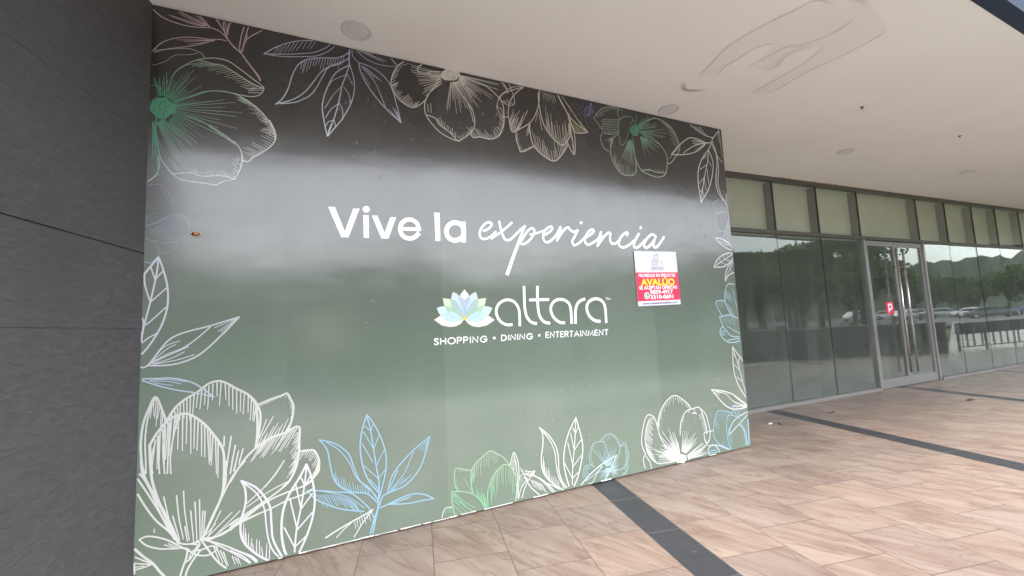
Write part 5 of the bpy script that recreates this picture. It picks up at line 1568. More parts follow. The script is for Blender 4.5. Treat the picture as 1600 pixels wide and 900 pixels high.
('printed_flower', 'white open flower drawing at the lower right', (200, 200, 200), None, """0 0 110 110 -1 -1 -1 3726 186 3691 254 3683 338 3719 468 3762 556 3806 584 3867 558 3897 506 3918 429
0 0 103 103 -1 -1 -1 3800 519 3757 441 3733 330 3754 192 3828 97 3908 52 3993 48
0 0 122 122 -1 -1 -1 3918 429 3932 502 3978 603 4060 690 4154 740 4229 739 4315 689 4400 623 4427 581
0 0 107 107 -1 -1 -1 3918 429 3949 319 4011 225 4050 176
0 0 121 121 -1 -1 -1 4235 309 4255 426 4311 518 4377 559 4472 570 4567 567 4618 456 4646 351 4651 260
0 0 110 110 -1 -1 -1 4567 567 4654 486 4683 391 4703 286 4684 199 4611 131 4477 75 4300 17
0 0 90 90 -1 -1 -1 4603 267 4610 187 4645 148
0 0 96 96 -1 -1 -1 3726 186 3686 131 3710 20
0 0 91 91 -1 -1 -1 3724 166 3778 85 3791 10
0 0 78 78 -1 -1 -1 3819 3 3959 -4 4133 -3 4346 15
1 0 99 54 -1 -1 -1 4142 75 3906 130
1 0 98 54 -1 -1 -1 4143 79 3861 159
1 0 100 55 -1 -1 -1 4144 81 3951 145
1 0 98 54 -1 -1 -1 4145 84 3861 190
1 0 98 54 -1 -1 -1 4147 86 3832 218
1 0 100 55 -1 -1 -1 4149 90 3981 170
1 0 100 55 -1 -1 -1 4150 91 3934 203
1 0 100 55 -1 -1 -1 4152 94 4003 179
1 0 100 55 -1 -1 -1 4155 96 3985 204
1 0 100 55 -1 -1 -1 4158 99 3952 248
1 0 100 55 -1 -1 -1 4160 100 3982 237
1 0 100 55 -1 -1 -1 4164 103 3991 253
1 0 101 56 -1 -1 -1 4166 104 4048 216
1 0 100 55 -1 -1 -1 4169 105 3922 363
1 0 102 56 -1 -1 -1 4174 108 4074 230
1 0 101 55 -1 -1 -1 4178 109 3978 383
1 0 102 56 -1 -1 -1 4181 110 4095 243
1 0 102 56 -1 -1 -1 4185 111 4077 302
1 0 102 56 -1 -1 -1 4188 111 4083 325
1 0 102 56 -1 -1 -1 4192 112 4072 395
1 0 103 56 -1 -1 -1 4198 112 4124 346
1 0 103 57 -1 -1 -1 4202 113 4150 353
1 0 103 57 -1 -1 -1 4205 113 4176 279
1 0 103 57 -1 -1 -1 4209 112 4196 239
1 0 86 48 180 186 178 4240 124 4280 354
1 0 86 47 180 186 178 4243 124 4270 252
1 0 87 48 180 186 178 4247 123 4311 348
1 0 86 47 180 186 178 4251 122 4294 244
1 0 87 48 180 186 178 4254 121 4344 337
1 0 87 48 180 186 178 4257 120 4325 260
1 0 87 48 180 186 178 4260 119 4369 328
1 0 87 48 180 186 178 4263 117 4348 259
1 0 87 48 180 186 178 4267 116 4361 254
1 0 87 48 180 186 178 4271 114 4361 231
1 0 88 48 180 186 178 4272 113 4401 271
1 0 88 49 180 186 178 4276 111 4447 294
1 0 89 49 180 186 178 4280 109 4473 296
1 0 88 48 180 186 178 4283 107 4434 239
1 0 87 48 180 186 178 4285 106 4396 196
1 0 88 49 180 186 178 4287 104 4464 237
1 0 89 49 180 186 178 4290 103 4490 241
1 0 88 49 180 186 178 4292 101 4463 208
1 0 88 48 180 186 178 4296 97 4419 164
1 0 88 49 180 186 178 4297 96 4480 192
1 0 96 53 -1 -1 -1 4314 68 4561 170
1 0 96 53 -1 -1 -1 4317 65 4591 163
1 0 96 53 -1 -1 -1 4321 59 4603 134
1 0 95 52 -1 -1 -1 4323 56 4528 102
1 0 96 53 -1 -1 -1 4326 51 4576 93
1 0 95 52 -1 -1 -1 4327 48 4552 75
1 0 96 53 -1 -1 -1 4329 44 4616 65
1 0 97 53 -1 -1 -1 4330 39 4665 44
1 0 95 52 -1 -1 -1 4331 36 4558 34
1 0 96 53 -1 -1 -1 4331 32 4608 13
1 0 82 45 -1 -1 -1 4126 40 3993 36
1 0 82 45 -1 -1 -1 4125 45 3974 49
1 0 81 45 -1 -1 -1 4125 52 3887 76
1 0 81 45 -1 -1 -1 4125 59 3902 100
1 0 81 45 -1 -1 -1 4126 64 3894 123
1 0 82 45 -1 -1 -1 4128 68 3918 132
1 0 71 42 -1 -1 -1 3929 456 3940 420
1 0 71 42 -1 -1 -1 3933 479 3937 418
1 0 71 42 -1 -1 -1 3938 502 3948 446
1 0 71 42 -1 -1 -1 3943 525 3942 479
1 0 71 43 -1 -1 -1 3950 548 3961 506
1 0 71 43 -1 -1 -1 3960 570 3969 515
1 0 71 43 -1 -1 -1 3972 591 3980 530
1 0 71 43 -1 -1 -1 3987 612 3988 554
1 0 72 43 -1 -1 -1 4004 631 4005 590
1 0 72 43 -1 -1 -1 4023 649 4034 589
1 0 72 43 -1 -1 -1 4043 667 4051 629
1 0 72 43 -1 -1 -1 4065 684 4063 639
1 0 73 44 -1 -1 -1 4089 699 4094 638
1 0 73 44 -1 -1 -1 4114 713 4117 654
1 0 73 44 -1 -1 -1 4142 724 4144 687
1 0 73 44 -1 -1 -1 4174 730 4172 655
1 0 74 44 -1 -1 -1 4207 729 4207 690
1 0 74 45 -1 -1 -1 4238 720 4250 650
1 0 75 45 -1 -1 -1 4268 707 4277 665
1 0 75 45 -1 -1 -1 4297 693 4302 631
1 0 75 45 -1 -1 -1 4325 677 4325 641
1 0 75 45 -1 -1 -1 4350 659 4360 606
1 0 75 45 -1 -1 -1 4374 640 4378 591
1 0 76 45 -1 -1 -1 4397 620 4406 564
1 0 69 41 -1 -1 -1 3741 337 3801 271
1 0 69 42 -1 -1 -1 3744 353 3830 268
1 0 69 42 -1 -1 -1 3747 369 3831 290
1 0 69 42 -1 -1 -1 3750 385 3833 303
1 0 70 42 -1 -1 -1 3753 401 3842 312
1 0 69 41 -1 -1 -1 3756 417 3792 379
1 0 70 42 -1 -1 -1 3759 433 3836 353
1 0 70 42 -1 -1 -1 3763 449 3846 362
1 0 70 42 -1 -1 -1 3767 465 3823 405
1 0 70 42 -1 -1 -1 3772 481 3839 412
1 0 70 42 -1 -1 -1 3777 496 3856 416
1 0 70 42 -1 -1 -1 3783 512 3846 445
1 0 70 42 -1 -1 -1 3791 526 3842 481
1 0 70 42 -1 -1 -1 3802 540 3862 475
1 0 70 42 -1 -1 -1 3819 548 3846 512
1 0 70 42 -1 -1 -1 3840 551 3873 508
1 0 70 42 -1 -1 -1 3862 552 3900 513
1 0 75 45 -1 -1 -1 3738 303 3834 222
1 0 75 45 -1 -1 -1 3737 287 3795 236
1 0 75 45 -1 -1 -1 3737 271 3819 207
1 0 75 45 -1 -1 -1 3738 254 3804 195
1 0 75 45 -1 -1 -1 3740 238 3842 153
1 0 75 45 -1 -1 -1 3745 222 3818 160
1 0 75 45 -1 -1 -1 3752 206 3834 135
1 0 75 45 -1 -1 -1 3760 190 3850 118
1 0 75 45 -1 -1 -1 3770 174 3808 131
1 0 75 45 -1 -1 -1 3779 159 3847 106
1 0 75 45 -1 -1 -1 3789 143 3858 85
1 0 75 45 -1 -1 -1 3799 128 3892 55
1 0 71 42 -1 -1 -1 4594 499 4537 473
1 0 71 42 -1 -1 -1 4604 477 4551 454
1 0 71 42 -1 -1 -1 4613 455 4557 432
1 0 71 42 -1 -1 -1 4621 433 4580 417
1 0 71 42 -1 -1 -1 4628 411 4577 387
1 0 71 42 -1 -1 -1 4633 389 4579 367
1 0 71 42 -1 -1 -1 4637 367 4590 348
1 0 71 42 -1 -1 -1 4640 345 4596 327
1 0 71 42 -1 -1 -1 4643 323 4599 306
1 0 71 43 -1 -1 -1 4646 301 4613 282
1 0 87 52 -1 -1 -1 4308 504 4320 488
1 0 87 52 -1 -1 -1 4294 477 4314 454
1 0 87 52 -1 -1 -1 4281 450 4294 433
1 0 86 52 -1 -1 -1 4267 424 4277 411
1 0 86 52 -1 -1 -1 4253 397 4266 381
0 0 101 101 -1 -1 -1 4384 547 4405 534
0 0 102 102 -1 -1 -1 4470 548 4486 549
0 0 102 102 -1 -1 -1 4443 518 4505 516
0 0 102 102 -1 -1 -1 4483 530 4512 504
2 1 0 0 -1 -1 -1 4304 35 4304 28 4276 11 4270 3 4234 2 4205 12 4166 14 4139 38 4119 58 4121 68 4127 89 4144 99 4185 103 4199 105 4249 99 4257 89 4300 76 4297 63"""),
('printed_flower', 'small pale blue flower drawing at the bottom edge', (152, 178, 182), None, """0 0 73 73 -1 -1 -1 3064 167 3019 208 3006 268 3030 342 3082 397 3192 390 3234 290 3254 227
0 0 81 81 -1 -1 -1 3157 410 3209 447 3273 460 3334 428 3380 366 3392 284 3354 210 3318 167
0 0 77 77 -1 -1 -1 3395 314 3456 345 3488 269 3501 196 3462 122 3381 86 3256 99
0 0 55 55 -1 -1 -1 3407 312 3453 315 3465 232 3465 152
0 0 70 70 -1 -1 -1 3482 129 3471 71 3414 16 3286 15
0 0 66 66 -1 -1 -1 2921 83 2919 131 2947 188 3007 196 3064 167
0 0 51 51 -1 -1 -1 3069 384 3030 274 3043 204
1 0 46 26 -1 -1 -1 3209 147 3063 324
1 0 47 26 -1 -1 -1 3211 148 3071 335
1 0 47 26 -1 -1 -1 3213 149 3130 268
1 0 47 26 -1 -1 -1 3215 149 3118 311
1 0 47 26 -1 -1 -1 3217 150 3125 318
1 0 47 26 -1 -1 -1 3219 150 3175 242
1 0 47 26 -1 -1 -1 3222 151 3184 242
1 0 47 26 -1 -1 -1 3224 151 3179 281
1 0 47 26 -1 -1 -1 3227 151 3179 316
1 0 47 26 -1 -1 -1 3229 152 3194 299
1 0 47 26 -1 -1 -1 3231 152 3192 360
1 0 48 26 -1 -1 -1 3234 151 3211 368
1 0 48 26 -1 -1 -1 3236 151 3225 318
1 0 48 26 -1 -1 -1 3239 151 3243 280
1 0 48 26 -1 -1 -1 3241 151 3248 256
1 0 48 26 -1 -1 -1 3243 150 3267 333
1 0 48 26 -1 -1 -1 3246 150 3282 336
1 0 48 26 -1 -1 -1 3248 149 3290 297
1 0 48 27 -1 -1 -1 3251 148 3304 295
1 0 48 27 -1 -1 -1 3254 147 3319 296
1 0 48 27 -1 -1 -1 3255 146 3337 309
1 0 49 27 -1 -1 -1 3258 145 3348 300
1 0 41 24 -1 -1 -1 2928 95 3000 73
1 0 41 24 -1 -1 -1 2928 104 2986 87
1 0 41 24 -1 -1 -1 2928 114 2974 100
1 0 41 24 -1 -1 -1 2928 124 3013 99
1 0 41 24 -1 -1 -1 2928 134 3001 113
1 0 41 24 -1 -1 -1 2929 143 2991 126
1 0 41 24 -1 -1 -1 2931 153 2978 139
1 0 41 24 -1 -1 -1 2935 161 2989 146
1 0 41 24 -1 -1 -1 2942 169 2995 154
1 0 41 24 -1 -1 -1 2950 175 3010 158
1 0 41 25 -1 -1 -1 2958 181 3044 156
1 0 41 25 -1 -1 -1 2967 186 3013 173
1 0 42 25 -1 -1 -1 3176 412 3172 379
1 0 42 25 -1 -1 -1 3196 422 3194 392
1 0 42 25 -1 -1 -1 3216 432 3210 390
1 0 43 26 -1 -1 -1 3237 441 3237 402
1 0 43 26 -1 -1 -1 3259 449 3257 408
1 0 43 26 -1 -1 -1 3283 452 3276 418
1 0 43 26 -1 -1 -1 3307 445 3307 408
1 0 43 26 -1 -1 -1 3327 430 3324 402
1 0 43 26 -1 -1 -1 3343 412 3343 385
1 0 43 26 -1 -1 -1 3354 393 3349 357
1 0 43 26 -1 -1 -1 3365 373 3369 337
1 0 43 26 -1 -1 -1 3375 353 3372 312
1 0 44 26 -1 -1 -1 3489 264 3449 233
1 0 44 26 -1 -1 -1 3490 244 3456 223
1 0 44 26 -1 -1 -1 3491 225 3456 197
1 0 44 26 -1 -1 -1 3490 205 3455 182
1 0 44 26 -1 -1 -1 3487 186 3445 156
1 0 44 26 -1 -1 -1 3480 169 3444 139
1 0 43 26 -1 -1 -1 3471 152 3428 119
1 0 44 26 -1 -1 -1 3461 135 3445 117
1 0 43 26 -1 -1 -1 3451 119 3416 87
1 0 59 32 -1 -1 -1 3262 134 3290 169
1 0 59 32 -1 -1 -1 3265 133 3316 188
1 0 59 32 -1 -1 -1 3268 131 3313 169
1 0 59 32 -1 -1 -1 3272 127 3343 168
1 0 59 33 -1 -1 -1 3274 124 3364 165
1 0 59 32 -1 -1 -1 3275 123 3330 144
1 0 59 33 -1 -1 -1 3278 119 3363 139
1 0 59 33 -1 -1 -1 3279 117 3355 131
1 0 59 32 -1 -1 -1 3280 114 3355 120
1 0 59 32 -1 -1 -1 3281 111 3332 111
1 0 59 32 -1 -1 -1 3281 106 3352 97
1 0 59 32 -1 -1 -1 3281 103 3339 92
1 0 59 32 -1 -1 -1 3281 101 3339 86
1 0 59 32 -1 -1 -1 3280 98 3339 77
1 0 59 32 -1 -1 -1 3278 95 3333 70
1 0 59 32 -1 -1 -1 3277 93 3348 52
1 0 59 32 -1 -1 -1 3275 91 3336 53
1 0 59 32 -1 -1 -1 3273 88 3355 23
1 0 59 32 -1 -1 -1 3270 87 3315 45
1 0 59 32 -1 -1 -1 3266 84 3329 10
1 0 58 32 -1 -1 -1 3264 83 3298 34
1 0 58 32 -1 -1 -1 3261 83 3292 32
1 0 44 26 -1 -1 -1 3473 106 3441 101
1 0 43 26 -1 -1 -1 3469 88 3419 81
1 0 43 26 -1 -1 -1 3464 69 3429 65
1 0 43 26 -1 -1 -1 3455 52 3401 46
1 0 43 26 -1 -1 -1 3440 38 3378 30
1 0 43 26 -1 -1 -1 3422 27 3376 22
1 0 43 26 -1 -1 -1 3404 16 3338 8
1 0 52 29 -1 -1 -1 3229 75 3201 -26
1 0 52 29 -1 -1 -1 3226 76 3193 1
1 0 52 29 -1 -1 -1 3220 79 3183 28
1 0 52 29 -1 -1 -1 3217 80 3170 27
1 0 52 29 -1 -1 -1 3215 82 3169 40
1 0 52 28 -1 -1 -1 3212 84 3129 24
1 0 52 28 -1 -1 -1 3208 88 3109 38
1 0 52 28 -1 -1 -1 3207 89 3116 51
1 0 52 28 -1 -1 -1 3205 93 3110 65
1 0 52 29 -1 -1 -1 3203 96 3125 83
1 0 52 29 -1 -1 -1 3201 100 3143 97
1 0 52 28 -1 -1 -1 3201 103 3080 105
1 0 52 28 -1 -1 -1 3200 106 3097 115
1 0 52 29 -1 -1 -1 3201 110 3124 126
2 1 0 0 -1 -1 -1 3275 98 3266 89 3254 84 3238 81 3215 85 3201 97 3190 107 3190 116 3193 126 3203 136 3216 131 3241 131 3258 120 3267 116
0 0 134 134 186 195 200 2894 27 2987 94 3087 148 3214 199 3343 232
0 0 117 117 186 195 200 3343 232 3270 126 3187 24
0 0 92 92 180 192 197 3149 157 3083 91 3029 25 2982 24
0 0 72 72 180 192 197 2949 54 3059 96 3161 155
0 0 71 71 180 192 197 2936 42 3029 15"""),
('printed_leaves', 'white upright leaf drawing at the bottom middle', (202, 202, 200), None, """0 0 118 118 -1 -1 -1 2464 634 2493 575 2492 473 2469 367 2469 267 2506 178 2588 90 2688 20
0 0 116 116 -1 -1 -1 2464 634 2562 546 2632 433 2653 327 2651 216 2677 110 2739 19
0 0 92 92 -1 -1 -1 2494 598 2570 498 2617 380 2626 258 2646 143 2706 30
1 0 66 40 -1 -1 -1 2482 275 2490 365
1 0 66 40 -1 -1 -1 2484 257 2493 337
1 0 66 40 -1 -1 -1 2487 238 2481 292
1 0 66 40 -1 -1 -1 2492 220 2498 311
1 0 66 40 -1 -1 -1 2500 203 2501 265
1 0 66 40 -1 -1 -1 2510 186 2516 252
1 0 66 40 -1 -1 -1 2521 169 2519 224
1 0 67 40 -1 -1 -1 2533 152 2538 252
1 0 67 40 -1 -1 -1 2546 136 2547 226
1 0 67 40 -1 -1 -1 2560 120 2562 178
1 0 67 40 -1 -1 -1 2575 105 2574 167
1 0 67 40 -1 -1 -1 2591 91 2594 158
1 0 67 40 -1 -1 -1 2608 77 2613 156
1 0 67 40 -1 -1 -1 2625 64 2628 123
1 0 67 40 -1 -1 -1 2643 52 2643 114
0 0 126 126 -1 -1 -1 2878 675 2931 463 2934 338 2901 210 2859 104 2801 17
0 0 127 127 -1 -1 -1 2878 675 2786 542 2731 408 2711 280 2725 156 2761 20
0 0 100 100 -1 -1 -1 2875 664 2859 522 2837 372 2810 226 2790 19
0 0 85 85 -1 -1 -1 2859 522 2837 582
0 0 86 86 -1 -1 -1 2862 521 2905 588
0 0 85 85 -1 -1 -1 2837 363 2806 534
0 0 86 86 -1 -1 -1 2839 367 2919 451
0 0 84 84 -1 -1 -1 2814 206 2768 450
0 0 86 86 -1 -1 -1 2815 215 2920 307
0 0 83 83 -1 -1 -1 2797 106 2721 260
0 0 85 85 -1 -1 -1 2799 106 2880 157
0 0 74 74 -1 -1 -1 2291 271 2351 247 2393 249 2349 207 2289 245
0 0 90 90 -1 -1 -1 2310 241 2442 172 2523 102 2594 20
0 0 84 84 -1 -1 -1 2351 234 2472 139 2572 20
0 0 92 92 -1 -1 -1 2287 210 2344 110 2443 14
0 0 77 77 -1 -1 -1 2524 111 2650 32
1 0 65 39 -1 -1 -1 2344 179 2379 104
1 0 65 39 -1 -1 -1 2363 171 2403 86
1 0 65 39 -1 -1 -1 2382 162 2431 69
1 0 65 39 -1 -1 -1 2400 152 2448 67
1 0 65 39 -1 -1 -1 2418 142 2457 60
1 0 66 39 -1 -1 -1 2436 131 2486 45
1 0 66 39 -1 -1 -1 2454 120 2507 27
1 0 66 40 -1 -1 -1 2471 109 2522 12
1 0 66 40 -1 -1 -1 2487 96 2538 0
1 0 66 40 -1 -1 -1 2502 82 2551 -5
1 0 66 40 -1 -1 -1 2517 68 2574 -24
1 0 66 40 -1 -1 -1 2532 54 2578 -39
1 0 67 40 -1 -1 -1 2546 39 2598 -52
1 0 55 33 -1 -1 -1 2293 271 2309 234
1 0 55 33 -1 -1 -1 2322 263 2332 234
1 0 55 33 -1 -1 -1 2351 255 2367 221
1 0 56 33 -1 -1 -1 2380 247 2389 226
0 0 81 81 -1 -1 -1 2316 193 2245 124 2207 18
0 0 82 82 -1 -1 -1 2377 240 2294 139 2240 19
0 0 73 73 -1 -1 -1 2245 301 2315 177"""),
('printed_flower', 'pale green flower bud drawing at the bottom edge', (157, 182, 157), ('l', (1.904, 0.018), (1.96, 0.5), (120, 181, 142), (165, 181, 155)), """0 0 86 86 -1 -1 -1 1780 168 1763 265 1771 357 1807 413 1870 458 1951 501 2013 471 2083 419 2135 349
0 0 93 93 -1 -1 -1 1913 20 1912 110 1924 187 1968 274 2024 328 2081 360 2135 337 2178 276 2194 216 2195 150
0 0 78 78 -1 -1 -1 1771 365 1687 391 1634 405 1615 346 1621 269 1640 219
0 0 88 88 -1 -1 -1 1590 221 1689 202 1772 166 1838 102 1887 21
0 0 77 77 -1 -1 -1 1590 221 1588 146 1608 20
0 0 88 88 180 190 176 1495 19 1513 79 1538 100 1586 95
1 0 54 33 -1 -1 -1 1771 305 1764 193
1 0 55 33 -1 -1 -1 1775 326 1784 254
1 0 55 33 -1 -1 -1 1779 346 1784 285
1 0 55 33 -1 -1 -1 1785 367 1793 267
1 0 55 33 -1 -1 -1 1794 386 1796 293
1 0 55 33 -1 -1 -1 1805 403 1798 296
1 0 55 33 -1 -1 -1 1820 418 1823 298
1 0 55 33 -1 -1 -1 1837 431 1833 366
1 0 55 33 -1 -1 -1 1854 444 1859 309
1 0 56 33 -1 -1 -1 1872 456 1870 381
1 0 56 33 -1 -1 -1 1891 467 1895 367
1 0 56 34 -1 -1 -1 1911 477 1915 388
1 0 56 34 -1 -1 -1 1932 486 1932 366
1 0 56 34 -1 -1 -1 1954 493 1953 417
1 0 57 34 -1 -1 -1 1978 491 1979 405
1 0 57 34 -1 -1 -1 2000 480 1994 386
1 0 57 34 -1 -1 -1 2020 464 2016 393
1 0 60 36 -1 -1 -1 1943 210 1949 46
1 0 60 36 -1 -1 -1 1952 229 1953 78
1 0 60 36 -1 -1 -1 1961 248 1958 104
1 0 61 36 -1 -1 -1 1972 267 1986 88
1 0 60 36 -1 -1 -1 1985 284 1964 122
1 0 61 36 -1 -1 -1 2000 300 2004 109
1 0 61 37 -1 -1 -1 2015 316 2012 161
1 0 61 37 -1 -1 -1 2032 330 2029 204
1 0 62 37 -1 -1 -1 2051 342 2060 205
1 0 62 37 -1 -1 -1 2074 349 2066 189
1 0 62 37 -1 -1 -1 2098 344 2094 168
1 0 62 37 -1 -1 -1 2120 328 2124 194
1 0 62 37 -1 -1 -1 2139 311 2141 172
1 0 62 37 -1 -1 -1 2157 292 2157 92
1 0 62 37 -1 -1 -1 2174 272 2171 97
1 0 63 38 -1 -1 -1 2188 251 2206 112
1 0 63 38 -1 -1 -1 2193 227 2207 46
1 0 60 36 -1 -1 -1 1903 22 1890 131
1 0 60 36 -1 -1 -1 1895 29 1873 147
1 0 59 36 -1 -1 -1 1887 35 1867 153
1 0 59 36 -1 -1 -1 1879 41 1870 142
1 0 59 35 -1 -1 -1 1871 47 1837 143
1 0 51 30 -1 -1 -1 1807 137 1812 225
1 0 51 30 -1 -1 -1 1817 125 1826 203
1 0 51 30 -1 -1 -1 1827 113 1829 190
1 0 51 30 -1 -1 -1 1836 101 1837 162
1 0 51 31 -1 -1 -1 1846 88 1856 196
1 0 51 31 -1 -1 -1 1856 76 1856 150
1 0 51 31 -1 -1 -1 1865 64 1871 145
1 0 51 31 -1 -1 -1 1875 52 1878 154
1 0 51 31 -1 -1 -1 1885 40 1891 123
1 0 54 32 -1 -1 -1 1597 200 1719 68
1 0 53 32 -1 -1 -1 1595 180 1664 104
1 0 54 32 -1 -1 -1 1592 160 1716 21
1 0 54 32 -1 -1 -1 1591 139 1713 3
1 0 53 32 -1 -1 -1 1592 119 1675 25
1 0 53 32 -1 -1 -1 1595 98 1708 -23
1 0 53 32 -1 -1 -1 1600 77 1667 12
1 0 53 32 -1 -1 -1 1604 56 1650 -6
0 0 58 58 -1 -1 -1 1606 203 1685 95 1766 28
0 0 50 50 -1 -1 -1 1614 205 1710 105 1793 45
1 0 37 22 -1 -1 -1 1649 394 1657 378
1 0 37 22 -1 -1 -1 1665 390 1675 374
1 0 37 22 -1 -1 -1 1680 386 1690 369
1 0 37 22 -1 -1 -1 1696 383 1704 368
1 0 38 23 -1 -1 -1 1712 379 1723 358
1 0 38 23 -1 -1 -1 1727 375 1739 355
1 0 38 23 -1 -1 -1 1743 371 1749 359
1 0 38 23 -1 -1 -1 1759 367 1765 355
1 0 37 22 -1 -1 -1 1623 334 1641 319
1 0 37 22 -1 -1 -1 1623 313 1641 298
1 0 37 22 -1 -1 -1 1624 292 1640 279
1 0 37 22 -1 -1 -1 1626 272 1640 260
1 0 37 22 -1 -1 -1 1631 251 1657 231
1 0 37 22 -1 -1 -1 1639 230 1660 211
1 0 41 25 -1 -1 -1 1719 278 1699 314
1 0 42 25 -1 -1 -1 1729 259 1709 296
1 0 42 25 -1 -1 -1 1739 239 1724 269
1 0 42 25 -1 -1 -1 1750 220 1735 247
1 0 42 25 -1 -1 -1 1760 200 1745 227
1 0 42 25 -1 -1 -1 1771 180 1749 219
1 0 40 24 -1 -1 -1 1523 85 1533 41
1 0 40 24 -1 -1 -1 1534 88 1539 60
1 0 40 24 -1 -1 -1 1546 91 1553 55
1 0 40 24 -1 -1 -1 1558 92 1569 51
1 0 40 24 -1 -1 -1 1571 90 1581 50
1 0 40 24 -1 -1 -1 1584 86 1592 56
0 0 95 95 190 198 187 2140 344 2167 417 2187 451 2213 401 2228 324 2226 210 2202 19
0 0 81 81 190 198 187 2186 439 2200 329 2212 212 2184 23
1 0 40 24 184 194 181 2150 349 2183 263
1 0 40 24 184 194 181 2155 361 2179 278
1 0 41 24 184 194 181 2160 374 2203 228
1 0 40 24 184 194 181 2165 386 2193 256
1 0 41 24 184 194 181 2170 398 2209 259
1 0 41 24 184 194 181 2175 411 2210 291
1 0 41 24 184 194 181 2180 423 2224 291
1 0 41 24 184 194 181 2185 436 2217 310
0 0 68 68 192 198 192 2231 209 2251 238 2290 243
1 0 32 19 172 184 170 2237 209 2243 125
1 0 32 19 172 184 170 2245 213 2253 156
1 0 32 19 172 184 170 2254 218 2248 133
1 0 32 19 172 184 170 2262 223 2261 134
1 0 32 19 172 184 170 2270 227 2271 139
1 0 32 19 172 184 170 2278 232 2287 166"""),
('printed_leaves', 'light blue five leaf sprig drawing at the bottom', (134, 173, 195), None, """0 0 95 95 -1 -1 -1 910 951 974 848 1032 705 1053 578 1039 447 987 271
0 0 108 108 -1 -1 -1 910 951 870 829 855 688 877 542 924 425 988 336
0 0 89 114 -1 -1 -1 910 934 935 831 955 683 975 536 994 401 986 260 980 207 934 13
0 0 69 69 -1 -1 -1 930 826 892 864
0 0 70 70 -1 -1 -1 939 825 955 873
0 0 69 69 -1 -1 -1 955 678 881 822
0 0 70 70 -1 -1 -1 960 682 1000 777
0 0 68 68 -1 -1 -1 950 573 869 735
0 0 70 70 -1 -1 -1 975 542 1037 653
0 0 68 68 -1 -1 -1 984 446 883 558
0 0 70 70 -1 -1 -1 995 450 1046 502
0 0 68 68 -1 -1 -1 993 357 924 447
0 0 100 100 -1 -1 -1 561 807 615 726 635 617 659 507 704 435 796 374 901 343 976 262
0 0 91 91 -1 -1 -1 561 807 676 759 768 669 809 554 850 450 923 376 987 271
0 0 71 71 -1 -1 -1 606 786 707 701 778 592 819 488 881 411 966 319
1 0 54 32 -1 -1 -1 674 486 667 538
1 0 54 32 -1 -1 -1 684 469 673 551
1 0 54 32 -1 -1 -1 694 452 694 506
1 0 54 32 -1 -1 -1 706 436 691 495
1 0 54 33 -1 -1 -1 720 423 711 502
1 0 54 33 -1 -1 -1 736 411 727 493
1 0 54 33 -1 -1 -1 752 400 737 486
1 0 55 33 -1 -1 -1 769 390 759 442
1 0 55 33 -1 -1 -1 787 382 772 457
1 0 55 33 -1 -1 -1 804 373 798 456
1 0 55 33 -1 -1 -1 822 366 816 418
1 0 55 33 -1 -1 -1 840 360 829 427
1 0 55 33 -1 -1 -1 858 355 849 412
1 0 56 33 -1 -1 -1 877 350 864 437
1 0 56 34 -1 -1 -1 895 345 886 406
1 0 56 34 -1 -1 -1 914 341 902 409
0 0 96 96 -1 -1 -1 1411 705 1265 611 1147 506 1089 427 1059 317
0 0 97 97 -1 -1 -1 1411 705 1371 571 1308 443 1201 350 1064 315 1020 297 991 227
0 0 63 63 -1 -1 -1 1277 604 1240 535 1191 442 1087 339
0 0 52 52 -1 -1 -1 1392 678 1312 615
0 0 52 52 -1 -1 -1 1398 672 1336 600
0 0 52 52 -1 -1 -1 1398 666 1359 585
0 0 51 51 -1 -1 -1 1076 330 1191 408
0 0 51 51 -1 -1 -1 1081 323 1213 393
0 0 51 51 -1 -1 -1 1087 322 1249 420
0 0 50 50 -1 -1 -1 1076 346 1146 484
0 0 50 50 -1 -1 -1 1082 362 1135 474
0 0 96 96 -1 -1 -1 1433 196 1350 247 1257 269 1164 257 1052 227 997 215
0 0 97 97 -1 -1 -1 1433 196 1325 201 1209 203 1063 228
0 0 55 55 -1 -1 -1 1074 229 1199 261
0 0 55 55 -1 -1 -1 1085 227 1233 243
0 0 55 55 -1 -1 -1 1096 222 1245 257
0 0 54 54 -1 -1 -1 1063 229 1153 248
0 0 91 91 -1 -1 -1 477 448 574 429 684 397 776 373 848 310 921 220 952 138 946 107
0 0 98 98 -1 -1 -1 477 448 535 375 623 315 723 262 878 213
0 0 62 62 -1 -1 -1 496 454 674 388 775 336 879 240
1 0 56 34 -1 -1 -1 545 404 591 305
1 0 57 34 -1 -1 -1 562 401 619 296
1 0 57 34 -1 -1 -1 579 398 630 307
1 0 57 34 -1 -1 -1 596 395 646 289
1 0 57 34 -1 -1 -1 614 391 658 298
1 0 57 34 -1 -1 -1 631 387 685 292
1 0 58 35 -1 -1 -1 648 383 693 299
1 0 58 35 -1 -1 -1 666 378 713 298
1 0 58 35 -1 -1 -1 684 372 750 264
1 0 58 35 -1 -1 -1 701 366 754 275
1 0 58 35 -1 -1 -1 719 359 774 262
1 0 59 35 -1 -1 -1 736 351 801 239
1 0 59 35 -1 -1 -1 753 341 802 242
1 0 59 35 -1 -1 -1 769 329 824 218
1 0 59 35 -1 -1 -1 783 316 838 222
1 0 59 35 -1 -1 -1 798 302 858 198
1 0 59 36 -1 -1 -1 812 287 870 174
0 0 104 104 -1 -1 -1 986 217 947 128 918 17
0 0 72 72 -1 -1 -1 980 218 963 125 939 17"""),
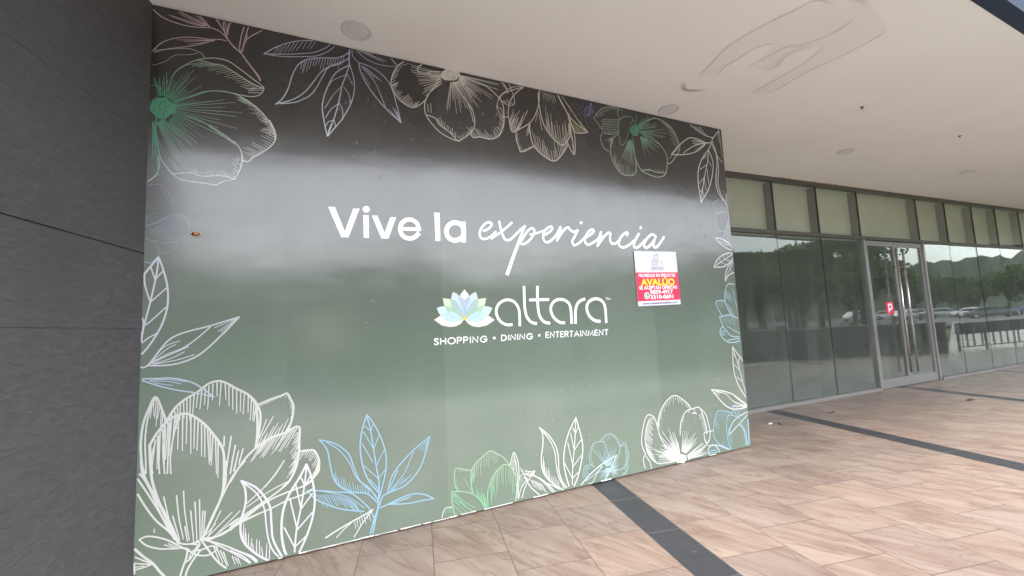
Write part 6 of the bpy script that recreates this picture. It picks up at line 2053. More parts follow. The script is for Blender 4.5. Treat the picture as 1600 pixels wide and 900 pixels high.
('printed_leaves', 'white leaf tip drawing overlapping the blue sprig', (200, 200, 202), None, """0 0 108 108 -1 -1 -1 945 213 878 186 763 148 662 109 602 82
0 0 79 79 -1 -1 -1 945 213 878 144 803 39
0 0 69 69 -1 -1 -1 784 149 732 114 676 65
1 0 51 30 -1 -1 -1 808 151 816 96
1 0 51 31 -1 -1 -1 826 157 832 104
1 0 51 31 -1 -1 -1 844 163 852 110
1 0 51 31 -1 -1 -1 862 169 867 134
1 0 51 31 -1 -1 -1 880 175 891 117
1 0 52 31 -1 -1 -1 899 181 906 148
1 0 52 31 -1 -1 -1 917 187 924 133
0 0 57 57 -1 -1 -1 612 85 652 101"""),
('printed_flower', 'large white magnolia drawing in the lower left', (195, 198, 194), None, """0 0 130 130 -1 -1 -1 -383 1078 -407 1156 -442 1240 -474 1172 -501 1079 -511 984 -511 896 -500 792 -487 747
0 0 93 93 -1 -1 -1 -442 1236 -478 1113 -490 966 -483 819 -481 745
1 0 69 41 -1 -1 -1 -460 1191 -466 1101
1 0 69 41 -1 -1 -1 -452 1215 -448 1111
1 0 69 41 -1 -1 -1 -437 1223 -443 1096
1 0 69 41 -1 -1 -1 -428 1197 -435 1044
1 0 69 42 -1 -1 -1 -418 1170 -429 1093
1 0 69 42 -1 -1 -1 -408 1144 -412 1004
1 0 69 42 -1 -1 -1 -399 1118 -407 1007
1 0 70 42 -1 -1 -1 -389 1092 -392 1014
0 0 143 143 -1 -1 -1 -380 1070 -338 1148 -283 1203 -213 1246 -148 1298 -88 1312 -33 1287 23 1245 86 1202 144 1122 162 1079
0 0 151 151 -1 -1 -1 -465 926 -427 1002 -374 1069 -325 1101 -281 1109 -236 1089 -170 1027 -116 949 -68 864 -50 791 -45 666
0 0 161 161 -1 -1 -1 -465 926 -459 815 -451 740
0 0 148 148 -1 -1 -1 144 1106 152 991 149 871 139 808
1 0 83 50 -1 -1 -1 -351 1113 -354 1020
1 0 84 50 -1 -1 -1 -336 1133 -322 1013
1 0 84 50 -1 -1 -1 -320 1152 -323 1040
1 0 84 50 -1 -1 -1 -305 1171 -307 1067
1 0 84 51 -1 -1 -1 -288 1190 -283 1079
1 0 85 51 -1 -1 -1 -270 1206 -266 1086
1 0 85 51 -1 -1 -1 -250 1220 -251 1061
1 0 85 51 -1 -1 -1 -229 1232 -236 1079
1 0 86 52 -1 -1 -1 -208 1244 -215 1141
1 0 86 52 -1 -1 -1 -186 1256 -195 1129
1 0 87 52 -1 -1 -1 -165 1269 -169 1156
1 0 87 52 -1 -1 -1 -144 1283 -150 1120
1 0 88 53 -1 -1 -1 -122 1294 -124 1181
1 0 88 53 -1 -1 -1 -98 1302 -96 1205
1 0 88 53 -1 -1 -1 -73 1303 -81 1137
1 0 89 53 -1 -1 -1 -49 1292 -43 1178
1 0 89 54 -1 -1 -1 -26 1275 -24 1128
1 0 90 54 -1 -1 -1 -3 1258 -1 1101
1 0 90 54 -1 -1 -1 21 1243 23 1073
1 0 90 54 -1 -1 -1 46 1229 45 1080
1 0 91 54 -1 -1 -1 70 1214 62 1061
1 0 91 55 -1 -1 -1 93 1196 93 1070
1 0 91 55 -1 -1 -1 114 1175 106 1012
1 0 91 55 -1 -1 -1 130 1148 122 1013
1 0 92 55 -1 -1 -1 142 1119 129 999
1 0 87 52 -1 -1 -1 -436 958 -451 760
1 0 87 52 -1 -1 -1 -424 979 -423 765
1 0 88 53 -1 -1 -1 -412 999 -413 786
1 0 88 53 -1 -1 -1 -399 1020 -383 784
1 0 88 53 -1 -1 -1 -385 1040 -384 817
1 0 88 53 -1 -1 -1 -370 1058 -379 820
1 0 89 53 -1 -1 -1 -353 1073 -362 840
1 0 89 53 -1 -1 -1 -334 1086 -347 862
1 0 90 54 -1 -1 -1 -314 1096 -314 875
1 0 90 54 -1 -1 -1 -291 1099 -288 861
1 0 91 54 -1 -1 -1 -268 1096 -267 903
1 0 91 55 -1 -1 -1 -245 1085 -241 834
1 0 91 55 -1 -1 -1 -223 1070 -224 866
1 0 92 55 -1 -1 -1 -202 1052 -206 851
1 0 92 55 -1 -1 -1 -183 1032 -179 806
1 0 92 55 -1 -1 -1 -165 1010 -161 798
1 0 93 56 -1 -1 -1 -148 987 -134 745
1 0 93 56 -1 -1 -1 -132 963 -129 767
1 0 93 56 -1 -1 -1 -116 938 -123 735
1 0 93 56 -1 -1 -1 -101 914 -92 673
1 0 93 56 -1 -1 -1 -85 889 -83 646
0 0 85 85 -1 -1 -1 -415 985 -418 881 -409 732
0 0 85 85 -1 -1 -1 -391 1011 -394 878 -381 727
0 0 86 86 -1 -1 -1 -361 1060 -366 873 -366 725
0 0 86 86 -1 -1 -1 -318 1085 -351 871 -348 721
0 0 84 84 -1 -1 -1 -435 943 -454 843 -445 739
0 0 91 91 -1 -1 -1 -49 924 -51 854
0 0 91 91 -1 -1 -1 -8 918 -38 665
0 0 91 91 -1 -1 -1 17 851 -11 660
0 0 92 92 -1 -1 -1 35 801 12 672
0 0 93 93 -1 -1 -1 65 820 42 729
0 0 162 162 -1 -1 -1 -507 832 -495 748 -455 643 -399 525 -348 408 -297 266
0 0 146 146 -1 -1 -1 -460 824 -447 698 -413 569 -370 446 -318 295
0 0 93 93 -1 -1 -1 -514 752 -469 670 -383 440 -326 313
0 0 105 105 -1 -1 -1 -530 734 -475 630 -404 486 -354 369
0 0 111 111 -1 -1 -1 -528 641 -472 525 -417 432 -354 356 -297 266
0 0 140 140 -1 -1 -1 -49 754 -48 649 -57 530 -100 411 -163 266
0 0 101 101 -1 -1 -1 -38 752 -36 621 -54 538
0 0 114 114 -1 -1 -1 78 733 9 648 -50 529 -107 404 -163 266
0 0 120 120 -1 -1 -1 -178 265 -120 247 -32 277 59 316 167 353
0 0 102 102 -1 -1 -1 -178 265 -61 258 59 325 167 397
0 0 102 102 -1 -1 -1 -297 266 -262 249 -220 243 -177 253
0 0 81 56 -1 -1 -1 -383 579 -356 451 -319 303
0 0 82 57 -1 -1 -1 -314 574 -297 421 -270 283
0 0 83 57 -1 -1 -1 -276 595 -266 456 -238 268
0 0 83 58 -1 -1 -1 -234 457 -213 245
0 0 84 58 -1 -1 -1 -211 511 -195 249
0 0 84 58 -1 -1 -1 -186 522 -178 261
0 0 83 57 -1 -1 -1 -264 364 -248 262
0 0 82 57 -1 -1 -1 -332 445 -290 280
0 0 84 58 -1 -1 -1 -152 439 -160 274
0 0 84 58 -1 -1 -1 -166 442 -170 268
0 0 66 66 -1 -1 -1 -142 261 -62 335 4 397
0 0 67 67 -1 -1 -1 -105 252 -17 333 50 396
0 0 66 66 -1 -1 -1 -134 268 -63 420
0 0 66 66 -1 -1 -1 -149 279 -92 342
0 0 68 68 -1 -1 -1 -120 247 35 347
0 0 103 103 -1 -1 -1 -503 336 -468 347 -414 330 -353 295 -297 249 -240 202 -190 161 -132 146 -89 164 -82 184 -119 201 -162 191 -219 193
0 0 94 94 -1 -1 -1 -503 336 -466 291 -399 254 -331 237 -262 224 -233 201
0 0 63 63 -1 -1 -1 -372 272 -317 238
0 0 63 63 -1 -1 -1 -352 275 -303 239
0 0 113 113 -1 -1 -1 -247 204 -253 157 -276 82 -282 51
0 0 114 114 -1 -1 -1 -176 186 -218 131 -245 81 -254 43
0 0 96 96 -1 -1 -1 -253 132 -218 164 -177 236
0 0 83 83 -1 -1 -1 -227 240 -191 223 -226 182 -239 137
0 0 71 71 -1 -1 -1 -206 243 -177 228 -232 143
0 0 111 111 -1 -1 -1 -174 260 -133 184 -73 85 2 7
0 0 108 108 -1 -1 -1 -174 260 -60 199 53 120 115 70 162 15
0 0 88 88 -1 -1 -1 -119 230 -15 146 69 73 139 4
1 0 79 47 -1 -1 -1 -98 188 -64 78
1 0 79 47 -1 -1 -1 -80 174 -46 72
1 0 79 48 -1 -1 -1 -62 159 -23 49
1 0 79 48 -1 -1 -1 -44 145 -15 47
1 0 80 48 -1 -1 -1 -26 130 14 15
1 0 80 48 -1 -1 -1 -8 116 36 2
1 0 80 48 -1 -1 -1 11 102 41 15
1 0 81 48 -1 -1 -1 29 88 55 0
1 0 81 49 -1 -1 -1 48 74 86 -28
1 0 81 49 -1 -1 -1 67 60 97 -32
1 0 82 49 -1 -1 -1 86 46 128 -68
0 0 137 137 -1 -1 -1 -524 282 -477 222 -430 171 -395 114 -368 74
0 0 79 79 -1 -1 -1 -523 234 -477 199 -437 172
0 0 78 78 -1 -1 -1 -522 195 -483 181 -437 168
0 0 90 90 -1 -1 -1 -521 155 -482 157 -433 167
0 0 60 60 -1 -1 -1 -518 170 -476 167
0 0 90 90 -1 -1 -1 -525 196 -522 132
0 0 49 49 -1 -1 -1 -429 386 -427 361
0 0 149 149 -1 -1 -1 -18 1273 42 1233 102 1188 148 1122 171 1041 164 938 146 813
0 0 141 141 -1 -1 -1 155 1117 232 1147 303 1166 343 1179 363 1141 385 1081 376 988 344 900
0 0 156 156 -1 -1 -1 143 813 234 868 328 893 420 925 424 822 420 717 400 624 360 544 321 509
0 0 133 133 -1 -1 -1 143 813 84 755 33 680 -9 606
0 0 144 144 -1 -1 -1 424 743 482 742 527 730 560 649 543 572 498 510 449 484
1 0 64 38 -1 -1 -1 180 1119 170 1101
1 0 64 39 -1 -1 -1 197 1127 190 1112
1 0 65 39 -1 -1 -1 215 1136 205 1115
1 0 65 39 -1 -1 -1 233 1144 219 1120
1 0 65 39 -1 -1 -1 251 1151 240 1130
1 0 65 39 -1 -1 -1 270 1158 257 1135
1 0 66 39 -1 -1 -1 288 1166 277 1145
1 0 66 40 -1 -1 -1 307 1172 297 1151
1 0 66 40 -1 -1 -1 327 1176 318 1160
1 0 66 40 -1 -1 -1 347 1172 333 1148
1 0 67 40 -1 -1 -1 361 1155 351 1136
1 0 67 40 -1 -1 -1 369 1132 357 1110
1 0 67 40 -1 -1 -1 374 1110 362 1084
1 0 66 40 -1 -1 -1 378 1086 364 1064
1 0 67 40 -1 -1 -1 379 1063 370 1050
1 0 66 40 -1 -1 -1 380 1040 370 1025
1 0 66 40 -1 -1 -1 380 1017 365 994
1 0 71 43 -1 -1 -1 159 824 186 900
1 0 71 43 -1 -1 -1 177 838 217 910
1 0 71 43 -1 -1 -1 195 853 214 907
1 0 72 43 -1 -1 -1 215 866 257 949
1 0 73 44 -1 -1 -1 235 877 284 971
1 0 73 44 -1 -1 -1 258 884 291 938
1 0 73 44 -1 -1 -1 281 889 314 960
1 0 74 44 -1 -1 -1 305 892 351 994
1 0 74 44 -1 -1 -1 330 896 365 962
1 0 73 44 -1 -1 -1 172 831 112 719
1 0 73 44 -1 -1 -1 187 839 132 738
1 0 73 44 -1 -1 -1 203 847 121 726
1 0 74 44 -1 -1 -1 218 856 153 764
1 0 74 44 -1 -1 -1 234 863 171 772
1 0 74 44 -1 -1 -1 250 870 171 738
1 0 74 44 -1 -1 -1 267 876 186 748
1 0 74 44 -1 -1 -1 285 880 189 737
1 0 75 45 -1 -1 -1 303 883 246 789
1 0 75 45 -1 -1 -1 320 887 270 770
1 0 75 45 -1 -1 -1 338 892 243 753
1 0 76 45 -1 -1 -1 355 897 286 802
1 0 76 45 -1 -1 -1 373 903 288 763
1 0 76 45 -1 -1 -1 391 908 299 760
1 0 76 46 -1 -1 -1 408 914 334 780
1 0 74 44 -1 -1 -1 414 884 382 845
1 0 73 44 -1 -1 -1 421 875 376 799
1 0 74 44 -1 -1 -1 422 856 396 810
1 0 74 44 -1 -1 -1 423 838 388 794
1 0 73 44 -1 -1 -1 423 819 363 738
1 0 74 44 -1 -1 -1 423 800 400 765
1 0 73 44 -1 -1 -1 422 782 373 722
1 0 73 44 -1 -1 -1 404 741 373 699
1 0 73 44 -1 -1 -1 419 746 381 697
1 0 73 44 -1 -1 -1 417 728 391 693
1 0 73 44 -1 -1 -1 414 710 356 635
1 0 73 44 -1 -1 -1 411 693 379 653
1 0 73 44 -1 -1 -1 407 676 375 636
1 0 73 44 -1 -1 -1 403 658 355 597
1 0 72 43 -1 -1 -1 399 642 342 565
1 0 73 44 -1 -1 -1 394 625 362 586
1 0 67 40 -1 -1 -1 448 739 432 710
1 0 66 40 -1 -1 -1 463 739 427 680
1 0 67 40 -1 -1 -1 478 738 461 710
1 0 67 40 -1 -1 -1 494 737 462 691
1 0 67 40 -1 -1 -1 509 733 480 687
1 0 67 40 -1 -1 -1 524 726 488 668
1 0 67 40 -1 -1 -1 535 713 496 659
1 0 68 41 -1 -1 -1 544 698 526 673
1 0 67 40 -1 -1 -1 550 681 510 626
1 0 67 40 -1 -1 -1 554 664 514 607
1 0 68 41 -1 -1 -1 556 648 536 612
1 0 68 41 -1 -1 -1 554 631 534 595
1 0 67 40 -1 -1 -1 550 616 522 568
1 0 67 40 -1 -1 -1 545 601 517 549
1 0 67 40 -1 -1 -1 539 587 510 555
1 0 67 40 -1 -1 -1 533 572 511 534
0 0 79 79 -1 -1 -1 324 694 274 612 205 531
0 0 70 70 -1 -1 -1 172 1006 146 881
0 0 71 71 -1 -1 -1 210 1006 165 878
0 0 71 71 -1 -1 -1 253 1022 188 901
0 0 68 68 -1 -1 -1 20 849 -4 737
0 0 68 68 -1 -1 -1 39 813 8 677
0 0 68 68 -1 -1 -1 64 817 40 713
0 0 113 113 -1 -1 -1 392 679 400 622 350 531 251 460 147 401 -6 314
0 0 115 115 -1 -1 -1 557 651 556 576 495 512 443 485 333 461 227 429 78 346 -6 296
0 0 105 105 -1 -1 -1 512 453 443 426 342 405 227 367 62 324 -5 279
0 0 77 77 -1 -1 -1 324 691 250 586 178 510 92 439
0 0 71 71 -1 -1 -1 92 413 227 491 350 540"""),
('printed_leaves', 'white leaf pair drawing beside the magnolia', (200, 199, 204), None, """0 0 135 135 -1 -1 -1 56 600 80 538 84 441 59 333 56 248 79 173 134 100 197 40 245 11
0 0 134 134 -1 -1 -1 56 600 138 544 195 471 235 383 244 274 253 166 285 79 318 14
0 0 98 98 -1 -1 -1 75 578 155 488 199 381 212 264 228 155 261 68 310 7
1 0 75 45 -1 -1 -1 71 203 74 301
1 0 75 45 -1 -1 -1 81 180 85 271
1 0 75 45 -1 -1 -1 92 158 87 238
1 0 75 45 -1 -1 -1 104 135 104 230
1 0 75 45 -1 -1 -1 117 114 124 192
1 0 75 45 -1 -1 -1 134 96 130 157
1 0 76 45 -1 -1 -1 152 80 154 180
1 0 76 46 -1 -1 -1 172 66 171 166
1 0 76 46 -1 -1 -1 192 53 184 118
1 0 77 46 -1 -1 -1 212 40 218 138
1 0 77 46 -1 -1 -1 233 29 236 132
1 0 77 46 -1 -1 -1 254 19 254 94
0 0 157 157 -1 -1 -1 473 642 426 553 358 447 317 329 309 188 326 69 351 10
0 0 141 141 -1 -1 -1 473 642 512 518 529 376 511 241 468 115 417 10
0 0 117 117 -1 -1 -1 473 628 460 500 434 331 405 175 392 8
0 0 99 99 -1 -1 -1 460 491 430 566
0 0 101 101 -1 -1 -1 464 490 503 557
0 0 99 99 -1 -1 -1 434 336 400 512
0 0 100 100 -1 -1 -1 439 330 512 421
0 0 98 98 -1 -1 -1 409 192 362 419
0 0 100 100 -1 -1 -1 409 183 525 298
0 0 96 96 -1 -1 -1 392 70 326 220
0 0 99 99 -1 -1 -1 396 69 485 138
0 0 102 102 -1 -1 -1 -4 160 65 113 127 71 174 8
0 0 88 88 -1 -1 -1 -4 143 73 85 139 4
1 0 67 40 -1 -1 -1 8 105 26 45
1 0 67 40 -1 -1 -1 24 94 45 43
1 0 67 40 -1 -1 -1 40 84 59 33
1 0 67 40 -1 -1 -1 56 73 74 15
1 0 68 41 -1 -1 -1 71 61 91 2
1 0 68 41 -1 -1 -1 86 48 104 1
1 0 68 41 -1 -1 -1 101 34 119 -15
1 0 68 41 -1 -1 -1 116 21 140 -36"""),
('printed_leaves', 'white leaf sprig drawing on the left edge', (192, 194, 200), None, """0 0 130 130 -1 -1 -1 -528 2065 -491 2127 -449 2194
0 0 112 112 -1 -1 -1 -449 2194 -422 2110 -395 1985 -392 1849 -423 1715 -478 1597 -530 1519
0 0 102 102 -1 -1 -1 -449 2194 -456 2084 -485 1888 -514 1731 -526 1635 -530 1519
0 0 97 97 -1 -1 -1 -523 2071 -518 1998 -490 1894
0 0 83 83 -1 -1 -1 -530 1798 -519 1731 -527 1659
0 0 85 85 -1 -1 -1 -491 2127 -465 2041
0 0 85 85 -1 -1 -1 -422 2097 -460 2041
0 0 84 84 -1 -1 -1 -399 1979 -485 1881
0 0 84 84 -1 -1 -1 -401 1843 -463 1771 -507 1725
0 0 83 83 -1 -1 -1 -441 1667 -488 1639 -523 1606
0 0 99 99 -1 -1 -1 -532 1446 -488 1454 -391 1604 -303 1661 -149 1704 33 1764
0 0 101 101 -1 -1 -1 -488 1452 -387 1446 -289 1463 -188 1518 -64 1649 33 1764
0 0 79 79 -1 -1 -1 -144 1697 -221 1619 -301 1556 -389 1519 -474 1465
0 0 58 58 -1 -1 -1 -475 1477 -400 1574 -317 1606
0 0 58 58 -1 -1 -1 -474 1471 -390 1555 -341 1583
0 0 58 58 -1 -1 -1 -469 1465 -389 1507 -266 1566
0 0 59 59 -1 -1 -1 -465 1459 -359 1493 -290 1531
0 0 59 59 -1 -1 -1 -455 1458 -329 1478 -234 1508
0 0 48 48 -1 -1 -1 22 1755 -118 1690
0 0 48 48 -1 -1 -1 22 1755 -96 1663
0 0 49 49 -1 -1 -1 20 1749 -80 1656
0 0 49 49 -1 -1 -1 22 1749 -58 1649
0 0 98 98 171 182 198 -530 1367 -433 1361 -366 1358 -286 1335 -215 1298 -115 1204
0 0 91 91 171 182 198 -530 1364 -442 1318 -325 1272 -224 1244 -115 1204
0 0 55 55 171 182 198 -481 1353 -385 1350 -276 1325
0 0 55 55 171 182 198 -471 1344 -385 1338 -306 1313
0 0 55 55 171 182 198 -452 1333 -350 1305
0 0 57 57 171 182 198 -152 1242 -119 1207"""),
]
for nm, lab, base, grad, data in ART:
    bm = bmesh.new(); lay = bm.verts.layers.float_color.new('Col'); draw(bm, lay, data, base, grad)
    me = bpy.data.meshes.new(nm); bm.to_mesh(me); bm.free(); me.materials.append(M['ink']); o = link(bpy.data.objects.new(nm, me), hoard)
    if lab: o['label'] = lab
# torn hole in the board
bm = bmesh.new(); rnd = random.Random(5)
def ringpts(r0, r1, n, jx): return [(-.241+r0*math.cos(2*math.pi*i/n)*rnd.uniform(1-jx, 1+jx), 2.366+r1*math.sin(2*math.pi*i/n)*rnd.uniform(1-jx, 1+jx)) for i in range(n)]
def disc(pts, y, mi):
    f = bm.faces.new([bm.verts.new((a, y, b)) for a, b in pts]); f.material_index = mi; f.normal_update()
    if f.normal.y > 0: f.normal_flip()
disc(ringpts(.036, .021, 18, .12), -.0066, 0); disc(ringpts(.028, .016, 14, .1), -.0072, 1)
lathe(bm, [(.013, 0), (.013, .01), (.009, .014)], (0, 0, 0), 12, 2)
for v in list(bm.verts)[-36:]: v.co = Vector((-.236+v.co.x*1.3, -.0075-v.co.z, 2.366+v.co.y))
obj('torn_hole', bm, [M['wood'], M['hole'], M['orange']], hoard)
# white chips along the foot of the board
for i in range(26):
    bm = bmesh.new(); u = rnd.choice([rnd.uniform(-.3, 5.2), rnd.uniform(.3, 2.2)]); L = rnd.uniform(.02, .16); box(bm, u, u+L, -.0058, -.0052, .012, .014+rnd.uniform(.003, .010)); obj('chip', bm, M['white'], hoard)
# ------------------------------------------------------------------ for-sale sign
PC = [Vector(p) for p in ((3.758, 2.379), (4.388, 2.389), (4.398, 1.771), (3.765, 1.759))]
sign = empty('sale_sign', BA, R(12.323)); tag(sign, 'square white and red for sale sign on the green board under the script word', 'sign')
def sp(a, b):  # a 0..1 across, b 0..1 down
    return (PC[0]*(1-a)+PC[1]*a)*(1-b)+(PC[3]*(1-a)+PC[2]*a)*b
def quadmesh(name, rects, y, mat, th=.0):
    bm = bmesh.new()
    for a0, a1, b0, b1 in rects:
        P = [sp(a0, b0), sp(a1, b0), sp(a1, b1), sp(a0, b1)]
        fr = [bm.verts.new((p.x, -y, p.y)) for p in P]; bk = [bm.verts.new((p.x, -y+th, p.y)) for p in P]
        f = bm.faces.new(fr); f.normal_update()
        if f.normal.y > 0: f.normal_flip()
        for i in range(4): bm.faces.new((fr[i], bk[i], bk[(i+1) % 4], fr[(i+1) % 4]))
        bm.faces.new(bk)
    bmesh.ops.recalc_face_normals(bm, faces=bm.faces); return obj(name, bm, mat, sign)
quadmesh('sign_sheet', [(0, 1, 0, 1)], .011, M['paper'], .006)
quadmesh('red_panel', [(.0015, .9985, .393, .912)], .0118, M['red'], .0007)
def text(name, s, a0, a1, b0, b1, mat, bold=.0, y=.0126):
    c = bpy.data.curves.new(name, 'FONT'); c.body = s; c.size = 1; c.offset = bold; c.resolution_u = 4
    t = bpy.data.objects.new(name, c); COL.objects.link(t); dg = bpy.context.evaluated_depsgraph_get()
    me = bpy.data.meshes.new_from_object(t.evaluated_get(dg)); bpy.data.objects.remove(t); bpy.data.curves.remove(c)
    xs = [v.co.x for v in me.vertices]; ys = [v.co.y for v in me.vertices]; x0, x1, y0, y1 = min(xs), max(xs), min(ys), max(ys)
    for v in me.vertices:
        p = sp(a0+(a1-a0)*(v.co.x-x0)/(x1-x0), b1-(b1-b0)*(v.co.y-y0)/(y1-y0)); v.co = (p.x, -y, p.y)
    me.materials.clear(); me.materials.append(mat); me.name = name
    return link(bpy.data.objects.new(name, me), sign)
text('white_lettering', 'PROPIEDAD EN PRECIO DE', .06, .93, .417, .478, M['pink'], .035)
text('yellow_lettering', 'AVAL\u00daO', .095, .90, .478, .638, M['yellow'], .045)
text('white_lettering', 'SE ACEPTAN OFERTAS', .05, .945, .640, .705, M['pink'], .035)
text('white_lettering', '9859-4917', .29, .835, .715, .795, M['pink'], .035)
text('white_lettering', '3310-0691', .29, .835, .805, .885, M['pink'], .035)
text('web_address', 'www.subastainmuebles.com', .10, .915, .935, .975, M['navy'], .02)
text('logo_caption', 'GRUPO INICIA', .355, .665, .318, .345, M['navy'], .0)
def strokes(name, ls, wd, mat, y=.0126):
    bm = bmesh.new()
    for j, L in enumerate(ls):
        for (a, b), (c, d) in zip(L, L[1:]):
            p, q = sp(a, b), sp(c, d); t = (q-p).normalized(); n = Vector((-t.y, t.x))*wd/2
            f = bm.faces.new([bm.verts.new((k.x, -y-j*2e-5, k.y)) for k in (p+n, p-n, q-n, q+n)]); f.normal_update()
            if f.normal.y > 0: f.normal_flip()
    return obj(name, bm, mat, sign)
strokes('tower_logo', [[(.45, .27), (.45, .12), (.46, .10), (.52, .05), (.535, .06), (.535, .12)], [(.49, .27), (.49, .145)], [(.395, .27), (.395, .20), (.43, .165)], [(.64, .27), (.635, .21), (.60, .20)], [(.38, .298), (.655, .298)]], .0042, M['navy'])
strokes('tower_logo', [[(.49, .14), (.60, .19)], [(.53, .16), (.53, .27)]], .0045, M['tan'], .0127)
bm = bmesh.new()
def blob(cx, cy, r, y, mi, n=18):
    f = bm.faces.new([bm.verts.new((p.x, -y, p.y)) for p in [sp(cx+r*math.cos(2*math.pi*i/n), cy+r*math.sin(2*math.pi*i/n)) for i in range(n)]]); f.material_index = mi; f.normal_update()
    if f.normal.y > 0: f.normal_flip()
blob(.215, .815, .062, .0126, 0); blob(.215, .815, .046, .0129, 1)
P = [sp(a, b) for a, b in ((.165, .87), (.19, .85), (.20, .872))]; f = bm.faces.new([bm.verts.new((p.x, -.0127, p.y)) for p in P])
for a, b, c, d in ((.195, .79, .205, .825), (.205, .825, .24, .845)):
    p, q = sp(a, b), sp(c, d); t = (q-p).normalized(); n = Vector((-t.y, t.x))*.006
    f = bm.faces.new([bm.verts.new((k.x, -.0132, k.y)) for k in (p+n, p-n, q-n, q+n)])
obj('phone_icon', bm, [M['pink'], M['green']], sign)
# ------------------------------------------------------------------ ceiling details
def downlight(x, y, lab):
    e = empty('downlight', (x, y, zc(x, y))); tag(e, lab, 'downlight', 'round downlights recessed in the soffit')
    return e
e0 = downlight(-.43, 3.40, 'round recessed downlight above the top left of the mural board')
bm = bmesh.new(); lathe(bm, [(.118, -.001), (.121, -.006), (.117, -.010), (.094, -.011), (.090, -.006), (.090, -.001)], (0, 0, 0), 36); obj('trim_ring', bm, M['lampring'], e0)
bm = bmesh.new(); lathe(bm, [(.0895, -.002), (.0895, -.006), (.05, -.008)], (0, 0, 0), 36); obj('lens', bm, M['lens'], e0)
for x, y, l in ((2.93, 4.22, 'round recessed downlight near the top right corner of the mural board'), (6.54, 5.06, 'round recessed downlight in front of the first glass panes'), (10.13, 5.66, 'round recessed downlight above the glass doors, farthest right')):
    c = copy_tree(e0); c.location = (x, y, zc(x, y)); c['label'] = l
def sprinkler(x, y, lab):
    e = empty('sprinkler', (x, y, zc(x, y))); tag(e, lab, 'sprinkler'); bm = bmesh.new(); lathe(bm, [(.022, -.001), (.022, -.004), (.008, -.006), (.008, -.020)], (0, 0, 0), 14); obj('body', bm, M['dalu'], e)
    bm = bmesh.new(); lathe(bm, [(.014, -.030), (.014, -.032), (.004, -.033)], (0, 0, 0), 12); tube(bm, [(-.008, 0, -.018), (-.010, 0, -.031)], .002, 5); tube(bm, [(.008, 0, -.018), (.010, 0, -.031)], .002, 5); obj('deflector', bm, M['steel'], e)
sprinkler(5.31, 3.85, 'small sprinkler head in the soffit nearest the water stain'); sprinkler(7.72, 4.34, 'small sprinkler head in the soffit nearest the right edge')
# water stain on the soffit
def ribbon(bm, lay, pts, w, a, z):
    P = spline([Vector(p) for p in pts], False, 6); n = len(P); row = []
    for i, p in enumerate(P):
        t = (P[min(i+1, n-1)]-P[max(i-1, 0)]).normalized(); nn = Vector((-t.y, t.x)); k = min(1, i/5, (n-1-i)/5)*a; r = []
        for s, al in ((-1, 0), (-.25, k), (.25, k*.8), (1.6, 0)):
            q = p+nn*w*s; v = bm.verts.new((q.x, q.y, zc(q.x, q.y)-z)); v[lay] = (al, al, al, 1); r.append(v)
        row.append(r)
    for a_, b_ in zip(row, row[1:]):
        for k in range(3): bm.faces.new((a_[k], b_[k], b_[k+1], a_[k+1]))
ST = dict(o1=[[3.321, 2.513], [3.122, 2.502], [3.047, 2.616], [2.972, 2.727], [2.875, 2.916], [2.813, 3.126], [2.832, 3.335], [2.84, 3.466], [2.854, 3.58]],
o2=[[3.218, 3.008], [3.148, 3.028], [3.081, 3.115], [3.056, 3.239], [3.009, 3.385], [3.046, 3.529]], o3=[[3.642, 2.605], [3.649, 2.753], [3.599, 2.875], [3.493, 2.985], [3.38, 3.021], [3.328, 3.137], [3.272, 3.292], [3.253, 3.395]],
o4=[[4.071, 2.678], [4.112, 2.76], [4.065, 3.006], [3.999, 3.185], [3.932, 3.366], [3.904, 3.607], [3.855, 3.777]], o5=[[3.728, 2.949], [3.757, 3.114], [3.765, 3.241], [3.729, 3.431], [3.679, 3.664], [3.669, 3.788]], o6=[[3.632, 2.973], [3.528, 3.047], [3.484, 3.155], [3.531, 3.298], [3.456, 3.388]],
b2=[[2.74, 3.67], [2.84, 3.79], [2.94, 3.81], [3.1, 3.77]], o7=[[3.3, 2.44], [3.5, 2.44], [3.67, 2.49]], f=[[2.862, 3.591], [2.84, 3.466], [2.832, 3.335], [2.813, 3.126], [2.875, 2.916], [2.972, 2.727], [3.047, 2.616], [3.122, 2.502], [3.298, 2.438], [3.472, 2.438], [3.668, 2.494], [4.048, 2.656], [4.109, 2.769], [4.065, 3.006], [3.999, 3.185], [3.932, 3.366], [3.904, 3.607], [3.855, 3.777], [3.669, 3.788], [3.679, 3.664], [3.729, 3.431], [3.765, 3.241], [3.757, 3.114], [3.73, 2.978], [3.564, 3.052], [3.502, 3.142], [3.531, 3.298], [3.456, 3.388], [3.325, 3.35], [3.292, 3.246], [3.218, 3.008], [3.148, 3.028], [3.081, 3.115], [3.056, 3.239], [3.009, 3.385], [3.046, 3.529]],
b=[[2.743, 3.681], [2.80, 3.75], [2.929, 3.809], [3.102, 3.771], [2.945, 3.735], [2.82, 3.70]])
from mathutils.geometry import tessellate_polygon
bm = bmesh.new(); lay = bm.verts.layers.float_color.new('Col')
for k, al, z in (('f', .045, .0015),):
    P = [Vector((x, y, 0)) for x, y in ST[k]]; vs = []
    for p in P:
        v = bm.verts.new((p.x, p.y, zc(p.x, p.y)-z)); v[lay] = (al, al, al, 1); vs.append(v)
    for t in tessellate_polygon([P]): bm.faces.new([vs[i] for i in t])
for i, (k, w, a) in enumerate((('o1', .022, .45), ('o2', .018, .5), ('o3', .03, .35), ('o4', .018, .5), ('o5', .03, .28), ('o6', .05, .25), ('o7', .03, .3), ('b2', .035, 1.0))): ribbon(bm, lay, ST[k], w*.75, a*.55, .0022+i*.0003)
for f in bm.faces:
    f.normal_update()
    if f.normal.z > 0: f.normal_flip()
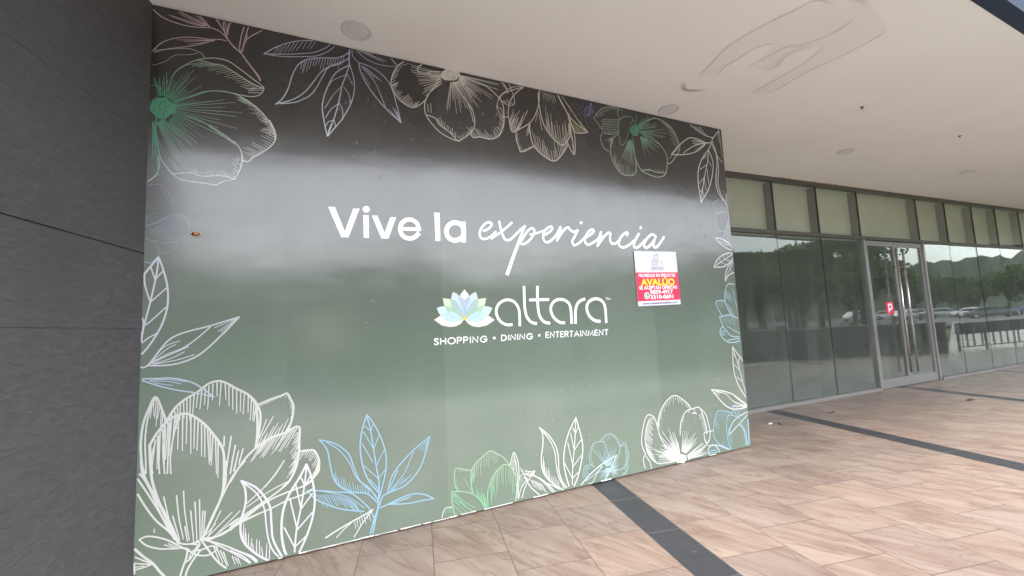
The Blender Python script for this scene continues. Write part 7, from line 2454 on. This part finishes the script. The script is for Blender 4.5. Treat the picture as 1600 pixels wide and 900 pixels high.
obj('water_stain', bm, M['stain'], ceiling)
# ------------------------------------------------------------------ glass storefront
front = empty('glass_storefront', G0, g); tag(front, 'long glazed shopfront with dark frames and transom windows right of the mural', 'storefront')
T = [-1.5, -.12, 1.12, 2.38, 3.71, 5.95, 7.22, 8.53, 9.79, 11.16, 12.45, 13.75, 15.05, 16.4, 17.7, 19, 20.3]
def zt(t): return zc(5.32+t*GD.x, 6.17+t*GD.y)
XE = T[-1]
def part(name, fn, mat, bv=.0, parent=None):
    bm = bmesh.new(); fn(bm)
    if bv: bevel(bm, bv, 1)
    return obj(name, bm, mat, parent or front)
part('sill', lambda b: (box(b, T[0], 3.66, -.07, .05, 0, .05), box(b, 6.0, XE, -.07, .05, 0, .05)), M['sill'], .006)
def header(b):
    for t0, t1 in zip(T, T[1:]):
        v = box(b, t0, t1, -.045, .06, 4.0, 4.0); 
        for q in v:
            q.co.z = zt(q.co.x)+(.02 if q in (v[1], v[3], v[5], v[7]) else -.075)
part('header_frame', header, M['dalu'])
part('transom_bar', lambda b: box(b, T[0], XE, -.04, .06, 3.06, 3.125), M['dalu'], .004)
rnd = random.Random(21)
for i, (t0, t1) in enumerate(zip(T, T[1:])):
    def up(b):
        box(b, t0+.008, t1-.008, -.006, .006, 3.126, zt(t0)-.076)
    part('transom_pane', up, M['trglass'])
    if (t0, t1) != (3.71, 5.95):
        o = part('glass_pane', lambda b: box(b, -(t1-t0)/2+.006, (t1-t0)/2-.006, -.006, .006, .056, 3.059), M['glass'])
        o.location = ((t0+t1)/2, 0, 0); o.rotation_euler = (rnd.uniform(-.0022, .0022), 0, rnd.uniform(-.006, .006))
for t in T[1:-1]:
    if t in (3.71, 5.95): continue
    part('glass_fin', lambda b: box(b, t-.010, t+.010, .012, .27, .0, 3.05), M['fin'])
    part('joint_seal', lambda b: box(b, t-.0055, t+.0055, -.0065, .0115, .056, 3.059), M['rubber'])
for t in T[1:-1]:
    part('transom_fin', lambda b: box(b, t-.012, t+.012, .012, .155, 3.13, zt(t)-.08), M['finup'])
    part('transom_seal', lambda b: box(b, t-.010, t+.010, -.012, .0115, 3.126, zt(t)-.077), M['rubber'])
part('spandrel', lambda b: box(b, T[0], XE, .16, .19, 3.06, 4.3), M['spandrel'])
rnd = random.Random(9)
for k in range(16):
    x = rnd.uniform(1.3, 3.6); z = zt(x)-.004; L = rnd.uniform(.03, .14); d_ = rnd.uniform(0, .02); e_ = rnd.uniform(.008, .03)
    part('sealant_flake', lambda b: box(b, x, x+L, -.052-d_, -.046, z-e_, z), M['brown'])
# door pair
for t, s in ((3.71, 1), (5.95, -1)):
    part('door_jamb', lambda b: box(b, t-.035, t+.035, -.05, .06, 0, 3.059), M['alu'], .004)
def leaf(t0, t1, hinge_left):
    d = part('door', lambda b: (box(b, t0, t0+.085, -.025, .025, .012, 3.04), box(b, t1-.085, t1, -.025, .025, .012, 3.04), box(b, t0+.085, t1-.085, -.025, .025, .012, .19), box(b, t0+.085, t1-.085, -.025, .025, 2.94, 3.04)), M['alu'], .003)
    part('door_pane', lambda b: box(b, t0+.084, t1-.084, -.005, .005, .189, 2.941), M['glass'], 0, d)
    x = t1-.12 if hinge_left else t0+.12
    def hd(b):
        tube(b, [(x, -.105, .28), (x, -.105, 2.88)], .019, 12)
        for z in (.62, 2.5): tube(b, [(x, -.105, z), (x, -.02, z)], .012, 8)
    part('handle', hd, M['steel'], 0, d)
    return d
leaf(3.747, 4.826, True); leaf(4.834, 5.913, False)
# red sticker
stk = empty('door_sticker', G0, g); tag(stk, 'red square sticker with white letter P on the left glass door', 'sticker')
bm = bmesh.new(); box(bm, -.135, .135, -.0005, .0005, -.13, .13); bevel(bm, .0003, 1); o = obj('sticker_sheet', bm, M['red'], stk); o.location = (4.42, -.0062, 1.63)
bm = bmesh.new()
def ins(p): return bm.verts.new((4.42+p[0], -.0075, 1.63+p[1]))
for Q in ([(-.065, .085), (-.025, .085), (-.025, -.095), (-.065, -.095)],): bm.faces.new([ins(p) for p in Q])
o_, i_ = [], []
for k in range(11):
    a = math.pi/2-math.pi*k/10; o_.append(ins((.02+.075*math.cos(a), .0225+.0725*math.sin(a)))); i_.append(ins((.02+.032*math.cos(a), .0225+.030*math.sin(a))))
for k in range(10): bm.faces.new((o_[k], o_[k+1], i_[k+1], i_[k]))
for z0, z1 in ((.0525, .095), (-.05, -.0075)): bm.faces.new([ins(p) for p in ((-.0249, z1), (.02, z1), (.02, z0), (-.0249, z0))])
for f in bm.faces:
    f.normal_update()
    if f.normal.y > 0: f.normal_flip()
obj('letter', bm, M['pink'], stk)
# ------------------------------------------------------------------ interior behind the glass
inn = empty('shop_interior', G0, g); tag(inn, 'dim empty shop interior behind the glass panes', 'interior')
part('interior_floor', lambda b: box(b, -6, XE, .06, 12, -.02, .004), M['infloor'], 0, inn)
part('interior_ceiling', lambda b: box(b, -6, XE, .345, 12, 3.75, 3.85), M['inceil'], 0, inn)
part('back_wall', lambda b: (box(b, -6, 2.9, 7, 7.2, 0, 3.75), box(b, 3.9, 6.6, 7, 7.2, 0, 3.75), box(b, 7.5, 12, 7, 7.2, 0, 3.75), box(b, 2.9, 3.9, 7, 7.2, 2.3, 3.75), box(b, 6.6, 7.5, 7, 7.2, 2.3, 3.75), box(b, 12, XE, 7, 7.2, 0, 3.75)), M['darkwall'], 0, inn)
for x in (2.85, 6.55): part('doorway_shade', lambda b: box(b, x, x+1.05, 8.2, 8.3, 0, 2.4), M['void'], 0, inn)  # near-black sheet puts the shade beyond each opening into colour
for x in (-6.2, XE): part('side_wall', lambda b: box(b, x, x+.2, .1, 12, 0, 3.75), M['darkwall'], 0, inn)
part('bulkhead', lambda b: box(b, -6, XE, 4.2, 4.5, 2.85, 3.75), M['darkwall'], 0, inn)
for t in (1.9, 8.2, 14.5):
    part('column', lambda b: box(b, t-.28, t+.28, 4.0, 4.56, 0, 3.75), M['incol'], .01, inn)
# ------------------------------------------------------------------ terrace wall, hedge, railing
wd = (W1-W0).normalized(); wl = (W1-W0).length; wa = math.atan2(wd.y, wd.x)
tw_ = empty('terrace_wall', W0, wa); tag(tw_, 'low dark stone wall along the terrace, reflected in the glass', 'wall')
bm = bmesh.new(); x = 0
while x < wl-.2:
    L = min(1.2, wl-x); box(bm, x+.002, x+L-.002, -.32, -.02, -.35, 1.0); x += L
bevel(bm, .004, 1); obj('wall_body', bm, M['planter'], tw_)
bm = bmesh.new(); box(bm, 0, wl, -.36, .02, 1.002, 1.06); bevel(bm, .006, 1); obj('coping', bm, M['planter'], tw_)
def leaves(bm, c, r, n, s, rnd, flat=1):
    for _ in range(n):
        while True:
            p = Vector((rnd.uniform(-1, 1), rnd.uniform(-1, 1), rnd.uniform(-1, 1)))
            if .25 < p.length < 1: break
        p = Vector((c[0]+p.x*r[0], c[1]+p.y*r[1], c[2]+p.z*r[2])); a = Vector((rnd.gauss(0, 1), rnd.gauss(0, 1), rnd.gauss(0, 1)*flat)).normalized(); b = a.cross(Vector((rnd.gauss(0, 1), rnd.gauss(0, 1), rnd.gauss(0, 1)))).normalized(); k = s*rnd.uniform(.6, 1.3)
        bm.faces.new([bm.verts.new(p+a*k), bm.verts.new(p+b*k*.55), bm.verts.new(p-a*k), bm.verts.new(p-b*k*.55)])
bm = bmesh.new(); rnd = random.Random(8)
for i in range(70):
    x = i*wl/70; leaves(bm, (x, -.75, .90), (.35, .3, .32), 130, .045, rnd)
h = tag(obj('hedge', bm, M['leafb']), 'low clipped green hedge just behind the dark terrace wall', 'hedge'); h.location = W0; h.rotation_euler = (0, 0, wa)
ra, rb = Vector((19.6, 6.0, 0)), Vector((33.5, 10.1, 0)); rd = (rb-ra).normalized(); rail = empty('railing', ra, math.atan2(rd.y, rd.x)); tag(rail, 'dark metal railing with a solid upper panel at the terrace edge', 'railing'); rl = (rb-ra).length
bm = bmesh.new(); tube(bm, [(0, 0, .98), (rl, 0, .98)], .03, 8); tube(bm, [(0, 0, .15), (rl, 0, .15)], .02, 8); box(bm, 0, rl, -.05, .05, .60, .98); obj('rail', bm, M['planter'], rail)
for i in range(10):
    bm = bmesh.new(); x = .05+i*(rl-.1)/9; box(bm, x-.03, x+.03, -.03, .03, 0, 1.0); obj('post', bm, M['blackp'], rail)
bm = bmesh.new()
for i in range(34):
    x = .2+i*(rl-.4)/33+rnd.uniform(-.1, .1); box(bm, x-.03, x+.03, -.012, .012, .16, .63)
obj('balusters', bm, M['blackp'], rail)
# ------------------------------------------------------------------ car park
bm = bmesh.new(); poly(bm, [(46, -75), (96, -60), (112, 0), (112, 44), (60, 30), (52, 2), (38, -16), (18, -34)], -.05); tag(obj('parking_lot', bm, M['asphalt']), kind='structure')
def make_car():
    e = empty('parked_car')
    prof = [(-2.15, .32), (-2.2, .62), (-2.1, .86), (-1.75, .95), (-1.15, 1.40), (-.2, 1.47), (.55, 1.40), (1.15, .98), (1.95, .86), (2.15, .66), (2.15, .32)]
    bm = bmesh.new(); L = []
    for s in (-1, 1):
        L.append([bm.verts.new((x, s*(.86 if z < .9 else .86-(z-.9)*.42), z)) for x, z in prof])
    for i in range(len(prof)-1): bm.faces.new((L[0][i], L[0][i+1], L[1][i+1], L[1][i]))
    bm.faces.new(L[0][::-1]); bm.faces.new(L[1]); bm.faces.new((L[0][0], L[1][0], L[1][-1], L[0][-1])); bmesh.ops.recalc_face_normals(bm, faces=bm.faces); bevel(bm, .05, 2)
    obj('body', bm, M['white'], e, True)
    bm = bmesh.new()
    for s in (-1, 1):
        for X in ([(-1.5, .99), (-1.05, 1.34), (-.32, 1.39), (-.32, .99)], [(-.24, .99), (-.24, 1.39), (.48, 1.33), (1.0, .99)]):
            f = bm.faces.new([bm.verts.new((x, s*(.872-(z-.9)*.42), z)) for x, z in X])
    for X in ([(.62, 1.395), (1.16, 1.01)], [(-1.22, 1.385), (-1.74, .99)]):
        dx = .02 if X[0][0] > 0 else -.02; v = []
        for x, z in X:
            y = .80-(z-.9)*.42; v.append([bm.verts.new((x+dx, s*y, z+.02)) for s in (-1, 1)])
        bm.faces.new((v[0][0], v[0][1], v[1][1], v[1][0]))
    obj('windows', bm, M['carglass'], e)
    for x in (-1.35, 1.33):
        for s in (-1, 1):
            bm = bmesh.new(); tube(bm, [(x, s*.70, .32), (x, s*.89, .32)], .32, 18); wh = obj('wheel', bm, M['tyre'], e)
            bm = bmesh.new(); tube(bm, [(x, s*.885, .32), (x, s*.90, .32)], .2, 12); obj('rim', bm, M['steel'], wh)
    for s in (-1, 1):
        bm = bmesh.new(); box(bm, 2.02, 2.17, s*.66-.16, s*.66+.16, .64, .78); bevel(bm, .03, 2); obj('headlight', bm, M['headl'], e)
        bm = bmesh.new(); box(bm, -2.21, -2.06, s*.68-.13, s*.68+.13, .70, .86); bevel(bm, .03, 2); obj('tail_light', bm, M['taill'], e)
    return e
car0 = make_car()
CP = dict(white=M['white'], silver=plain('silver_paint', (.45, .46, .47), .25, .5), red=plain('red_paint', (.42, .02, .02), .25), black=plain('black_car_paint', (.02, .02, .022), .2), grey=plain('grey_car_paint', (.13, .135, .14), .25, .3), blue=plain('blue_car_paint', (.04, .08, .2), .25))
cars = [(38.5, -12.6, 25, 'white', 'white car parked alone, reflected in the first pane beside the mural'), (48.5, -5.6, 20, 'white', 'white car reflected left of the glass doors'), (50.5, -2.9, 15, 'silver', 'silver car reflected just left of the door sticker'),
 (53.5, 1.2, 70, 'grey', 'dark grey car reflected in the right glass door'), (55.5, 4.0, 80, 'silver', 'silver car reflected right of the glass doors'), (56.3, 6.6, 84, 'white', 'white car between the silver and red cars in the reflection'), (56.6, 9.0, 262, 'red', 'red car reflected in the second pane right of the doors'),
 (57.5, 12.5, 85, 'white', 'white car reflected third pane right of the doors'), (57.8, 15.0, 265, 'black', 'black car reflected near the right edge'), (58, 17.4, 85, 'silver', 'silver car reflected beside the black one'), (58.2, 19.9, 265, 'red', 'red car reflected farthest right'), (58.4, 22.4, 85, 'white', 'white car parked past the farthest red one')]
cars = [((10+(x-10)*1.62, 6.8+(y-6.8)*1.62) + (a, c, l)) for x, y, a, c, l in cars]
rnd = random.Random(31)
for k in range(16): cars.append((88+rnd.uniform(-.4, .4), -14+k*2.9, 85+180*(k % 2), rnd.choice(['white', 'silver', 'grey', 'red', 'white', 'blue', 'black']), 'car in the farthest parked row, a small shape mirrored in the glass'))
for i, (x, y, a, c, l) in enumerate(cars):
    e = car0 if i == 0 else copy_tree(car0); e.location = (x, y, -.04); e.rotation_euler = (0, 0, R(a)); tag(e, l, 'car', 'cars in the parking lot')
    b = [q for q in e.children if q.name.startswith('body')][0]
    if c != 'white':
        b.data = b.data.copy(); b.data.materials.clear(); b.data.materials.append(CP[c])
# ------------------------------------------------------------------ trees, hill, lamps
def make_tree(seed, hgt, spread, mat, dens):
    rnd = random.Random(seed); e = empty('tree'); bm = bmesh.new(); th = hgt*.38
    tube(bm, [(0, 0, -.2), (.1, .05, th*.5), (.05, .1, th)], [.26, .2, .16], 9); tips = []
    for k in range(8):
        a = k*2*math.pi/8+rnd.uniform(-.3, .3); rr = spread*rnd.uniform(.45, .8); zz = hgt*rnd.uniform(.5, .86)
        p = (rr*math.cos(a), rr*math.sin(a), zz); tube(bm, [(.05, .1, th*rnd.uniform(.75, 1)), (p[0]*.5, p[1]*.5, th+(zz-th)*.6), p], [.11, .07, .03], 6); tips.append(p)
    obj('trunk', bm, M['bark'], e)
    bm = bmesh.new(); tips.append((0, 0, hgt*.86))
    for p in tips:
        for j in range(5):
            q = (p[0]+rnd.gauss(0, .22*spread), p[1]+rnd.gauss(0, .22*spread), p[2]+rnd.gauss(0, .06*hgt)); r = spread*rnd.uniform(.18, .34)
            leaves(bm, q, (r, r, r*.6), int(dens), .17, rnd)
    obj('crown', bm, mat, e); return e
ta, tb = make_tree(1, 8.2, 3.9, M['leafa'], 125), make_tree(2, 7.0, 3.5, M['leafb'], 120)
spots = []
rnd = random.Random(4)
for i in range(6): spots.append((26+i*1.9+rnd.uniform(-1, 1), -17+i*2.4+rnd.uniform(-1.4, 1.4), .82+rnd.uniform(0, .2)))
for i in range(13): spots.append((-14+i*4.1+rnd.uniform(-1, 1), -30+abs(i-4)*.7+rnd.uniform(-2, 2), .85+rnd.uniform(0, .25)))
for i in range(12): spots.append((100+rnd.uniform(-3, 3)-max(0, 5-i)*1.5, -60+i*7.5+rnd.uniform(-1, 1), .72+rnd.uniform(0, .10)+.05*max(0, 6-i)))
for i in range(22): spots.append((99+rnd.uniform(-3, 3), -12+i*3.0, .82+rnd.uniform(0, .16)))
for i in range(12): spots.append((40+i*1.6+rnd.uniform(-2, 2), -36+i*2.7+rnd.uniform(-2, 2), .95+rnd.uniform(0, .25)))
spots += [(28.5, -6.4, .86), (30.5, -3.0, .84), (33, -7.2, .95), (34.5, -1.6, .86)]
for i, (x, y, s) in enumerate(spots):
    e = (ta if i == 0 else tb) if i < 2 else copy_tree(ta if rnd.random() < .55 else tb)
    e.location = (x, y, -.35); e.rotation_euler = (0, 0, rnd.uniform(0, 6.28)); e.scale = (s, s, s)
    tag(e, 'leafy broad tree beyond the terrace, mirrored in the shiny surfaces', 'tree', 'trees around the parking lot')
bm = bmesh.new(); n = 260; rows = []
for i in range(n+1):
    a = R(60+i*.6); rr = []
    for j in range(9):
        r_ = 120+j*14; hh = (15+9*max(0, min(1, (math.degrees(a)-102)/14))+1.2*math.sin(a*17)+.8*math.sin(a*41+.5)+.7*math.sin(a*97+j)+.5*math.sin(a*230+j*2))*math.sin(math.pi*min(1, (j+.02)/7))
        rr.append(bm.verts.new((r_*math.sin(a), r_*math.cos(a), -.4+hh+(rnd.uniform(-.6, .6) if 0 < j < 8 else 0))))
    rows.append(rr)
for a, b in zip(rows, rows[1:]):
    for j in range(8): bm.faces.new((a[j], a[j+1], b[j+1], b[j]))
tag(obj('hill', bm, M['hill'], None, True), kind='structure')
def lamp_post(x, y, hts, lab, mat, hh):
    e = empty('lamp_post', (x, y, -.3)); tag(e, lab, 'lamp post'); bm = bmesh.new(); tube(bm, [(0, 0, 0), (0, 0, hh)], [.06, .04], 10); obj('pole', bm, M['blackp'], e)
    for z, dx in hts:
        bm = bmesh.new(); bmesh.ops.create_uvsphere(bm, u_segments=14, v_segments=8, radius=.085, matrix=Matrix.Translation((dx, 0, z))); obj('globe', bm, mat, e, True)
lamp_post(40.5, -10.6, [(3.2, 0)], 'white globe lamp post among the parked cars', M['white'], 3.15)
lamp_post(3.9, -15.9, [(2.45, .0), (1.93, .16)], 'added post with two glowing globes standing in for a phone flash', M['lamp'], 2.4)  # unseen post added; its globes stand in for phone flash spots on the board

def litter(x, y, a, L, W, mat, lab, nm, ct):
    rnd = random.Random(int(x*100)); bm = bmesh.new(); up, dn = [], []
    for k in range(12):
        q = 2*math.pi*k/12; r = rnd.uniform(.75, 1.1); X, Y = L*r*math.cos(q), W*r*math.sin(q); Z = .004+.012*abs(math.cos(q))*rnd.uniform(.3, 1)
        up.append(bm.verts.new((X, Y, Z+.002))); dn.append(bm.verts.new((X, Y, Z)))
    bm.faces.new(up); bm.faces.new(dn[::-1])
    for k in range(12): bm.faces.new((up[k], dn[k], dn[(k+1) % 12], up[(k+1) % 12]))
    o = tag(obj(nm, bm, mat), lab, ct); o.location = (x, y, 0); o.rotation_euler = (0, 0, a)
litter(5.0, 5.42, .4, .06, .025, M['paper'], 'crumpled white paper scrap on the tiles near the second dark floor strip', 'paper_scrap', 'paper scrap')
litter(5.12, 5.36, 1.2, .05, .018, M['bark'], 'dry brown leaf curl beside the white paper scrap', 'dry_leaf', 'leaf')
litter(6.4, 5.66, .1, .10, .02, M['bark'], 'thin dark twig on the tiles in front of the first glass panes', 'twig', 'twig')
litter(9.13, 5.5, .3, .09, .05, M['bark'], 'dark curled leaf on the tiles in front of the glass doors', 'dry_leaf', 'leaf')
